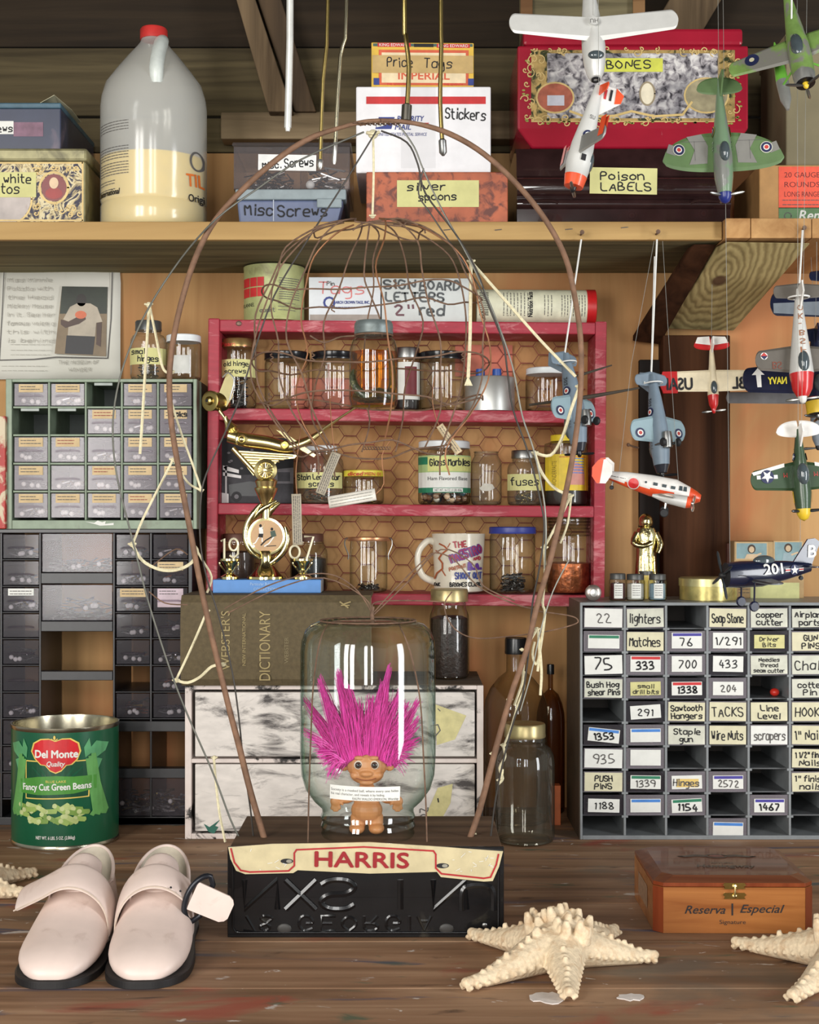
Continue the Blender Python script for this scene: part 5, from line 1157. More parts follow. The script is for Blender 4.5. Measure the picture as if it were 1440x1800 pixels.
# year numerals on little double headed stands
NUM = mat('numeral_gilt', (240, 232, 200), .35, .35)
for px, txt in ((405, '19'), (533, 'O7')):
    b = MB(); b.lathe([(0, .0003), (16/S, .0003), (16/S, .004), (8/S, .008), (6/S, .014), (9/S, .019), (14/S, .026), (18/S, .028), (18/S, .031), (0, .031)], PG, 20, Matrix.Translation((tx(px), -.008, 0))); b.build('numeral_stand', tr)
    for q in (-1, 1):
        b = MB(); b.tube([(tx(px)+q*.004, -.016, .010), (tx(px)+q*.010, -.017, .018), (tx(px)+q*.0145, -.016, .025), (tx(px)+q*.011, -.016, .027)], .0013, PG, 6, sub=3); b.build('scroll', tr)
    zb_ = .031; xo = -.013 if txt == '19' else -.0135
    if txt == '19':
        b = MB(); b.tube([(tx(px)-.013, -.008, zb_+.026), (tx(px)-.008, -.008, zb_+.030), (tx(px)-.008, -.008, zb_)], .0018, NUM, 8); b.build('numeral', tr)
        b = MB(); c0 = Vector((tx(px)+.006, -.008, zb_+.021)); b.tube([c0+Vector((.0065*cos(k*pi/8), 0, .009*sin(k*pi/8))) for k in range(-3, 15)]+[c0+Vector((.0065, 0, 0)), c0+Vector((.0065, 0, -.014)), c0+Vector((0, 0, -.020)), c0+Vector((-.006, 0, -.016))], .0018, NUM, 8); b.build('numeral', tr)
    else:
        b = MB(); c0 = Vector((tx(px)-.012, -.008, zb_+.010)); b.tube([c0+Vector((.0075*cos(k*pi/8), 0, .0095*sin(k*pi/8))) for k in range(17)], .0018, NUM, 8); b.build('numeral', tr)
        b = MB(); b.tube([(tx(px)+.002, -.008, zb_+.033), (tx(px)+.016, -.008, zb_+.033), (tx(px)+.006, -.008, zb_)], .0018, NUM, 8); b.build('numeral', tr)

# jars and bottles round the chest
JL = mat('jar_lid_gold', (176, 160, 116), .35, .7, dirt=(112, 98, 72))
t, ik = jar('mason_jar', 'dark filled mason jar with gold lid, standing on the white chest', 790, 1035, 1195, 70, 1163, ZW, (JL, 22, 66), 'mason', .82, (mat('dark_seeds', (44, 32, 28), .4, var=.5, scale=200, bump=.5), .8, 'solid'), G_CLEAR)
t, ik = jar('glass_bottle', 'tall dusty glass bottle with a black screw cap, behind the empty mason jar', 907, 1121, 1470, 112, 1146, 0, (BLACKP, 28, 39), 'bottle', .30, None, glass('smoky_bottle', (246, 241, 228), (168, 158, 138), 1.3, .03, haze=.06, hazec=(110, 104, 86)), cat='bottle')
t, ik = jar('mason_jar', 'empty clear mason jar with a gold screw lid, on the bench', 923, 1271, 1488, 104, 1222, 0, (JL, 24, 72), 'mason', .68, None, glass('dusty_mason', (242, 240, 232), (130, 130, 118), 1.3, .03, haze=.06, hazec=(160, 156, 140)))
t['label'] = 'empty clear mason jar with a gold screw lid, on the bench'
DBR = glass('brown_bottle_glass', (216, 192, 160), (120, 92, 66), 1.2, .03, haze=.14, hazec=(60, 44, 34))
t, ik = jar('glass_bottle', 'brown long necked bottle in the shade beside the grey drawer cabinet', 968, 1168, 1450, 50, 1110, 0, (BLACKP, 17, 13), 'bottle', .17, None, DBR, cat='bottle')
bx = Box('matchbox', 'small orange box standing in the shade behind the empty mason jar', 'box', 970, 1350, 986, 1397, 1160, .02, 0); 
bx.e.location.z = 0; bx.H = .06; bx.body(mat('orange_card', (172, 84, 36), .6, dirt=(60, 34, 20)), 'body', .0008)

# things on the right cabinet
S9 = 1190
def paint_jar(px, w_, h_top, m, label):
    t, ik = jar('paint_jar', label, px, h_top, 1060, w_, S9, ZR, (mat('grey_jar_lid', (84, 84, 82), .4, .5), 10, w_*.92), 'straight', .86, (m, .82, 'solid'), G_CLEAR)
    i = ik(); i.rect(px-w_*.26, 1026, px+w_*.22, 1052, WHITE, 1); 
    for k in range(5): i.squig(px-w_*.2, px+w_*.16, 1030+k*4, 2.4, INKG, 1, 2, k+px)
    i.build('label', t)
paint_jar(1086, 30, 1008, mat('paint_maroon', (74, 28, 30), .4), 'small maroon paint jar on the grey cabinet, next to the light bulb')
paint_jar(1117, 33, 1009, mat('paint_silver', (176, 170, 160), .4), 'small silver white paint jar on the grey cabinet')
paint_jar(1156, 32, 1009, mat('paint_sky', (126, 150, 166), .4), 'small pale blue paint jar at the foot of the gold statuette')
t = thing('paint_jar', 'small yellow paint jar squeezed behind the silver white one', 'jar', (xx(1136, 1160), sp(1160), ZR)); b = MB(); b.lathe([(0, .0004), (.011, .0004), (.011, .030), (.0095, .033), (.0095, .036), (0, .036)], mat('paint_yellow', (206, 180, 84), .3), 24); b.build('glass', t); b = MB(); b.lathe([(0, .0362), (.0102, .0362), (.0102, .042), (0, .0425)], mat('grey_jar_lid', (84, 84, 82)), 24); b.build('lid', t)
t = thing('light_bulb', 'small grey light bulb lying on the corner of the grey cabinet', 'bulb', (xx(1041, S9), sp(S9)-.01, ZR+.0125))
Mb = Matrix.Rotation(pi/2, 4, 'X'); b = MB(); b.lathe([(0, -.02), (.009, -.02), (.011, -.008), (.0115, 0), (.0122, .002), (.0115, .006), (.008, .0085), (0, .009)], mat('bulb_metal', (170, 160, 152), .3, .8), 28, Mb); b.build('base', t)
b = MB(); b.lathe([(0, .0093), (.006, .0093), (.0055, .011), (.003, .0115), (0, .0118)], CHROME, 20, Mb); b.build('contact', t)
# statuette on the jars: a robed figure
zs = ZR+.0448; S0 = 1160
zs = ZR
t = thing('gold_statuette', 'shiny gold statuette of a robed figure behind the small paint jars', 'statuette', (xx(1136, 1130), sp(1130), zs)); H = zz(900, 1130)-zs
GF = mat('gold_foil', (214, 202, 150), .18, 1., var=.1, scale=120, bump=.5)
b = MB(); b.lathe([(0, .0004), (.021, .0004), (.021, .006), (.018, .008), (.0175, H*.3), (.016, H*.45), (.0155, H*.58), (.017, H*.66), (.0175, H*.74), (.0135, H*.81), (.006, H*.835), (0, H*.836)], GF, 28, sx=1, sy=.8)
b.tube([(-.015, -.004, H*.75), (-.021, -.010, H*.64), (-.008, -.016, H*.6), (.006, -.014, H*.64)], [.005, .005, .004, .004], GF, 10, sub=3); b.tube([(.015, -.003, H*.75), (.021, -.008, H*.62), (.016, -.012, H*.52)], [.005, .005, .0035], GF, 10, sub=3); b.build('body', t)
b = MB(); b.ell((0, -.001, H*.885), (.0085, .009, .011), GF, 16, 12); b.ell((0, -.0095, H*.88), (.0018, .002, .0026), GF, 8, 6); b.lathe([(.010, H*.835), (.0115, H*.87), (.0105, H*.93), (.006, H*.97), (0, H*.985)], GF, 20, Matrix.Translation((0, .003, 0))); b.build('head', t)
for k in range(5): 
    b = MB(); x = -.011+k*.0055; b.tube([(x, -.0135+abs(x)*.25, H*.48), (x*1.05, -.015+abs(x)*.25, H*.3), (x*1.2, -.0165+abs(x)*.3, .01)], [.001, .0017, .002], GF, 6); b.build('robe_fold', t)
# round gold tin
R_ = 50/1180; H = 40/1180; t = thing('gold_tin', 'round shallow gold tin on the grey cabinet, by the dark post', 'tin', (xx(1248, 1180), sp(1180)+.012, ZR))
GT2 = mat('gold_tin_paint', (186, 172, 108), .3, .6, var=.3, scale=50, dirt=(110, 92, 50)); b = MB(); b.lathe([(0, .0004), (R_, .0004), (R_, H*.62), (0, H*.62)], GT2, 40); b.build('can', t)
b = MB(); b.lathe([(0, H*.625), (R_*1.03, H*.625), (R_*1.03, H*.95), (R_*.97, H), (0, H)], mat('gold_tin_lid', (204, 194, 140), .3, .7), 40); b.build('lid', t)
# postcards box
bx = Box('picture_box', 'cardboard box covered in vintage postcards of women, on the grey cabinet', 'box', 1292, 952, 1412, 1062, 1150, .09, ZR, rotz=-.12)
bx.body(mat('box_kraft', (178, 148, 104), .7), 'body', .001)
i = bx.ink(); sky = mat('card_teal', (128, 156, 160), .6, var=.2, scale=40); skn = mat('card_skin', (206, 180, 146), .6); hr = mat('card_hair', (70, 56, 46), .6); dr = mat('card_dress', (150, 170, 176), .6)
for k, (x0, y0, x1, y1) in enumerate(((1296, 955, 1348, 982), (1362, 953, 1408, 998), (1294, 990, 1348, 1016))):
    i.rect(x0-2, y0-2, x1+2, y1+2, mat('card_border', (196, 168, 126), .7), 1); i.rect(x0, y0, x1, y1, sky, 2); cx_ = (x0+x1)/2; cy_ = y0+10
    i.ell(cx_, cy_, 7, 8, hr, 3); i.ell(cx_, cy_+1, 4.5, 5.5, skn, 4); i.poly([(cx_-12, y1), (cx_-8, cy_+9), (cx_+8, cy_+9), (cx_+14, y1)], dr if k else skn, 3); i.line([(cx_+6, cy_+12), (cx_+16, cy_+8)], 3, skn, 4)
i.rect(1320, 1024, 1404, 1058, mat('card_lime', (200, 200, 140), .6, var=.2, scale=30), 1)
for y in (1030, 1036, 1042): i.squig(1300, 1318, y, 4, INKG, 1.2, 1, y)
i.build('postcards', bx.e)
bx = Box('picture_box', 'open dark wooden box tucked behind the postcard covered box', 'box', 1279, 955, 1306, 1062, 1118, .05, ZR); bx.body(mat('dark_red_wood', (88, 50, 38), .6, var=.2), 'body', .001)

# ================================================================== things on the bench
# vegetable can
cx, S = 115, 1212; R_ = 92/S; H = zz(1268, S)-0.0; can = thing('food_can', 'big open green tin can of cut green beans on the bench', 'can', (xx(cx, S), sp(S), 0))
CG = mat('can_green', (8, 84, 54), .35, var=.05, coat=.2); TINM = mat('tin_metal', (176, 170, 150), .25, 1., var=.15, scale=30)
b = MB(); b.lathe([(0, .003), (R_*.96, .003), (R_*.985, .0006), (R_*1.015, .0006), (R_*1.015, .004), (R_, .006), (R_, H-.006), (R_*1.012, H-.003), (R_*1.012, H), (R_*.985, H), (R_*.975, H-.004), (R_*.97, .005), (0, .0045)], TINM, 64, mats=[TINM]*5+[CG]+[TINM]*6); b.build('can', can)
yb = HOR+EYE*S
i = Ink(S, cx, yb, R=R_)
YL = mat('label_gold', (226, 196, 96), .4); DG = mat('label_dark_green', (8, 72, 44), .4); LG = mat('label_leaf', (86, 156, 104), .45, var=.2, scale=30); BG = mat('ribbon_green', (74, 142, 54), .4)
def RY(y): return y   # rows as in the photo
i.poly([(66, 1338), (66, 1406), (174, 1404), (176, 1338)], YL, 1); i.poly([(68, 1340), (68, 1404), (172, 1402), (174, 1340)], DG, 2)
for k in range(7): i.line([(121, 1392), (80+k*14, 1350)], 3, CG, 3)
heart = [(121, 1304), (131, 1300), (144, 1300), (156, 1308), (159, 1322), (154, 1336), (146, 1344), (138, 1345), (130, 1354), (121, 1358), (112, 1354), (104, 1345), (96, 1344), (86, 1334), (80, 1322), (84, 1308), (96, 1301), (110, 1300)]
def scl(P, k, c=(120, 1328)): return [(c[0]+(x-c[0])*k, c[1]+(y-c[1])*k) for x, y in P]
i.fan((120, 1328), scl(heart, 1.07), YL, 4); i.fan((120, 1328), scl(heart, 1.0), mat('label_red', (204, 32, 40), .35), 5)
i.font('Del Monte', 85, 1332, 13, WHITE, fit=71, w=6, bold=1.2); i.font('Quality', 105, 1347, 8.5, WHITE, fit=30, w=6, shear=.25, bold=.4)
i.ell(119, 1297, 2, 4, YL, 5, 10); i.line([(114, 1299), (119, 1303), (124, 1299)], 1.6, YL, 5)
i.poly([(56, 1372), (90, 1366), (121, 1364), (150, 1366), (184, 1366), (184, 1390), (150, 1396), (90, 1398), (58, 1396)], BG, 4)
i.font('BLUE LAKE', 104, 1376, 4, YL, fit=34, w=5); i.font('Fancy Cut Green Beans', 62, 1390, 11, WHITE, fit=114, w=6, bold=.8, rot=1)
r = random.Random(5); bean = [mat('bean_%d' % k, c, .45) for k, c in enumerate(((150, 176, 92), (120, 152, 70), (176, 190, 120)))]
for k in range(26):
    x, y = r.uniform(64, 166), r.uniform(1412, 1440); y += abs(x-115)*-.12+8; a = r.uniform(-.6, .6); L = r.uniform(10, 20); m = bean[k % 3]
    p, q = (x-L/2*cos(a), y+L/2*sin(a)), (x+L/2*cos(a), y-L/2*sin(a)); i.line([p, q], 8.5, m, 3+k*.12); i.ell(*p, 4, 4.2, mat('bean_end', (190, 200, 140), .5), 3.06+k*.12, 10); i.ell(*q, 4, 4.2, m, 3.06+k*.12, 10)
for sx_ in (-1, 1):
    def mx(x): return 120+sx_*(120-x)*-1 if False else (x if sx_ < 0 else 236-x)
    for pts in ([(62, 1300), (70, 1316), (68, 1334), (58, 1326)], [(36, 1312), (52, 1306), (64, 1322), (52, 1336), (40, 1326)], [(44, 1340), (56, 1334), (58, 1352), (50, 1358)]): i.poly([(mx(x), y) for x, y in pts], LG, 2)
    for k in range(3): i.line([(mx(56+k*4), 1330+k*4), (mx(50+k*5), 1380), (mx(40+k*7), 1430), (mx(42+k*8), 1436)], 7, mat('pod_green', (96, 158, 84), .45), 3+k*.3)
i.font('NET WT. 6 LBS. 5 OZ. (2.86kg)', 86, 1476, 5.6, WHITE, fit=66, w=2, bold=.3); i.build('label', can)

# cigar box
S = 1574; W2 = .089; D2 = .165; H2 = .0625
t = thing('cigar_box', 'varnished wooden cigar box with brass clasp on the bench, by the starfish', 'cigar box', (xx(1291, S), sp(S), 0), (0, 0, -.015))
CED = wood('cedar_box', (150, 88, 44), (196, 130, 72), 'X', 1.4, .3, .08, coat=.4); CEDD = wood('cedar_corner', (120, 52, 28), (152, 76, 42), 'Z', 1.2, .3, .1, coat=.5); CEDT = wood('cedar_lid', (96, 52, 34), (134, 84, 58), 'X', 1.2, .42, .08, coat=.12)
def oct_(w_, d_, c, z): return [Vector(p) for p in ((-w_+c, 0, z), (w_-c, 0, z), (w_, c, z), (w_, d_-c, z), (w_-c, d_, z), (-w_+c, d_, z), (-w_, d_-c, z), (-w_, c, z))]
b = MB(); b.loft([oct_(W2, D2, .010, .0003), oct_(W2, D2, .010, H2-.011)], CED, False); b.build('body', t)
b = MB(); b.loft([oct_(W2, D2, .010, H2-.0106), oct_(W2, D2, .010, H2-.006), oct_(W2-.012, D2-.024, .012, H2)], CEDT, False, mats=[CEDD, CEDT])
for v in b.v[-8:]: v.y += .012
b.build('lid', t, bev=.0008)
for q in (-1, 1):
    b = MB(); b.add([(q*(W2-.0098), -.0003, .0004), (q*(W2+.0003), .0098, .0004), (q*(W2+.0003), .0098, H2-.0112), (q*(W2-.0098), -.0003, H2-.0112)], [(0, 1, 2, 3)], CEDD); b.build('corner_veneer', t)
    b = MB(); x = q*(W2+.0004); b.add([(x, .05, .014), (x, .12, .014), (x, .12, .04), (x, .05, .04)], [(0, 1, 2, 3)], mat('tax_stamp', (150, 118, 92), .5, var=.3, scale=160)); b.build('side_stamp', t)
i = Ink(S, 1291, HOR+EYE*S); i.font('Reserva', 1204, 1606, 14, INK, fit=70, w=0, shear=.35, bold=.4); i.rect(1286, 1588, 1289, 1609, INK, 0); i.font('Especial', 1301, 1604, 14, INK, fit=72, w=0, shear=.35, bold=.4); i.font('Signature', 1265, 1624, 7, INK, fit=46, w=0); i.build('lettering', t)
i = Ink(1000, 0, 0, fn=lambda u, v, w: Vector((u, .012+(D2-.024)*.5+v, H2+w))); FD = mat('burnt_print', (62, 42, 34), .4)
i.font('Hemingway', 0, 38, 15, FD, fit=66, w=1, shear=.3, anchor='c', bold=.4)
i.font('ARTURO', 0, 18, 6, FD, fit=26, w=1, anchor='c'); i.ring(0, -18, 12, 3, FD, 1, ry=9); i.ell(0, -18, 8, 6, mat('burnt_red', (110, 46, 36), .4), 1)
for q in (-1, 1):
    for k in range(4): i.line([(q*14, -14-k*3), (q*24, -22-k*3+6), (q*38, -12-k*2), (q*46, -16)], 2, FD, 1)
i.build('lid_print', t)
for k, (z0, z1) in enumerate(((H2-.013, H2-.006), (H2-.025, H2-.016))):
    b = MB(); zc = (z0+z1)/2; b.prism([(-.013, zc+.0015), (-.011, zc+.0038), (.011, zc+.0038), (.013, zc+.0015), (.0105, zc-.0005), (.012, zc-.003), (-.012, zc-.003), (-.0105, zc-.0005)], -.0017, -.0004, mat('clasp_brass', (204, 180, 110), .2, 1.)); 
    b.ell((0, -.002, zc), (.003, .0015, .0028), GOLD, 12, 6); b.build('clasp_plate', t, bev=.0004)
b = MB(); b.tube([(0, -.0032, H2-.007), (0, -.0042, H2-.015), (0, -.0032, H2-.02)], .0012, GOLD, 8); b.build('clasp_hook', t)

# starfish
def starfish_mesh():
    b = MB(); m = mat('starfish_shell', (226, 206, 174), .8, var=.14, scale=220, bump=.5, dirt=(206, 176, 140), dirt_lo=.5, dirt_hi=.7, dscale=90)
    r = random.Random(12); tips = [(-.0884, .09, .0), (-.1014, -.081, 0), (-.0044, -.108, 0), (.097, .008, 0), (.07, .105, 0)]; c = Vector((0, 0, .035))
    for tp in tips:
        e = Vector((tp[0], tp[1], .006)); L = (e-Vector((0, 0, .006))).length; dr = Vector((tp[0], tp[1], 0)).normalized(); pr = Vector((-dr.y, dr.x, 0))
        N = 26
        for k in range(N):
            f = k/(N-1); wd = .032*(1-f)**1.1+.0078; ht = .035*(1-f)**1.2+.0078; up = .004*max(0, f-.8)*5
            p = dr*(L*f); p.z = ht*.55+up+.0006
            b.ell(p, (wd*.72, wd*.72, ht*.62), m, 12, 8)
        for k in range(5, N, 2):     # spines along the ridge and along both edges
            f = k/(N-1); wd = .032*(1-f)**1.1+.0078; ht = .035*(1-f)**1.2+.0078
            p = dr*(L*f)
            hs = .004+.009*(1-f)*r.random(); b.tube([p+Vector((0, 0, ht*.8)), p+Vector((r.uniform(-.002, .002), r.uniform(-.002, .002), ht*1.1+hs))], [.0050, .0024], m, 8)
            for q in (-1, 1):
                e0 = p+pr*q*wd*.62+Vector((0, 0, ht*.42)); b.tube([e0-pr*q*.002, e0+pr*q*.0040+Vector((0, 0, .0025))], [.0038, .0022], m, 7)
    for k in range(34):
        a = r.uniform(0, 6.28); rr = .034*sqrt(r.random()); p = Vector((rr*cos(a), rr*sin(a), .040-rr*.35)); h = r.uniform(.014, .026)
        b.tube([p, p+Vector((cos(a)*.003, sin(a)*.003, h*.7)), p+Vector((cos(a)*.005, sin(a)*.005, h))], [.0065, .0052, .0026], m, 8)
    o = b.build('starfish', None, remesh=.0011, smooth_it=1); return o
sf = starfish_mesh(); sf.location = (.157, 1.47, .0012); tag(sf, 'cream knobbly starfish lying whole before the licence plate', 'starfish', None)
s2 = sf.copy(); COL.objects.link(s2); s2.location = (.452, 1.452, .0012); s2.rotation_euler = (0, 0, .16); tag(s2, 'cream starfish cut by the frame, casting shade on the cigar box', 'starfish')
s3 = sf.copy(); COL.objects.link(s3); s3.location = (-.565, 1.735, .0012); s3.rotation_euler = (0, 0, -.1); tag(s3, 'starfish of which only arm tips show, beside the white shoes', 'starfish')

# shoes
LEA = mat('white_leather', (226, 206, 196), .42, var=.06, scale=26, dirt=(186, 160, 148), dirt_lo=.6, dirt_hi=.85, dscale=30); LIN = mat('shoe_lining', (206, 196, 178), .7, var=.1); SOLE = mat('black_sole', (26, 25, 26), .5, var=.2); STI = mat('stitch_beige', (200, 182, 166), .8)
def shoe(name, label, loc, rz, buckle, flip=1):
    t = thing(name, label, 'shoe', loc, (0, 0, rz))
    # length axis: y from toe (0) to heel (.245); half widths by station
    ST = [(-.002, .012, .007, .012), (.003, .024, .007, .021), (.016, .0345, .007, .030), (.042, .0415, .007, .037), (.08, .0425, .007, .046), (.105, .0405, .007, .058), (.13, .0375, .008, .070), (.15, .0350, .009, .078)]
    def sec(y, hw_, z0, z1, n=28, bulge=1.0, sk=0):
        out = []
        for k in range(n):
            a = 2*pi*k/n-pi/2; ca, sa = cos(a), sin(a)
            x = hw_*abs(ca)**(.8 if sa > 0 else .35)*(1 if ca >= 0 else -1); z = (z0+z1)/2+(z1-z0)/2*abs(sa)**.9*(1 if sa >= 0 else -1)
            if z > (z0+z1)/2: x *= 1-.18*((z-(z0+z1)/2)/((z1-z0)/2))*min(1, y/.06)
            out.append(Vector((x+sk, y, z)))
        return out
    b = MB(); rings = [sec(y, w_, zl, zh+.002) for y, w_, zl, zh in ST]
    b.loft(rings, LEA, True); b.build('vamp', t, subsurf=1)
    # quarters: wall round the heel with open top, built by angle from one side of the instep, round the heel, to the other
    Nq = 40; outer = []; 
    def wall(y_s, half, ht, zb): return None
    levels = 9; rings = []
    for q in range(Nq+1):
        f = q/Nq; a = -pi/2-(.36)+f*(pi+.72)           # around the back
        yc = .165; ex = .042; ey = .078
        x = ex*cos(a+0) if False else ex*sin(-pi/2+ (f-.5)*(pi+.9)+pi/2); 
        th = (f-.5)*(pi+1.1); x = .0385*sin(th); y = .158+.080*cos(th)
        if cos(th) < 0: y = .158+.080*cos(th)*1.1
        top = .070+.018*max(0, cos(th))**1.3-.008*max(0, 1-abs(cos(th)))**2
        if cos(th) < 0: top = .066
        ring = []
        for l in range(levels):
            g = l/(levels-1); z = .008+(top-.008)*g; inn = 1-.20*g**1.6-.05*(1-g)**2
            yy = .158+(y-.158)*(1-.10*g**2) ; ring.append(Vector((x*inn, yy, z)))
        rings.append(ring)
    b = MB(); n = levels
    vs = [p for r_ in rings for p in r_]; inner = []
    for r_ in rings:
        for p in r_:
            c = Vector((0, .158, p.z)); d = (c-p); d.z = 0; inner.append(p+d.normalized()*.0028)
    off = len(vs); fs = []; fi = []
    for q in range(Nq):
        for l in range(n-1):
            A, B_, C_, D_ = q*n+l, (q+1)*n+l, (q+1)*n+l+1, q*n+l+1; fs.append((A, B_, C_, D_)); fi.append((A+off, D_+off, C_+off, B_+off))
        fs.append((q*n+n-1, (q+1)*n+n-1, (q+1)*n+n-1+off, q*n+n-1+off))
    for q in (0, Nq):
        for l in range(n-1): fs.append((q*n+l, q*n+l+1, q*n+l+1+off, q*n+l+off))
    b.add(vs+inner, fs, LEA, True); b.add(vs+inner, fi, LIN, True); b.build('quarter', t)
    b = MB(); b.tube([r_[-1]+Vector((0, 0, .0004)) for r_ in rings], .0019, LEA, 8); b.build('collar_binding', t)
    b = MB(); ins = [Vector((.034*sin(k*pi/14), .158+.07*cos(k*pi/14), .022)) for k in range(28)]; b.add(ins, [tuple(range(28))], LIN); b.build('insole', t)
    # tongue
    b = MB(); rows_ = []
    for k in range(7):
        f = k/6; y = .115+.055*f; z = .064+.030*f+.004*sin(f*pi); hw_ = .024*(1-.25*f**2)
        rows_.append([Vector((hw_*sin(a), y+.010*(1-cos(a)), z-.020*(1-cos(a)))) for a in [(-1.25+2.5*j/10) for j in range(11)]])
    b.loft(rows_, LEA, True, caps=False, closed=False); b.build('tongue', t, solid=.0035, subsurf=1)
    # strap across the instep
    side = -1 if not buckle else 1
    b = MB(); rows_ = []
    for k in range(19):
        f = k/18; a = -1.75+f*3.2; a = a if side > 0 else -a
        y0 = .108+.016*(1-cos(a*.8)); rr = .0415; 
        c = Vector((rr*sin(a)*.98, 0, .034+.048*cos(a)))
        if f > .74:
            g = (f-.74)/.26; base = -1.75+.74*3.2; a2 = base if side > 0 else -base
            c = Vector((rr*sin(a2)*.98+side*(.012 if buckle else .036)*g, 0, .034+.048*cos(a2)-(.012 if buckle else .018)*g)); 
        w_ = .019*(1-.25*max(0, f-.5)); flare = .012*max(0, .25-f)*4
        rows_.append([Vector((c.x, y0-w_-flare+.006*f*(0 if buckle else -1), c.z-.007)), Vector((c.x*1.02, y0-w_*.4, c.z+.0012)), Vector((c.x*1.02, y0+w_*.4, c.z+.007)), Vector((c.x*.97, y0+w_, c.z+.011))])
    b.loft(rows_, LEA, True, caps=False, closed=False); b.build('strap', t, solid=.0032, subsurf=1)
    b = MB(); b.tube([r_[0]*1.0+Vector((0, .0012, .0022)) for r_ in rows_], .0009, STI, 6); b.build('strap_welt', t)
    if buckle:
        c = Vector((.0465, .105, .056)); b = MB(); P = []
        for k in range(17):
            a = pi/2+k*pi/16; P.append(c+Vector((.013*cos(a)-.001, -.004-.003*sin(a), .024*sin(a)))); 
        RB = Matrix.Rotation(.40, 3, 'Y'); c = c+Vector((.002, -.002, .004))
        P = [Vector((.015*cos(pi/2+k*pi/16), -.006*abs(cos(pi/2+k*pi/16)), .026*sin(pi/2+k*pi/16))) for k in range(17)]
        P = [Vector((.006, .004, .0)), Vector((.006, .003, .018))]+P+[Vector((.006, .003, -.018)), Vector((.006, .004, .0))]
        b.tube([c+RB @ p for p in P], .0031, mat('dark_buckle', (40, 42, 48), .3, .4), 10); b.build('buckle', t)
        b = MB(); b.prism([(-.0125, -.0155), (-.0125, .0155), (.024, .0145), (.029, .012), (.0315, .008), (.0315, -.008), (.029, -.012), (.024, -.0148)], -.0014, .0014, LEA, Matrix.Translation(c+Vector((.003, -.0042, 0))) @ Matrix.Rotation(.42, 4, 'Y')); b.build('strap_end', t, bev=.001)
        for k in range(2):
            b = MB(); b.ell((.018+.010*k, .092, .0755-.004*k), (.0012, .0008, .0012), INK, 8, 6); b.build('strap_hole', t)
    # sole and heel
    out = [(0, -.001), (.013, -.0005), (.024, .0045), (.034, .015), (.040, .028), (.0435, .045), (.0445, .07), (.0440, .095), (.040, .13), (.038, .17), (.040, .20), (.036, .226), (.022, .240), (0, .244)]
    out = chaikin(out, 2); P = [(x, y-.004) for x, y in out]+[(-x, y-.004) for x, y in out[-2:0:-1]]
    b = MB(); b.loft([[Vector((x, y, .0004 if y < .15 else .003)) for x, y in P], [Vector((x*1.0, y, .0075)) for x, y in P], [Vector((x*.97, .12+(y-.12)*.98, .0085)) for x, y in P]], SOLE, False); b.build('sole', t, bev=.001)
    b = MB(); hp = [(x, y) for x, y in P if y > .165]; hp = [(x, y) for x, y in hp]; b.loft([[Vector((x*.98, y, .0003)) for x, y in hp], [Vector((x*.98, y, .0031)) for x, y in hp]], SOLE, False); b.build('heel', t)
    return t
shoe('shoe', 'white monk strap shoe with unfastened strap, nearer the frame edge', (-.3555, 1.402, 0), .02, False)
shoe('shoe', 'white monk strap shoe with dark buckle, beside the unfastened one', (-.2625, 1.402, 0), .07, True)

# ================================================================== wire sculpture on a licence plate block, with the big jar and the doll
S0 = 1590
O = Vector((xx(643, S0), sp(S0), 0))
sc_ = thing('wire_sculpture', 'tall arched twig and rusty wire cage sculpture on a black licence plate block', 'sculpture', O)
def L(px, py, s=1540): return W(px, py, s)-O
BW = wood('block_wood', (82, 62, 46), (120, 96, 74), 'X', 1.0, .7)
ZBK = .1
b = MB(); b.box(xx(403, S0)-O.x, .003, .0003, xx(883, S0)-O.x, .168, ZBK, BW); b.build('block', sc_, bev=.0015)
PLB = mat('black_plate', (26, 26, 28), .2, .4, var=.3, scale=30, dirt=(70, 66, 58), dirt_lo=.64, dirt_hi=.8, coat=.3)
def plz(py): return EYE-(py-HOR)/S0
b = MB(); x0, x1 = xx(400, S0)-O.x, xx(886, S0)-O.x
b.box(x0, -.0006, .0006, x1, .0022, plz(1488), PLB); pl = b.build('licence_plate', sc_, bev=.0008)
b = MB(); b.tube([(x0+.006, -.0012, plz(1500)), (x0+.006, -.0012, .012), (x0+.009, -.0012, .007), (x0+.014, -.0012, .006), (x1-.014, -.0012, .006), (x1-.009, -.0012, .007), (x1-.006, -.0012, .012), (x1-.006, -.0012, plz(1500))], .0012, PLB, 8); b.build('rim', pl)
def emboss(text, px, py, h, wpx, rad, name):
    """pressed characters seen from the back of the plate: upside down"""
    g_ = STROKES[text]; st = [[(int(t_[0]), int(t_[1])-2) for t_ in k_.split()] for k_ in g_.split('/')]; st = [chaikin(k_, 2) if text in 'SGORUD8' else k_ for k_ in st]; Lw = max(max(p[0] for p in k_) for k_ in st); bb = MB()
    for st_ in st:
        bb.tube([((px+p[0]*wpx/Lw-643)/S0, rad*.42, plz(py+p[1]*h/6.0)) for p in st_], rad, PLB, 8)
    bb.build(name, pl)
for tx_, px_, w_ in (('N', 430, 58), ('X', 502, 54), ('S', 565, 58), ('I', 690, 14), ('N', 762, 58), ('U', 812, 56)): emboss(tx_, px_, 1546 if px_ < 800 else 1556, 52 if px_ < 800 else 44, w_, .0044, 'embossed_letter')
for k, (tx_, px_, w_) in enumerate((('7', 428, 20), ('8', 458, 20), ('G', 526, 24), ('E', 566, 24), ('O', 602, 24), ('R', 640, 24), ('G', 679, 24), ('I', 712, 8), ('A', 734, 24))): emboss(tx_, px_, 1610, 26, w_, .0027, 'embossed_letter')
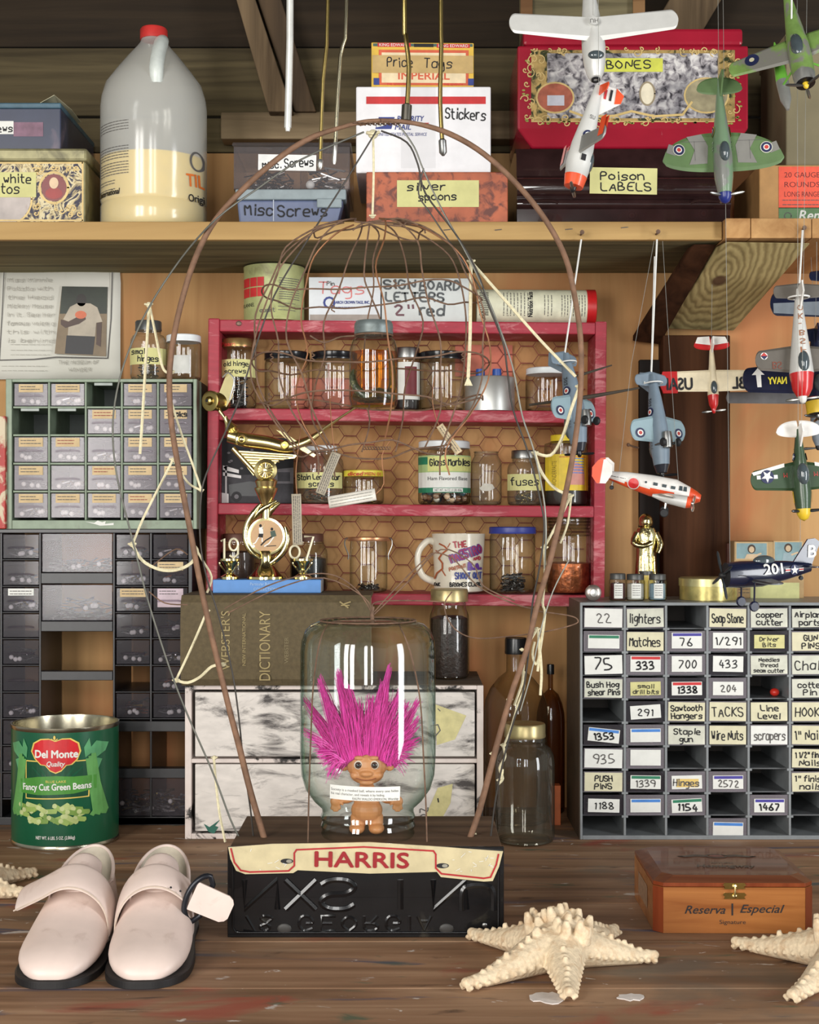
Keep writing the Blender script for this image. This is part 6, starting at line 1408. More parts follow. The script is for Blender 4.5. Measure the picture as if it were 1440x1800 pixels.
for px_ in (500, 785): b = MB(); b.ell(((px_-643)/S0, -.001, plz(1632)), (.008, .0014, .006), mat('sticker_patch', (54, 52, 50), .5), 14, 6); b.build('old_sticker', pl)
b = MB(); b.ell(((852-643)/S0, -.001, plz(1626)), (.003, .001, .003), STEEL, 12, 6); b.build('bolt_hole', pl)
FRM = mat('cream_frame', (206, 192, 152), .35, .05, var=.1, coat=.3, dirt=(150, 130, 96), dirt_lo=.62, dirt_hi=.8); FR = mat('frame_red', (172, 34, 40), .4)
out = [(402, 1488), (480, 1482), (560, 1481), (650, 1479), (760, 1486), (884, 1495), (877, 1522), (866, 1547), (850, 1548), (775, 1540), (768, 1531), (650, 1534), (524, 1528), (516, 1533), (432, 1535), (416, 1529), (406, 1508)]
b = MB(); b.prism([((x-643)/S0, plz(y)) for x, y in out], -.0042, -.0022, FRM); fr_ = b.build('dealer_frame', sc_, bev=.0006)
i = Ink(S0, 643, HOR+EYE*S0, y=-.0042)
i.line([(407, 1490), (413, 1514), (424, 1528), (440, 1531), (508, 1529), (518, 1520), (518, 1498), (522, 1492), (640, 1487), (762, 1494), (766, 1500), (766, 1524), (776, 1534), (850, 1542), (862, 1540), (872, 1518), (876, 1500)], 3, FR, 1)
i.font('HARRIS', 553, 1521, 26, mat('harris_red', (150, 22, 30), .4), fit=164, w=2, bold=2.2, rot=-1)
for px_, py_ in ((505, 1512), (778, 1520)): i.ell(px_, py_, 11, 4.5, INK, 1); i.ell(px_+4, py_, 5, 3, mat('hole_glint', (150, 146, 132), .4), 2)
r = random.Random(3)
for k in range(22): x = r.choice([r.uniform(420, 510), r.uniform(785, 865)]); y = r.uniform(1492, 1530); i.line([(x, y), (x+r.uniform(-8, 8), y+r.uniform(-5, 9))], .9, WHITE, 1.5)
i.build('frame_print', fr_)
TWIG = mat('twig_bark', (124, 92, 70), .75, 0, var=.28, scale=70, bump=.6); 
def part_tube(name, pts, r, m, s=1540, sub=4, n=7, parent=None):
    P = []
    for p in pts: P.append(L(p[0], p[1], p[2] if len(p) > 2 else s))
    b = MB(); b.tube(P, r, m, n, sub=sub); return b.build(name, parent or sc_)
hl = [(466, 1478), (440, 1390), (420, 1310), (404, 1250), (387, 1180), (368, 1100), (351, 1020), (334, 930), (315, 830), (301, 740), (298, 660), (306, 590), (322, 520), (345, 450), (378, 388), (430, 330), (490, 278), (545, 243), (600, 224), (640, 214), (668, 212)]
hr = [(826, 1474), (838, 1440), (849, 1403), (870, 1323), (889, 1254), (903, 1208), (926, 1142), (944, 1066), (966, 990), (985, 910), (1002, 830), (1014, 755), (1021, 680), (1021, 600), (1012, 530), (995, 455), (960, 388), (910, 325), (850, 270), (790, 235), (730, 217), (668, 212), (632, 218)]
n = len(hl); part_tube('hoop_branch', hl, [.0036]*3+[.0033]*(n-6)+[.0024]*3, TWIG, sub=5, n=10)
n = len(hr); part_tube('hoop_branch', hr, [.0036]*4+[.0033]*(n-7)+[.0026]*3, TWIG, s=1537, sub=5, n=10)
b = MB(); r = random.Random(2)
for k in range(9): 
    c = L(625+k*9, 216, 1540); b.tube([c+Vector((.0042*sin(a*.9), .0042*cos(a*.9), -.0002*a)) for a in range(8)], .0008, RUST, 5)
b.build('wire_wrapping', sc_)
for nm, pts, m, rr in (
 ('wire', [(640, 232), (530, 280), (455, 330), (380, 385, 1548), (318, 455), (262, 540), (225, 620), (205, 690), (198, 760), (206, 840), (228, 930), (242, 985), (262, 1062), (300, 1180), (332, 1262), (375, 1360), (405, 1440), (424, 1479)], GWIRE, .0011),
 ('wire', [(662, 230), (600, 330), (545, 415), (482, 520), (440, 640), (420, 705), (396, 760), (362, 835), (353, 880), (352, 950), (362, 1010), (385, 1085), (408, 1180), (420, 1262), (428, 1340), (440, 1420), (446, 1477)], DWIRE, .0010),
 ('wire', [(670, 230), (715, 250), (735, 290), (748, 340), (800, 410), (838, 475), (860, 540), (884, 600), (893, 660), (902, 720), (930, 800), (950, 880), (957, 930), (948, 1000), (936, 1062), (930, 1140), (919, 1220), (905, 1262), (889, 1320), (872, 1400), (862, 1478)], DWIRE, .0011),
 ('wire', [(700, 218), (728, 258), (745, 300), (778, 370), (825, 455), (866, 545), (900, 640), (918, 730), (938, 790), (955, 870), (960, 930), (958, 1000)], GWIRE, .0010),
 ('wire', [(1000, 985), (972, 1040), (950, 1110), (935, 1180), (915, 1250)], GWIRE, .0008),
 ('wire', [(745, 296), (736, 340), (760, 380), (840, 500), (880, 580)], DWIRE, .0009)):
    part_tube(nm, pts, rr, m, s=1534)
# the cage: meridians and rings of rusty wire about an upright axis
r = random.Random(21); DC = sp(1540)
PR = [(388, 40), (398, 92), (440, 150), (500, 188), (560, 205), (620, 211), (690, 203), (745, 178), (795, 132)]
def cage(py, a, k=1.0, dy=0):
    for (y0, r0), (y1, r1) in zip(PR, PR[1:]):
        if py <= y1: f = max(0, (py-y0)/(y1-y0)); R_ = r0+(r1-r0)*f; break
    else: R_ = PR[-1][1]
    R_ *= k/1540; c = W(652, py, 1540)-O; return Vector((c.x+R_*cos(a), c.y+R_*sin(a)*.62, c.z))
NM = 13
for q in range(NM):
    a0 = 2*pi*q/NM+r.uniform(-.12, .12); pts = []; a = a0
    for py in (390, 402, 440, 490, 550, 610, 670, 730, 790):
        a += r.uniform(-.13, .13); pts.append(cage(py, a, r.uniform(.95, 1.03)))
    if q % 4 == 0: pts.append(pts[-1]+Vector((r.uniform(-.008, .008), 0, -.03)))
    b = MB(); b.tube(pts, .0010, RUST if q % 5 else COPW, 6, sub=4); b.build('cage_wire', sc_)
for py in (399, 520, 640, 705, 790):
    pts = []; ph = r.uniform(0, 6)
    for k in range(25): a = 2*pi*k/24; pts.append(cage(py+10*sin(a*3+ph)+r.uniform(-5, 5), a, 1.0))
    pts[-1] = pts[0]; b = MB(); b.tube(pts, .0010, RUST, 6, sub=3); b.build('cage_ring', sc_)
b = MB()
for k in range(10): a = k*.6; c = W(660, 788, 1620)-O; b.tube([c+Vector((-.012+.003*k+.0015*cos(t_), .0012*sin(t_*2), .0016*sin(t_))) for t_ in [q*.9 for q in range(8)]], .0006, RUST, 5)
b.build('twisted_joint', sc_)
for q in range(7):     # little twisted ties at crossings
    a = r.uniform(pi, 2*pi); py = r.choice([520, 560, 640, 705]); c = cage(py, a); b = MB(); b.tube([c+Vector((.0018*cos(t_*1.4), .0018*sin(t_*1.4), .0012*t_-.004)) for t_ in range(9)], .0007, RUST, 5, sub=2); b.build('wire_tie', sc_)
part_tube('wire', [(620, 405), (650, 390), (735, 398), (748, 410)], .001, RUST); part_tube('wire', [(640, 392, 1560), (700, 384, 1560), (735, 395, 1560)], .001, RUST)
for pts in ([(655, 1080), (630, 1040), (590, 1012), (540, 1010), (470, 1030), (395, 1070)], [(655, 1080), (640, 1050), (570, 1016), (490, 1034), (400, 1078)], [(656, 1078), (690, 1040), (745, 985), (766, 972), (800, 985), (840, 1030), (900, 1060), (945, 1072)], [(658, 1080), (720, 1020), (775, 966), (830, 990), (850, 1030), (905, 1056)], [(656, 1076), (662, 1058), (740, 1056), (800, 1060)], [(942, 1074), (1000, 1082), (1016, 1090), (1008, 1098), (960, 1110), (900, 1118), (840, 1122), (805, 1110), (786, 1085), (782, 1060), (795, 1040)], [(330, 975), (310, 965), (280, 985), (262, 1000)], [(262, 1040), (290, 1060), (330, 1063)]):
    part_tube('wire', pts, .0008, RUST, s=1520)
b = MB(); b.tube([L(655, 1095, 1520), L(654, 1080, 1520), L(657, 1066, 1520)], [.0022, .0026, .0012], RUST, 8); b.build('twisted_joint', sc_)
# cotton strings
KN = []
for pts, rr in (
 ([(262, 536), (256, 640), (250, 740), (246, 798)], .0018), ([(263, 538), (274, 590), (284, 640), (292, 654), (302, 654)], .0016),
 ([(300, 702), (318, 760), (340, 820), (354, 862)], .0014), ([(354, 862), (330, 848), (306, 810)], .0014), ([(304, 808), (275, 865), (250, 915), (233, 957)], .0015),
 ([(233, 957), (250, 985), (280, 1001), (310, 1002), (336, 990), (347, 970), (340, 958)], .0020), ([(342, 960), (356, 985), (372, 1014), (364, 1042)], .0014),
 ([(364, 1074), (338, 1135), (310, 1194)], .0015), ([(310, 1196), (330, 1200), (352, 1190), (372, 1172), (392, 1168)], .0018), ([(376, 1332), (380, 1380), (386, 1430), (396, 1480)], .0016),
 ([(656, 236), (657, 300), (655, 378)], .0014), ([(828, 462), (827, 540), (826, 600), (823, 664)], .0021), ([(828, 460), (890, 530), (950, 598), (1012, 662)], .0018),
 ([(1018, 682), (1004, 720), (988, 770), (968, 800), (940, 796)], .0019), ([(940, 796), (952, 830), (975, 858), (1000, 870)], .0018), ([(1002, 874), (985, 910), (957, 962)], .0016), ([(1004, 874), (998, 920), (985, 955)], .0013),
 ([(957, 964), (958, 1010), (954, 1060), (958, 1080), (950, 1140), (945, 1180)], .0016), ([(945, 1105), (925, 1140), (920, 1175), (918, 1200), (904, 1240)], .0016), ([(945, 1105), (950, 1150), (952, 1185), (950, 1222)], .0016), ([(940, 1128), (936, 1150), (942, 1168), (948, 1150), (946, 1118)], .0014),
 ([(922, 1180), (921, 1210), (910, 1240), (898, 1280), (886, 1310)], .0013), ([(884, 1310), (888, 1330), (878, 1350), (884, 1368), (876, 1378)], .0016), ([(873, 1372), (882, 1366), (884, 1352)], .0013), ([(806, 1473), (820, 1470), (838, 1466)], .0016)):
    part_tube('string', pts, rr, STRING, s=1526, n=6)
for px, py, rr in ((262, 536, .0038), (302, 654, .003), (354, 862, .0026), (304, 808, .003), (233, 957, .0038), (310, 1196, .0034), (392, 1168, .003), (377, 1332, .003), (656, 236, .006), (655, 380, .003), (828, 460, .0038), (1018, 680, .0036), (940, 796, .0032), (1001, 872, .004), (957, 963, .0034), (944, 1106, .003), (918, 1142, .0024), (885, 1310, .003), (364, 1074, .003), (896, 1230, .003), (866, 1325, .0028)):
    c = L(px, py, 1524); b = MB(); b.ell(c, (rr, rr*.8, rr*.9), STRING, 10, 8); b.tube([c+Vector((-rr*1.2, -rr*.4, rr*.2)), c+Vector((0, -rr*.9, -rr*.1)), c+Vector((rr*1.2, -rr*.4, rr*.3))], rr*.35, STRING, 6, sub=3); b.build('knot', sc_)
b = MB()
for k in range(7): b.tube([L(823, 662, 1526), L(817+k*2.2, 678, 1526)], .0007, STRING, 4)
b.build('string_tassel', sc_)

# big inverted jar
SJ_ = 1530; zj = ZBK+.0004
jt = thing('glass_jar', 'big upturned gallon glass jar over a pink haired doll, wired onto the block', 'jar', (xx(647, SJ_), sp(SJ_), zj))
Hj = zz(1092, SJ_)-zj; q = 1/SJ_
pr = [(80, 0), (82, .003), (80, .007), (83, .012), (80, .017), (83, .022), (80, .027), (81, .032), (96, .041), (110, .054), (117, .070), (119, .09), (119, Hj-.035), (117, Hj-.022), (110, Hj-.010), (98, Hj-.003), (84, Hj), (70, Hj-.002), (40, Hj-.0035), (0, Hj-.004)]
b = MB(); b.lathe([(r_*q, z_) for r_, z_ in pr], G_GREEN, 72); b.build('glass', jt)
b = MB(); b.lathe([((r_-2.6)*q if r_ > 3 else 0, z_-(.0016 if z_ > .1 else 0)) for r_, z_ in pr], glass('inner_glass', (254, 255, 254), (238, 245, 241), .5), 56); b.build('inner_wall', jt)
for pts in ([(576, 1100), (566, 1130), (556, 1200), (552, 1280), (548, 1380), (546, 1470)], [(706, 1100), (722, 1140), (738, 1220), (744, 1320), (748, 1400), (750, 1470)]):
    P = []
    for px, py in pts:
        z_ = zz(py, SJ_)-zj; x_ = (px-647)*q; rr = 119*q+.0012 if z_ > .06 else 119*q
        if z_ > Hj-.02: rr = 100*q
        P.append(Vector((x_, -sqrt(max(rr*rr-x_*x_, 1e-6))-.0006, max(z_, .0005))))
    P.insert(0, Vector((P[0].x*.8, -.02, Hj+.0012))); P.insert(0, Vector((.006, -.004, Hj+.0014)))
    b = MB(); b.tube(P, .0009, RUST, 6, sub=4); b.build('binding_wire', jt)
b = MB(); P = [Vector((84*q*cos(k*pi/16), 84*q*sin(k*pi/16), Hj+.001)) for k in range(33)]; b.tube(P, .001, RUST, 6, cap=False); b.build('binding_wire', jt)
i = Ink(SJ_, 647, HOR-(zj-EYE)*SJ_, R=119*q+.0006); i.rect(585, 1383, 705, 1408, WHITE, 1, rot=-1.5); 
i.font('Society is a masked ball, where every one hides', 587, 1391, 4.4, INKG, fit=115, w=2, rot=-1.5); i.font('his real character, and reveals it by hiding.', 587, 1398, 4.4, INKG, fit=92, w=2, rot=-1.5); i.font('RALPH WALDO EMERSON, Worship', 624, 1406, 4.2, INKG, fit=78, w=2, rot=-1.5); i.build('quotation_label', jt)
# the toy doll inside: one body, separate hair and eyes
dt = thing('toy_doll', 'small bare toy doll with tall wild magenta hair inside the big jar', 'doll', (xx(645, SJ_), sp(SJ_), ZBK+.0014))
def dz(py): return zz(py, SJ_)-ZBK-.0008
SKN = mat('doll_vinyl', (206, 142, 92), .45, var=.05)
b = MB(); P_ = lambda x, y, d=0: Vector((x*q, d*q, dz(y)))
b.ell(P_(0, 1345), (36*q, 32*q, 29*q), SKN); b.ell(P_(0, 1361, -5), (30*q, 27*q, 17*q), SKN); b.ell(P_(0, 1356, -29), (12*q, 8*q, 6*q), SKN)
b.ell(P_(-17, 1360, -21), (11*q, 8*q, 8*q), SKN); b.ell(P_(17, 1360, -21), (11*q, 8*q, 8*q), SKN); b.ell(P_(0, 1373, -22), (13*q, 8*q, 5*q), SKN)
for s_ in (-1, 1):
    b.ell(P_(s_*40, 1345, 3), (10*q, 5*q, 12*q), SKN); b.ell(P_(s_*13, 1329, -25), (9*q, 6*q, 4*q), SKN)
b.ell(P_(0, 1386), (14*q, 13*q, 12*q), SKN); b.ell(P_(0, 1402), (25*q, 19*q, 20*q), SKN); b.ell(P_(0, 1424, -3), (28*q, 22*q, 22*q), SKN)
for s_ in (-1, 1):
    b.tube([P_(s_*18, 1394), P_(s_*36, 1404, -4), P_(s_*48, 1402, -10), P_(s_*53, 1400, -12)], [10*q, 9*q, 7.5*q, 6*q], SKN, 12, sub=3)
    b.ell(P_(s_*54, 1407, -13), (10*q, 5*q, 10*q), SKN)
    for k, (dx, dy) in enumerate(((-8, 10), (-2.5, 14), (3, 14), (8, 10))): b.tube([P_(s_*(54+dx*.6), 1411, -13), P_(s_*(54+dx), 1411+dy, -15)], [2.8*q, 2.2*q], SKN, 8)
    b.tube([P_(s_*46, 1406, -13), P_(s_*41, 1413, -17)], [2.8*q, 2.2*q], SKN, 8)
    b.tube([P_(s_*14, 1434), P_(s_*15, 1446), P_(s_*16, 1455)], [15*q, 14*q, 12*q], SKN, 14, sub=3); zf = 11.5*q
    b.ell(Vector((s_*17*q, -7*q, zf)), (14*q, 20*q, 10*q), SKN)
body = b.build('body', dt, remesh=.0009, smooth_it=3)
EYEB = mat('doll_eye_brown', (70, 42, 26), .12, coat=.8)
for s_ in (-1, 1):
    b = MB(); b.ell(P_(s_*14, 1341, -27), (8*q, 5*q, 8*q), mat('doll_eye_white', (226, 216, 200), .2)); e = b.build('eye', dt)
    b = MB(); b.ell(P_(s_*14, 1341, -29.6), (6*q, 4*q, 6*q), EYEB); b.build('iris', e); b = MB(); b.ell(P_(s_*14, 1341, -32.2), (3.2*q, 2*q, 3.2*q), BLACKP); b.build('pupil', e)
b = MB(); b.tube([P_(x, 1363+4*(1-(x/19)**2), -27-1.2*(1-(x/19)**2)*3) for x in range(-19, 20, 4)], .9*q, mat('doll_mouth', (150, 84, 56), .6), 6, sub=2); b.build('mouth', dt)
def hair_mat():
    m, nt, bs = newmat('magenta_hair'); n = noise(nt, 60, 3, stretch=(6, 6, 1)); rr = ramp(nt, n.outputs[0], [(.3, lin((206, 36, 146))), (.7, lin((246, 84, 196)))]); nt.links.new(rr.outputs[0], bs.inputs['Base Color']); bs.inputs['Roughness'].default_value = .55; return m
HM = hair_mat(); b = MB(); r = random.Random(31)
TUFT = [(-110, 1228, 14), (-95, 1256, 12), (-84, 1192, 8), (-112, 1285, 12), (-66, 1232, 16), (-52, 1182, 9), (-34, 1205, 15), (-14, 1232, 20), (8, 1224, 20), (26, 1200, 9), (40, 1172, 6), (38, 1228, 18), (58, 1216, 12), (72, 1236, 16), (92, 1230, 12), (96, 1262, 14), (-86, 1316, 12), (90, 1300, 14), (-50, 1270, 20), (60, 1272, 20), (0, 1262, 24), (24, 1250, 20)]
for tx_, ty, sp_ in TUFT:
    for dp in ((-10, 10) if abs(tx_) < 90 else (0,)):
        for k in range(62):
            ba = r.uniform(0, 2*pi); br = sqrt(r.random()); bx_ = max(-36, min(36, tx_*.42))+br*14*cos(ba); by = 1330+br*10*sin(ba)*.8+abs(bx_)*.38; bd = dp+br*16*sin(ba)
            f = r.random()**2; ex = tx_+r.gauss(0, sp_*.28)*(1 if f < .5 else 1.6); ey = ty+f*60+r.uniform(-6, 6); ed = dp*1.6+r.gauss(0, 6)
            k2 = 1-f*.5; ex = bx_+(ex-bx_)*k2
            mid = ((bx_*.55+ex*.45)*(1.02), by+(ey-by)*.55-6 if abs(tx_) < 80 else by+(ey-by)*.42-10)
            pts = [P_(bx_, by, bd), P_(mid[0]+r.uniform(-4, 4), mid[1], bd*.6+ed*.4), P_(ex, ey, ed)]
            p2, _ = spline([Vector(p) for p in pts], .001, 3)
            for p in p2:
                hr_ = sqrt(p.x**2+p.y**2)
                if hr_ > 112*q: p.x *= 112*q/hr_; p.y *= 112*q/hr_
            N_ = len(p2); b.tube(p2, [.0009*(1-.85*j/(N_-1))+.00008 for j in range(N_)], HM, 3, cap=False)
b.build('hair', dt)

# specimen jar hung in the cage
SS = 1540; cx = 657; zs = zz(716, SS); R_ = 43/SS
st_ = thing('specimen_jar', 'jar of amber liquid holding a coiled snake, hung by wire inside the cage', 'jar', (xx(cx, SS), sp(SS), zs))
H = zz(565, SS)-zs; AMB = glass('amber_liquid', (250, 212, 108), (218, 146, 44), .6, .02)
pr = [(0, .001), (.93*R_, .001), (R_*.96, .005), (R_, .010), (R_, H*.62), (R_*.98, H*.68), (R_*.86, H*.78), (R_*.72, H*.82), (R_*.72, H*.85)]
b = MB(); b.lathe(pr, G_CLEAR, 40); b.build('glass', st_)
b = MB(); b.lathe([(0, .0022), (.9*R_, .0022), (R_*.94, .006), (R_*.965, .011), (R_*.965, H*.6), (R_*.95, H*.64), (0, H*.64)], AMB, 40); b.build('liquid', st_)
b = MB(); b.lathe([(0, H*.85), (R_*.78, H*.85), (R_*.80, H*.87), (R_*.78, H*.90), (R_*.80, H*.92), (R_*.78, H*.97), (R_*.72, H), (0, H)], mat('blue_grey_lid', (112, 122, 122), .45, .4, dirt=(70, 74, 70)), 32); b.build('lid', st_)
SNK = mat('snake_scales', (58, 62, 40), .3, var=.6, scale=300, bump=.6, coat=.5, dirt=(170, 166, 110), dirt_lo=.62, dirt_hi=.68, dscale=160); b = MB(); P = []

def sj(px, py, d): return Vector(((px-cx)/SS, d*R_, zz(py, SS)-zs))
P = [sj(624, 652, -.45), sj(621, 664, -.5), sj(625, 680, -.62), sj(636, 694, -.72), sj(650, 700, -.75), sj(662, 692, -.74), sj(674, 694, -.68), sj(686, 699, -.5), sj(688, 700, .1), sj(668, 699, .6), sj(640, 699, .6), sj(626, 697, .1), sj(640, 695, -.25), sj(676, 696, -.2), sj(689, 684, -.12), sj(690, 660, -.1), sj(688, 632, -.05), sj(683, 612, .0)]
b.tube(P, [.0022, .0042, .0046, .0050, .0052, .0052, .0052, .0050, .005, .005, .005, .005, .005, .005, .0048, .0044, .0036, .0014], SNK, 12, sub=4); b.build('snake', st_)
b = MB(); b.tube([Vector((R_*.77*cos(k*pi/12), R_*.77*sin(k*pi/12), H*.835)) for k in range(25)], .0011, RUST, 6, cap=False); b.build('neck_wire', st_)
loc = Vector(st_.location); PT = [W(672, 592, SS), W(668, 560, SS), W(652, 520, SS), W(640, 480, SS), (cage(400, 1.5*pi, .9)+O)]
b = MB(); b.tube([p-loc for p in PT], .001, RUST, 6, sub=4); b.build('hanging_wire', st_)
b = MB(); b.tube([W(640, 590, SS)-loc, W(600, 592, SS)-loc, W(570, 602, SS)-loc, W(545, 590, SS)-loc], .001, RUST, 6, sub=4); b.build('hanging_wire', st_)

# paper tags hung from the cage
def ptag(label, px, py, w_, h_, rot, s, m, hang, lines, seed):
    t = thing('paper_tag', label, 'tag', W(px, py, s)); b = MB(); n = 10; c, s_ = cos(radians(rot)), sin(radians(rot)); rows_ = []
    for k in range(n+1):
        f = k/n-.5; rows_.append([Vector(((u*c-f*h_*s_)/s, -.003*sin(f*4+seed), (u*s_+f*h_*c)/s)) for u in (-w_/2, w_/2)])
    b.loft(rows_, m, True, caps=False, closed=False); b.build('paper', t, solid=.0003)
    def fn(u, v, w): f = v*s/h_; return Vector((u*c-v*s_, -.003*sin(f*4+seed)-.0004-w, u*s_+v*c))
    i = Ink(s, 0, 0, fn=fn); r = random.Random(seed)
    if h_ > w_:
        for x in range(lines):
            xx_ = -w_/2+w_*(x+1)/(lines+1); y = -h_/2+4
            while y < h_/2-4: L2 = r.uniform(2, 6); i.line([(xx_, y), (xx_, min(y+L2, h_/2-3))], 1.1, INKG, 1); y += L2+1.6
    else:
        for k in range(lines): i.squig(-w_/2+4, w_/2-6, -h_/2+h_*(k+1)/(lines+1), 3.4, INKF, 1.1, 1, seed+k)
    i.build('print', t)
    b = MB(); b.tube([W(a, c_, s)-t.location for a, c_ in hang], .0006, COPW, 5, sub=3); b.build('hanging_wire', t)
TG = mat('tag_grey', (176, 166, 146), .75); TGW = mat('tag_white', (226, 220, 208), .7)
ptag('narrow typed paper strip hanging before the stain and screws jar', 577, 832, 17, 78, -22, 1500, TG, [(590, 797), (585, 770), (580, 700), (578, 640)], 4, 1)
ptag('white paper slip tilted before the squat yellow lidded jar', 619, 876, 84, 21, 10, 1495, TGW, [(657, 872), (675, 850), (672, 800), (690, 770)], 3, 2)
ptag('typed paper strip hanging straight down with a ring, before the trophy', 522, 913, 17, 90, 2, 1490, TG, [(522, 868), (520, 835), (524, 790), (530, 745)], 4, 3)
ptag('small pale card strip tilted across the lid of the marbles jar', 790, 772, 13, 60, 35, 1500, mat('tag_buff', (206, 186, 150), .75), [(772, 748), (765, 730), (760, 700), (764, 660)], 2, 4)

# ================================================================== hanging model planes
def frame_of(n, l=None, u=None):
    n = Vector(n).normalized()
    if u is not None: u = Vector(u); u = (u-n*u.dot(n)).normalized(); l = u.cross(n)
    else: l = Vector(l); l = (l-n*l.dot(n)).normalized(); u = n.cross(l)
    return Matrix((n, l, u)).transposed().to_4x4()
def surf(half, root, tip, x0, sweep, t, kind):
    """half wing outline (x,y): y from root to tip"""
    pts = []
    if kind == 'ellipse':
        N = 18
        for k in range(N+1): f = k/N; c = root*sqrt(max(0, 1-f**2.4)); pts.append((x0+root*.30-(root-c)*.30-sweep*f, half*f))
        for k in range(N, -1, -1): f = k/N; c = root*sqrt(max(0, 1-f**2.4)); pts.append((x0-root*.70+(root-c)*.70-sweep*f, half*f))
        return pts[:-1]
    a = (x0+root*.35, 0); b_ = (x0+tip*.35-sweep, half); c_ = (x0-tip*.65-sweep, half); d = (x0-root*.65, 0); r = tip*.5
    pts = [a]; cx = (b_[0]+c_[0])/2
    for k in range(13): an = pi/2-pi*k/12; pts.append((cx+tip*.5*sin(an), half-r*.55+r*.55*cos(an)))
    pts.append(d); return pts
def wing_mesh(mb, out, side, z0, dih, t, mt, mbm):
    cx = sum(p[0] for p in out)/len(out); half = max(p[1] for p in out)
    def at(p, dz, k): x = cx+(p[0]-cx)*k; return Vector((x, side*p[1], z0+abs(p[1])*dih+dz))
    n = len(out)
    ring = [at(p, 0, 1) for p in out]; top = [at(p, t/2*(1-.5*p[1]/half), .80) for p in out]; bot = [at(p, -t/2*(1-.5*p[1]/half), .80) for p in out]
    vs = ring+top+bot
    mb.add(vs, [(i, (i+1) % n, (i+1) % n+n, i+n) for i in range(n)]+[tuple(range(n, 2*n))], mt, False)
    mb.add(vs, [((i+1) % n, i, i+2*n, (i+1) % n+2*n) for i in range(n)]+[tuple(range(3*n-1, 2*n-1, -1))], mbm, False)
def roundel(i, x, y, cols, r):
    for k, (c, f) in enumerate(zip(cols, (1, .87, .5, .34) if len(cols) == 4 else (1, .62, .36))): i.ell(x, y, r*f, r*f, c, 3+k)
def star(i, x, y, r, m, w=6):
    P = []
    for k in range(10): a = pi/2+k*pi/5; q = r if k % 2 == 0 else r*.42; P.append((x+q*cos(a), y-q*sin(a)))
    i.fan((x, y), P, m, w)
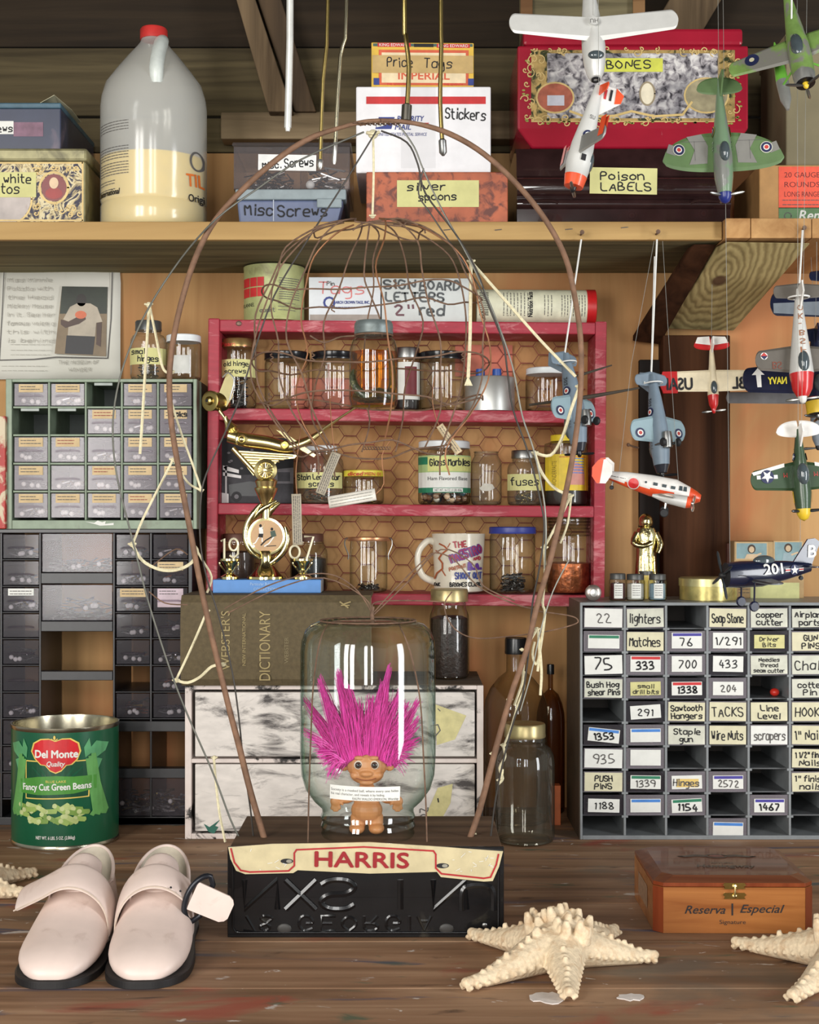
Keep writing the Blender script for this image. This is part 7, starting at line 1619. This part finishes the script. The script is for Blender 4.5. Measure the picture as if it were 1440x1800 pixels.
class Plane:
    def __init__(self, label, px, py, s, n, l=None, u=None):
        self.e = thing('model_plane', label, 'model plane', W(px, py, s)); self.M = frame_of(n, l, u); self.Mi = self.M.inverted(); self.s = s
        self.wp = {}
    def fus(self, secs, mats, name='fuselage', n=20, lower=None):
        """secs: (x, half width, half height, z)"""
        b = MB(); b.loft([[Vector((x, w_*cos(2*pi*k/n), z+h*sin(2*pi*k/n))) for k in range(n)] for x, w_, h, z in secs], mats[0], True, mats=mats if len(mats) > 1 else None, M=self.M); self.secs = secs
        if lower:
            k_ = b.mi(lower[0])
            for fi, f in enumerate(b.f):
                c = self.Mi @ (sum((b.v[v] for v in f), Vector())/len(f))
                if lower[1] < c.x < lower[2] and c.z < lower[3]+lower[4]*c.x: b.m[fi] = k_
        return b.build(name, self.e)
    def wings(self, half, root, tip, x0, z0=0, sweep=0, dih=.08, t=.005, kind='taper', top=None, bot=None, name='wing', marks=None, both=(1, -1)):
        out = surf(half, root, tip, x0, sweep, t, kind)
        for sd in both:
            b = MB(); wing_mesh(b, out, sd, z0, dih, t, top, bot or top); b.v = [self.M @ v for v in b.v]; o = b.build(name, self.e)
            if marks:
                for face in (1, -1):
                    zf = lambda y: z0+abs(y)*dih+face*t/2*(1-.5*abs(y)/half)
                    i = Ink(1000, 0, 0, fn=lambda u, v, w: self.M @ Vector((v, u, zf(u)+face*w)), w0=.0003); marks(i, sd, face); i.build('marking', o)
    def fin(self, pts, m, t=.0022, name='fin', y=0, marks=None):
        b = MB(); b.prism(pts, y-t/2, y+t/2, m, M=self.M); o = b.build(name, self.e, bev=.0004)
        if marks:
            for face in (1, -1):
                i = Ink(1000, 0, 0, fn=lambda u, v, w: self.M @ Vector((u, y+face*(t/2+w), v)), w0=.0003); marks(i); i.build('marking', o)
        return o
    def side(self, marks, part=None, faces=(1, -1)):
        secs = self.secs
        def hw(x):
            for a, c in zip(secs, secs[1:]):
                if min(a[0], c[0]) <= x <= max(a[0], c[0]): f = (x-a[0])/(c[0]-a[0]); return [a[k]+(c[k]-a[k])*f for k in range(4)]
            return secs[0]
        for face in faces:
            def fn(u, v, w):
                _, wd, ht, zc = hw(u); q = max(-.97, min(.97, (v-zc)/max(ht, 1e-5))); return self.M @ Vector((u, face*(wd*sqrt(1-q*q)+w+.0006), v))
            i = Ink(1000, 0, 0, fn=fn, w0=.0002); marks(i); i.build('marking', self.e)
    def prop(self, x, r, blades, m, spin, sr=.005, sl=.012, z=0, y=0):
        b = MB(); Mx = self.M @ Matrix.Translation((x, y, z)) @ Matrix.Rotation(pi/2, 4, 'Y'); b.lathe([(sr, 0), (sr*.92, sl*.4), (sr*.6, sl*.8), (0, sl)], spin, 18, Mx); b.build('spinner', self.e)
        for k in range(blades):
            a = 2*pi*k/blades+.5; b = MB(); d = Vector((0, cos(a), sin(a))); c = Vector((x+.003, y, z))
            b.tube([c+d*sr*.5, c+d*r*.5, c+d*r*.9, c+d*r], [.0010, .0022, .0018, .0006], m, 6, M=self.M); b.build('propeller_blade', self.e)
    def canopy(self, x, lx_, wy, hz, z, m):
        b = MB(); b.ell((x, 0, z), (lx_, wy, hz), m, 16, 10, self.M); b.build('canopy', self.e)
    def wheel(self, x, y, z, ztop, r, m, hub=STEEL):
        b = MB(); b.tube([(x, y, ztop), (x, y, z)], .0013, hub, 6, M=self.M); b.build('wheel_strut', self.e)
        b = MB(); b.lathe([(0, -.0025), (r*.8, -.0025), (r, -.001), (r, .001), (r*.8, .0025), (0, .0025)], m, 16, self.M @ Matrix.Translation((x, y, z)) @ Matrix.Rotation(pi/2, 4, 'X')); b.build('wheel', self.e)
    def hang(self, pts, m=NYLON, r=.00035, name='hanging_thread', frm=(0, 0, 0)):
        """pts: world points; the first is on the plane in its own axes"""
        b = MB(); b.tube([self.M @ Vector(frm)]+[Vector(p)-self.e.location for p in pts], r, m, 5); b.build(name, self.e)
SIL = mat('silver_paint', (214, 213, 208), .42, .15, var=.05); SILD = mat('silver_dull', (150, 150, 146), .4, .4, var=.08); ORG = mat('dayglo_orange', (230, 84, 44), .35, coat=.3); PWH = mat('model_white', (232, 228, 222), .35, coat=.2); CAMG = mat('camo_green', (92, 118, 74), .5, var=.08); CAMY = mat('camo_grey', (128, 126, 120), .5, var=.06)
GRB = mat('grey_blue', (116, 132, 146), .45, var=.06); GRBL = mat('pale_grey_blue', (140, 164, 172), .45, var=.06); NAVY = mat('navy_blue', (22, 28, 52), .25, coat=.4, var=.1); CANG = mat('canopy_dark', (72, 82, 86), .12, coat=.8); TYRE = mat('tyre_black', (28, 28, 30), .6); REDM = mat('model_red', (196, 34, 36), .28, coat=.4); YELM = mat('model_yellow', (226, 190, 50), .35); ODG = mat('olive_drab_green', (52, 74, 48), .35, coat=.3, var=.1); RBLU = mat('roundel_blue', (36, 42, 78), .45); RRED = mat('roundel_red', (186, 64, 58), .45); BGRN = mat('bright_green', (110, 178, 66), .35, var=.08); LIVG = mat('leaf_camo', (116, 146, 76), .5, var=.2, scale=60, dirt=(126, 124, 116), dirt_lo=.5, dirt_hi=.56); UND = mat('under_grey', (120, 128, 136), .5)
CEIL = 1.619

# A silver monoplane, top view, nose down
p = Plane('silver model plane with long rounded wings hanging at the red tin lid', 1042, 66, 1420, (.03, -.35, -.94), l=(1, 0, 0))
p.fus([(-.10, .004, .006, .004), (-.06, .008, .010, .002), (-.01, .0135, .016, 0), (.018, .0145, .019, 0), (.036, .0135, .017, -.002), (.05, .0105, .013, -.004), (.058, .007, .008, -.005), (.0585, .005, .005, -.005)], [SIL])
p.wings(.104, .036, .030, .004, z0=.013, sweep=.010, dih=.04, t=.006, top=SIL)
p.wings(.034, .02, .014, -.094, z0=.006, t=.003, top=SIL, name='tailplane'); p.fin([(-.105, .006), (-.1, .03), (-.088, .028), (-.078, .008)], SIL)
p.canopy(.036, .006, .010, .005, .0125, CANG); b = MB(); b.lathe([(0, 0), (.0055, 0), (.0055, .002), (.003, .0021), (.003, -.001), (0, -.001)], TYRE, 16, p.M @ Matrix.Translation((.0582, 0, -.005)) @ Matrix.Rotation(pi/2, 4, 'Y')); b.build('nose_ring', p.e)
i = Ink(1000, 0, 0, fn=lambda u, v, w: p.M @ Vector((v, u, .0205+w))); i.ell(0, 8, 6, 6, SIL, 1); i.font('UH', -5, 11, 6, INKG, fit=10, w=2); i.build('marking', p.e)
p.hang([(W(1042, 66, 1420)+Vector((0, 0, 0))).xy.to_3d()+Vector((0, 0, CEIL))], frm=(-.02, 0, .017))
# B silver and orange trainer, side view diving
p = Plane('white and orange model plane diving nose down before the poison labels chest', 1028, 240, 1475, (-.22, -.12, -.95), u=(.9, .25, -.25))
p.fus([(-.066, .003, .005, .004), (-.03, .007, .009, .002), (.01, .011, .014, 0), (.035, .012, .0155, 0), (.050, .0115, .0135, 0), (.0505, .0118, .0138, 0), (.064, .0105, .0115, 0), (.0645, .004, .004, 0)], [SIL, SIL, SIL, SIL, SIL, ORG, ORG])
def mk(i, sd, f): i.poly([(sd*52, 0-18), (sd*52, 6), (sd*64, 6), (sd*64, -18)], ORG, 2)
p.wings(.066, .026, .018, .018, z0=-.006, dih=.1, t=.004, top=SILD, marks=mk)
p.wings(.024, .015, .011, -.058, z0=.005, t=.003, top=ORG, name='tailplane')
p.fin([(-.068, .004), (-.070, .030), (-.064, .036), (-.052, .034), (-.030, .010)], PWH, marks=lambda i: (i.poly([(-70, -26), (-64, -37), (-53, -35), (-50, -27)], ORG, 2), i.rect(-66, -22, -52, -19, INK, 3), i.rect(-64, -15, -52, -12, RED, 3)))
p.canopy(.030, .016, .008, .007, .011, CANG); p.prop(.0645, .024, 2, STEEL, BLACKP, .004, .007)
p.side(lambda i: (roundel(i, 2, 0, [RBLU, WHITE, RRED], 6.5), i.font('SU', -20, 2, 5, INKG, fit=7, w=2, rot=90), i.rect(26, -3, 34, 3, INK, 2)))
p.hang([W(1046, 155, 1475).xy.to_3d()+Vector((0, 0, CEIL))], frm=(-.064, 0, .004))
# C green and grey camouflaged fighter
p = Plane('green and grey camouflage model fighter with blue spinner, hanging by the poison labels', 1270, 268, 1345, (.03, -.14, -1), l=(1, 0, .10))
p.fus([(-.098, .002, .004, .006), (-.06, .006, .009, .003), (-.02, .011, .014, 0), (.01, .0125, .016, 0), (.035, .012, .014, 0), (.056, .009, .010, 0)], [mat('camo_mix', (110, 136, 106), .4, var=.1, scale=18, dirt=(120, 122, 116), dirt_lo=.5, dirt_hi=.55, dscale=22, coat=.3)])
def mk(i, sd, f):
    i.poly([(sd*20, -14), (sd*44, -16), (sd*36, 4), (sd*46, 22), (sd*26, 26), (sd*18, 10)], CAMY, 1)
    i.poly([(sd*62, -4), (sd*74, 0), (sd*70, 12), (sd*58, 8)], CAMY, 1)
    roundel(i, sd*57, 4, [mat('roundel_pale', (196, 196, 180), .5), RBLU, WHITE, RRED], 8); i.line([(sd*20, 16), (sd*52, 15)], .6, INKG, 2); i.line([(sd*36, -10), (sd*36, 16)], .5, INKG, 2)
p.wings(.079, .054, .02, .008, z0=-.006, sweep=-.004, dih=.12, t=.005, kind='ellipse', top=CAMG, bot=UND, marks=mk)
p.wings(.030, .024, .012, -.084, z0=.006, dih=0, t=.0025, kind='ellipse', top=CAMG, name='tailplane'); p.fin([(-.099, .006), (-.101, .030), (-.092, .032), (-.072, .012)], CAMG)
p.canopy(.004, .014, .007, .008, .014, CANG); p.prop(.056, .026, 3, STEEL, mat('spinner_blue', (34, 46, 120), .3), .009, .014)
p.side(lambda i: (roundel(i, -28, 0, [mat('roundel_yellow', (200, 180, 70), .5), RBLU, WHITE, RRED], 7), i.font('NJ', -14, 3, 7, mat('code_sky', (170, 186, 170), .5), fit=12, w=2)))
p.hang([W(1255, 140, 1345).xy.to_3d()+Vector((0, 0, CEIL))], frm=(-.095, 0, .006))
# D green plane with bright green floats, top corner
p = Plane('mottled green model seaplane with bright green floats, hanging before the olive grey box', 1402, 78, 1400, (.04, -.42, -.88), l=(.88, -.36, .26))
p.fus([(-.095, .003, .005, .004), (-.05, .008, .010, .002), (0, .0135, .0155, 0), (.03, .0145, .016, 0), (.050, .0135, .0145, 0), (.0505, .0138, .0148, 0), (.064, .012, .012, 0), (.0642, .009, .009, 0)], [LIVG, LIVG, LIVG, LIVG, SILD, SILD, BLACKP])
p.wings(.088, .040, .024, .006, z0=-.008, dih=.07, t=.005, top=LIVG, bot=UND, marks=lambda i, sd, f: roundel(i, sd*58, 2, [RBLU, RBLU, mat('roundel_cream', (206, 200, 170), .5)], 9))
p.wings(.03, .02, .013, -.086, z0=.006, t=.003, top=LIVG, name='tailplane'); p.fin([(-.096, .006), (-.1, .03), (-.088, .03), (-.07, .01)], LIVG)
for sd in (1, -1):
    b = MB(); y = sd*.030; b.loft([[Vector((x, y+w_*cos(2*pi*k/14), -.034+h*sin(2*pi*k/14))) for k in range(14)] for x, w_, h in ((-.045, .001, .002), (-.02, .006, .005), (.02, .008, .007), (.05, .007, .006), (.066, .002, .002))], BGRN, True, mats=[BGRN, BGRN, SILD, SILD], M=p.M); b.build('float', p.e)
    for x in (-.005, .03): b = MB(); b.tube([(x, sd*.012, -.008), (x, y, -.030)], .0014, BGRN, 6, M=p.M); b.build('float_strut', p.e)
p.canopy(.012, .018, .008, .007, .013, CANG); p.prop(.0642, .026, 3, STEEL, YELM, .004, .008)
p.hang([W(1396, 30, 1400).xy.to_3d()+Vector((0, 0, CEIL))], WSTR, .0011, 'hanging_string', frm=(-.03, 0, .012))
p.side(lambda i: i.rect(-20, -3, -8, 2, INKG, 2))
# E and F: grey blue carrier planes hung by strings from nails in the shelf edge
def grey(label, px, py, s, n, l, nail, extra):
    p = Plane(label, px, py, s, n, l=l)
    p.fus([(-.086, .003, .006, .004), (-.05, .008, .012, .002), (-.01, .012, .016, 0), (.02, .0125, .016, -.001), (.045, .0105, .012, -.001), (.056, .007, .008, 0), (.0565, .005, .006, 0)], [GRB, GRB, GRB, GRB, mat('nose_black', (40, 42, 50), .3), mat('nose_black', (40, 42, 50))])
    p.wings(.044, .040, .030, .0, z0=-.004, dih=.12, t=.005, top=GRB, bot=GRBL, marks=lambda i, sd, f: roundel(i, sd*31, 0, [RBLU, WHITE, RRED], 7))
    p.wings(.026, .022, .015, -.076, z0=.006, t=.003, top=GRB, name='tailplane'); p.fin([(-.088, .006), (-.096, .034), (-.078, .038), (-.060, .012)], GRB)
    p.side(lambda i: (roundel(i, -30, 0, [RBLU, WHITE, RRED], 6.5), i.font('202', -50, 2, 6, INK, fit=12, w=2), i.font('NAVY', 6, 3, 5, INKG, fit=18, w=2)))
    for y in (.012, -.012): p.wheel(.018, y, -.028, -.008, .006, TYRE)
    b = MB(); b.lathe([(0, -.012), (.0065, -.01), (.0075, 0), (.0065, .012), (0, .013)], STEEL, 14, p.M @ Matrix.Translation((.012, 0, -.020)) @ Matrix.Rotation(pi/2, 4, 'Y')); b.build('engine', p.e)
    p.prop(.0565, .022, 2, BLACKP, BLACKP, .004, .008); p.canopy(.018, .018, .008, .007, .013, CANG)
    p.hang([W(*nail)], WSTR, .0013, 'hanging_string', frm=(-.078, 0, .008)); p.hang([W(nail[0]-4, nail[1]+30, nail[2])], WSTR, .0010, 'string_end', frm=(-.078, 0, .008)); 
    b = MB(); b.tube([Vector((-.074+.002*sin(a*.3), .013*cos(a), .004+.015*sin(a))) for a in [k*.4 for k in range(18)]], .0010, WSTR, 5, M=p.M); b.build('string_loop', p.e); return p
pE = grey('grey blue model plane tied by string, just behind the twig hoop', 1010, 725, 1262, (.10, -.16, -1), (-.75, -.62, .1), (1022, 421, 1243), 0)
b = MB(); c0 = W(930, 712, 1262)-pE.e.location; b.tube([c0, W(1040, 697, 1262)-pE.e.location, W(1124, 682, 1262)-pE.e.location], [.0016, .0030, .0014], mat('dark_bark', (62, 54, 44), .8), 7); b.build('folded_wing_spar', pE.e)
b = MB(); b.tube([W(1015, 661, 1262)-pE.e.location, W(1076, 642, 1262)-pE.e.location], [.0022, .0010], mat('dark_bark', (62, 54, 44)), 7); b.build('folded_wing_spar', pE.e)
pF = grey('grey blue model plane with wheels tied by string, hanging at the dark post edge', 1158, 762, 1262, (.06, -.14, -1), (-.92, -.36, .1), (1155, 421, 1243), 0)
for px, py, s, lab in ((1022, 412, 1243, 'bent rusty nail in the shelf edge holding the string behind the twig hoop'), (1155, 411, 1243, 'rusty nail in the shelf edge holding the string near the knotty brace'), (1411, 404, 1247, 'nail in the end grain of the short plank holding a white string')):
    b = MB(); b.tube([(0, .012, .001), (0, -.004, 0), (.0, -.010, .001)], .0014, RUST, 8); b.lathe([(0, 0), (.0032, 0), (.0032, .001), (0, .001)], RUST, 12, Matrix.Translation((0, -.010, .001)) @ Matrix.Rotation(pi/2, 4, 'X')); o = b.build('nail'); o.location = W(px, py, s); tag(o, lab, 'nail')
b = MB(); b.tube([(0, 0, .0), (-.010, -.016, .001), (-.02, -.03, .003)], .0016, RUST, 8); b.ell((-.0205, -.031, .003), (.003, .003, .003), RUST, 10, 6); o = b.build('nail'); o.location = W(1122, 787, 1096); tag(o, 'long rusty nail sticking out of the blackish gap strip beside the grey plane', 'nail')
# G red and white trainer
p = Plane('red and white model plane with straight wings, hanging before the dark post', 1253, 676, 1212, (.02, -.12, -1), l=(1, 0, .05))
CRM = mat('model_cream', (226, 212, 180), .45)
p.fus([(-.062, .002, .003, .003), (-.03, .0045, .006, .002), (0, .0075, .0095, 0), (.016, .008, .010, 0), (.0162, .008, .010, 0), (.030, .0065, .0075, 0), (.036, .0035, .004, 0)], [CRM, CRM, CRM, REDM, REDM, REDM])
def mk(i, sd, f):
    x0, x1 = sorted((sd*52, sd*78)); i.poly([(x0, -12.5), (x1-(0 if sd < 0 else 5), -12.5), (x1, 0), (x1-(0 if sd < 0 else 5), 19), (x0, 19), (x0, 0)] if sd > 0 else [(x1, -12.5), (x0+5, -12.5), (x0, 0), (x0+5, 19), (x1, 19), (x1, 0)], REDM, 1)
    i.font('USAF' if sd < 0 else 'BL', -30 if sd < 0 else 46, -8, 17, INK, fit=42 if sd < 0 else 18, w=3, bold=1.4, rot=180)
p.wings(.077, .032, .029, .0, z0=.004, dih=.02, t=.004, top=CRM, marks=mk)
p.wings(.026, .020, .014, -.056, z0=.004, dih=.05, t=.003, kind='ellipse', top=REDM, name='tailplane', marks=lambda i, sd, f: i.poly([(sd*2, 57), (sd*24, 60), (sd*20, 69), (sd*3, 70)], PWH, 1)); p.fin([(-.064, .003), (-.067, .02), (-.056, .02), (-.045, .006)], PWH)
p.canopy(.006, .010, .005, .005, .009, CANG); p.prop(.036, .018, 2, STEEL, REDM, .0035, .007)
p.hang([W(1252, 500, 1190)], frm=(-.06, 0, .004))
# H navy blue plane behind the silver one
p = Plane('navy blue model plane with yellow cowl and arrow on its wing', 1436, 668, 1238, (.02, -.16, -1), l=(1, 0, .30))
p.fus([(-.07, .004, .006, .004), (-.03, .010, .012, 0), (.01, .0165, .017, 0), (.032, .0175, .0175, 0), (.0322, .0178, .0178, 0), (.050, .0165, .0165, 0), (.051, .010, .010, 0)], [NAVY, NAVY, NAVY, YELM, YELM, TYRE])
WARW = mat('marking_white', (226, 224, 218), .5)
def mk(i, sd, f):
    if sd < 0: i.poly([(-84, -8), (-78, -8), (-78, 10), (-73, 10), (-82, 20), (-91, 10), (-85, 10)], WARW, 2); i.font('NAVY', -42, -4, 10, mat('marking_yellow', (226, 210, 60), .5), fit=26, w=2, rot=180, bold=.8)
p.wings(.104, .050, .036, .002, z0=-.004, dih=.02, t=.007, top=NAVY, bot=UND, marks=mk)
p.wings(.03, .02, .014, -.062, z0=.004, t=.003, top=NAVY, name='tailplane'); p.fin([(-.072, .004), (-.076, .028), (-.064, .03), (-.05, .008)], NAVY); p.canopy(.008, .014, .008, .008, .014, CANG); p.prop(.051, .028, 3, BLACKP, STEEL, .005, .008)
p.hang([W(1436, 470, 1240), W(1436, 425, 1247)], frm=(-.06, 0, .006))
# grey wing of a further plane
p = Plane('dull grey model plane with long straight wing, just under the navy blue one', 1436, 702, 1180, (0, -.10, -1), l=(1, 0, .02))
p.fus([(-.06, .003, .005, 0), (-.02, .008, .01, 0), (.03, .010, .011, 0), (.06, .008, .008, 0), (.07, .004, .004, 0)], [UND])
p.wings(.135, .020, .017, .0, z0=0, dih=0, t=.004, top=mat('dull_grey', (116, 116, 118), .5)); p.wings(.03, .018, .012, -.054, t=.003, top=UND, name='tailplane'); p.fin([(-.06, .004), (-.064, .024), (-.05, .024), (-.04, .006)], UND); p.prop(.07, .036, 2, BLACKP, TYRE, .004, .007)
p.hang([W(1426, 452, 1180)], frm=(-.058, 0, .004))
# I silver plane with red nose
p = Plane('silver model plane with red nose and code letters, hung on white string', 1408, 632, 1278, (.02, -.12, -1), l=(1, 0, .17))
GUN = mat('gunmetal_paint', (112, 106, 98), .35, .35, var=.08)
p.fus([(-.098, .003, .006, .004), (-.05, .0085, .011, .002), (0, .0145, .017, 0), (.020, .0165, .0175, 0), (.0202, .0165, .0175, 0), (.042, .0135, .0135, 0), (.052, .008, .008, 0)], [SIL, SIL, SIL, REDM, REDM, REDM])
def mk(i, sd, f):
    i.ell(sd*50, 6, 5, 5, WHITE, 2); i.poly([(sd*50-5, 6), (sd*50, 1), (sd*50+5, 6)], RBLU, 3); i.poly([(sd*50-5, 6), (sd*50, 11), (sd*50+5, 6)], RRED, 3)
    i.font('BS', sd*33-6, -2, 10, mat('code_brown', (120, 62, 44), .5), fit=13, w=2, rot=180 if sd > 0 else 0, flip=sd > 0)
p.wings(.062, .040, .028, .004, z0=-.006, dih=.08, t=.005, top=GUN, bot=SIL, marks=mk)
p.wings(.034, .022, .018, -.092, z0=.005, dih=0, t=.003, top=GUN, name='tailplane'); p.fin([(-.098, .006), (-.104, .030), (-.088, .034), (-.066, .012)], PWH)
def fnI(u, v, w):
    secs = p.secs; x = v
    for a, c in zip(secs, secs[1:]):
        if a[0] <= x <= c[0] and c[0] > a[0]: f = (x-a[0])/(c[0]-a[0]); wd, ht, zc = [a[k]+(c[k]-a[k])*f for k in (1, 2, 3)]; break
    else: wd, ht, zc = secs[0][1:]
    q = max(-.96, min(.96, u/wd)); return p.M @ Vector((x, u, zc+ht*sqrt(1-q*q)+w+.0006))
i = Ink(1000, 0, 0, fn=fnI)
for k, ch in enumerate('OK-BSF'): i.font(ch, -4.2, 74-k*12, 8, mat('code_rust', (160, 104, 70), .5), fit=8 if ch != '-' else 4, w=2, rot=0)
i.build('code_letters', p.e)
p.canopy(.006, .016, .008, .007, .014, CANG); p.prop(.052, .024, 2, STEEL, PWH, .006, .01)
p.hang([W(1411, 405, 1250)], WSTR, .0014, 'hanging_string', frm=(-.09, 0, .008))
b = MB(); b.tube([Vector((-.086+.0015*sin(a), .014*cos(a), .006+.016*sin(a))) for a in [k*.4 for k in range(18)]], .0014, WSTR, 5, M=p.M); b.build('string_loop', p.e)
# M blue and grey wing plane above
p = Plane('two tone model plane, navy and grey, hanging highest under the knotty brace', 1462, 540, 1215, (0, -.20, -1), l=(1, 0, .22))
p.fus([(-.05, .004, .006, 0), (0, .012, .014, 0), (.03, .013, .014, 0), (.05, .009, .009, 0)], [NAVY])
p.wings(.088, .044, .036, .0, z0=0, dih=.02, t=.006, top=NAVY, bot=UND, marks=lambda i, sd, f: (i.poly([(sd*12, -14), (sd*84, -9), (sd*84, 6), (sd*12, 8)], UND, 1), i.poly([(sd*40, 16), (sd*52, 10), (sd*46, 20)], WARW, 2)))
p.wings(.03, .02, .014, -.045, t=.003, top=NAVY, name='tailplane'); p.fin([(-.05, .004), (-.054, .024), (-.04, .024), (-.03, .008)], NAVY); p.prop(.05, .024, 3, BLACKP, UND, .005, .008)
p.hang([W(1462, 430, 1240)], frm=(-.045, 0, .004))
# J green fighter with white star
p = Plane('dark green model fighter with white star and yellow spinner, under the silver one', 1408, 838, 1345, (.05, -.10, -1), l=(1, 0, -.10))
p.fus([(-.062, .003, .005, .004), (-.03, .007, .010, .001), (0, .0115, .014, 0), (.022, .0120, .014, 0), (.042, .0095, .011, 0), (.0425, .0095, .011, 0)], [ODG])
def mk(i, sd, f):
    i.ell(sd*44, 2, 9, 9, RBLU, 2); i.rect(sd*44-14, -1, sd*44+14, 4, WARW, 1.5); star(i, sd*44, 2.4, 8.4, WARW, 4); i.poly([(sd*20, 14), (sd*62, 4), (sd*64, 8), (sd*20, 19)], PWH, 1); i.font('M', sd*20-2, 6, 6, RRED, fit=5, w=2)
p.wings(.066, .040, .026, .004, z0=-.006, sweep=-.002, dih=.09, t=.005, top=ODG, bot=UND, marks=lambda i, sd, f: mk(i, sd, f))
p.wings(.030, .022, .016, -.058, z0=.005, t=.003, kind='ellipse', top=PWH, name='tailplane'); p.fin([(-.064, .004), (-.068, .024), (-.056, .028), (-.038, .010)], PWH)
p.canopy(-.002, .015, .008, .008, .011, CANG); p.prop(.0425, .022, 3, BLACKP, YELM, .0095, .016)
p.side(lambda i: (i.ell(-26, -2, 5, 5, RBLU, 2), star(i, -26, -2, 4.6, WARW, 3), i.line([(20, -3), (34, -2)], 2, YELM, 2)))
p.hang([W(1404, 780, 1345).xy.to_3d()+Vector((-.004, -.004, CEIL))], frm=(-.06, 0, .004))
# K orange and white twin
p = Plane('orange and white twin engined model plane with red disc on its side', 1150, 856, 1290, (.96, -.16, -.20), u=(.2, -.12, 1))
DISC = mat('disc_red', (214, 52, 54), .4)
p.fus([(-.072, .003, .004, .004), (-.04, .008, .010, .003), (-.005, .0125, .0145, .001), (.028, .0135, .0150, .001), (.048, .0110, .0115, -.002), (.058, .0085, .0085, -.003), (.064, .0045, .005, -.003)], [PWH, PWH, PWH, PWH, ORG, ORG], n=40, lower=(ORG, -.08, .032, -.0015, -.02))
p.wings(.075, .030, .018, .022, z0=-.010, dih=.10, t=.004, top=mat('wing_tan', (190, 150, 120), .4), bot=SIL)
p.wings(.034, .018, .014, -.070, z0=.006, dih=.02, t=.003, top=mat('tail_brown', (110, 84, 70), .5), name='tailplane')
def rud(i): i.poly([(-78, -4), (-66, -4), (-66, -26), (-74, -24), (-80, -16)], ORG, 1)
for sd in (1, -1): p.fin([(-.084, .0), (-.086, .012), (-.080, .023), (-.070, .026), (-.060, .020), (-.058, .008), (-.064, -.006), (-.076, -.008)], PWH, .003, 'fin', sd*.033, marks=lambda i: i.poly([(-84, 0), (-86, -12), (-80, -23), (-73, -25), (-72, 7), (-76, 8)], ORG, 1))
p.side(lambda i: (i.ell(-28, 0, 8.4, 8.4, WHITE, 3), i.ell(-28, 0, 7.2, 7.2, DISC, 4), [i.rect(x, -7, x+6, -3, CANG, 2) for x in (-2, 10, 22)], i.ell(-12, -5, 1.6, 1.6, CANG, 2, 10), [i.poly([(x, -9), (x+4, -9), (x+5, -3), (x, -3)], CANG, 2) for x in (33, 39)], i.squig(-60, -40, -4, 3, INKG, .8, 2, 3)))
for sd in (1, -1):
    b = MB(); b.loft([[Vector((x, sd*.026+w_*cos(2*pi*k/16), -.010+w_*sin(2*pi*k/16))) for k in range(16)] for x, w_ in ((.0, .002), (.02, .007), (.046, .0085), (.052, .007), (.0522, .002))], SIL, True, mats=[SIL, SIL, ORG, TYRE], M=p.M); b.build('engine', p.e)
    p.wheel(.020, sd*.026, -.030, -.014, .006, TYRE, CHROME); p.prop(.0525, .020, 2, CHROME, CHROME, .002, .004, -.010, sd*.026)
p.wheel(-.056, 0, -.012, -.002, .003, TYRE)
p.hang([W(1176, 600, 1270), W(1165, 424, 1243)], frm=(.03, 0, .015)); p.hang([W(1110, 640, 1270), W(1150, 424, 1243)], frm=(-.05, 0, .010))
# L dark blue fighter 201
p = Plane('dark blue model fighter with white number 201, hanging before the postcard box', 1345, 1008, 1322, (-.97, -.20, -.03), u=(-.03, -.12, 1))
p.fus([(-.066, .003, .006, .006), (-.03, .009, .013, .003), (.005, .013, .0175, 0), (.035, .0155, .018, 0), (.056, .0155, .0165, 0), (.058, .012, .012, 0)], [NAVY, NAVY, NAVY, NAVY, TYRE], n=28)
p.wings(.060, .036, .022, .014, z0=-.008, dih=.06, t=.005, top=mat('wing_sheen_navy', (64, 60, 62), .4), bot=UND); p.wings(.028, .02, .014, -.058, z0=.008, t=.003, top=NAVY, name='tailplane')
p.fin([(-.066, .008), (-.078, .040), (-.070, .045), (-.060, .044), (-.040, .014)], NAVY, .003, marks=lambda i: None)
i = Ink(1000, 0, 0, fn=lambda u, v, w: p.M @ Vector((-u, .0015+w, v))); i.font('B', 60, -20, 16, WARW, fit=11, w=3, bold=1.2); i.build('tail_letter', p.e)
i = Ink(1000, 0, 0, fn=lambda u, v, w: p.M @ Vector((-u, .0015+w, v)))
secs = p.secs
def fnL(u, v, w):
    x = -u
    for a, c in zip(secs, secs[1:]):
        if a[0] <= x <= c[0]: f = (x-a[0])/(c[0]-a[0]); wd, ht, zc = [a[k]+(c[k]-a[k])*f for k in (1, 2, 3)]; break
    else: wd, ht, zc = secs[0][1:]
    q = max(-.97, min(.97, (v-zc)/ht)); return p.M @ Vector((x, wd*sqrt(1-q*q)+w+.0008, v))
i = Ink(1000, 0, 0, fn=fnL); i.font('201', -8, -1, 13, WARW, fit=28, w=3, bold=.8); i.rect(24, -7, 52, -5.8, WARW, 3); i.rect(24, -5.6, 52, -4.2, RED, 3); i.rect(24, -4, 52, -2.8, WARW, 3); i.ell(38, -4.6, 7, 7, RBLU, 4); star(i, 38, -4.6, 6.6, WARW, 6); i.squig(-44, -34, -1, 3, INKG, .8, 3, 4); i.build('number_marking', p.e)
p.canopy(.002, .016, .007, .008, .0165, CANG); p.prop(.058, .034, 4, mat('prop_dark', (40, 46, 50), .4), TYRE, .005, .008)
for sd in (1, -1): p.wheel(.024, sd*.020, -.040, -.008, .007, NAVY, NAVY)
p.wheel(-.052, 0, -.008, .004, .003, TYRE)
for fx, fz in ((.05, .012), (-.05, .010)):
    w_ = p.e.location+p.M @ Vector((fx, 0, fz)); p.hang([Vector((w_.x-fx*.3, w_.y, CEIL))], frm=(fx, 0, fz))
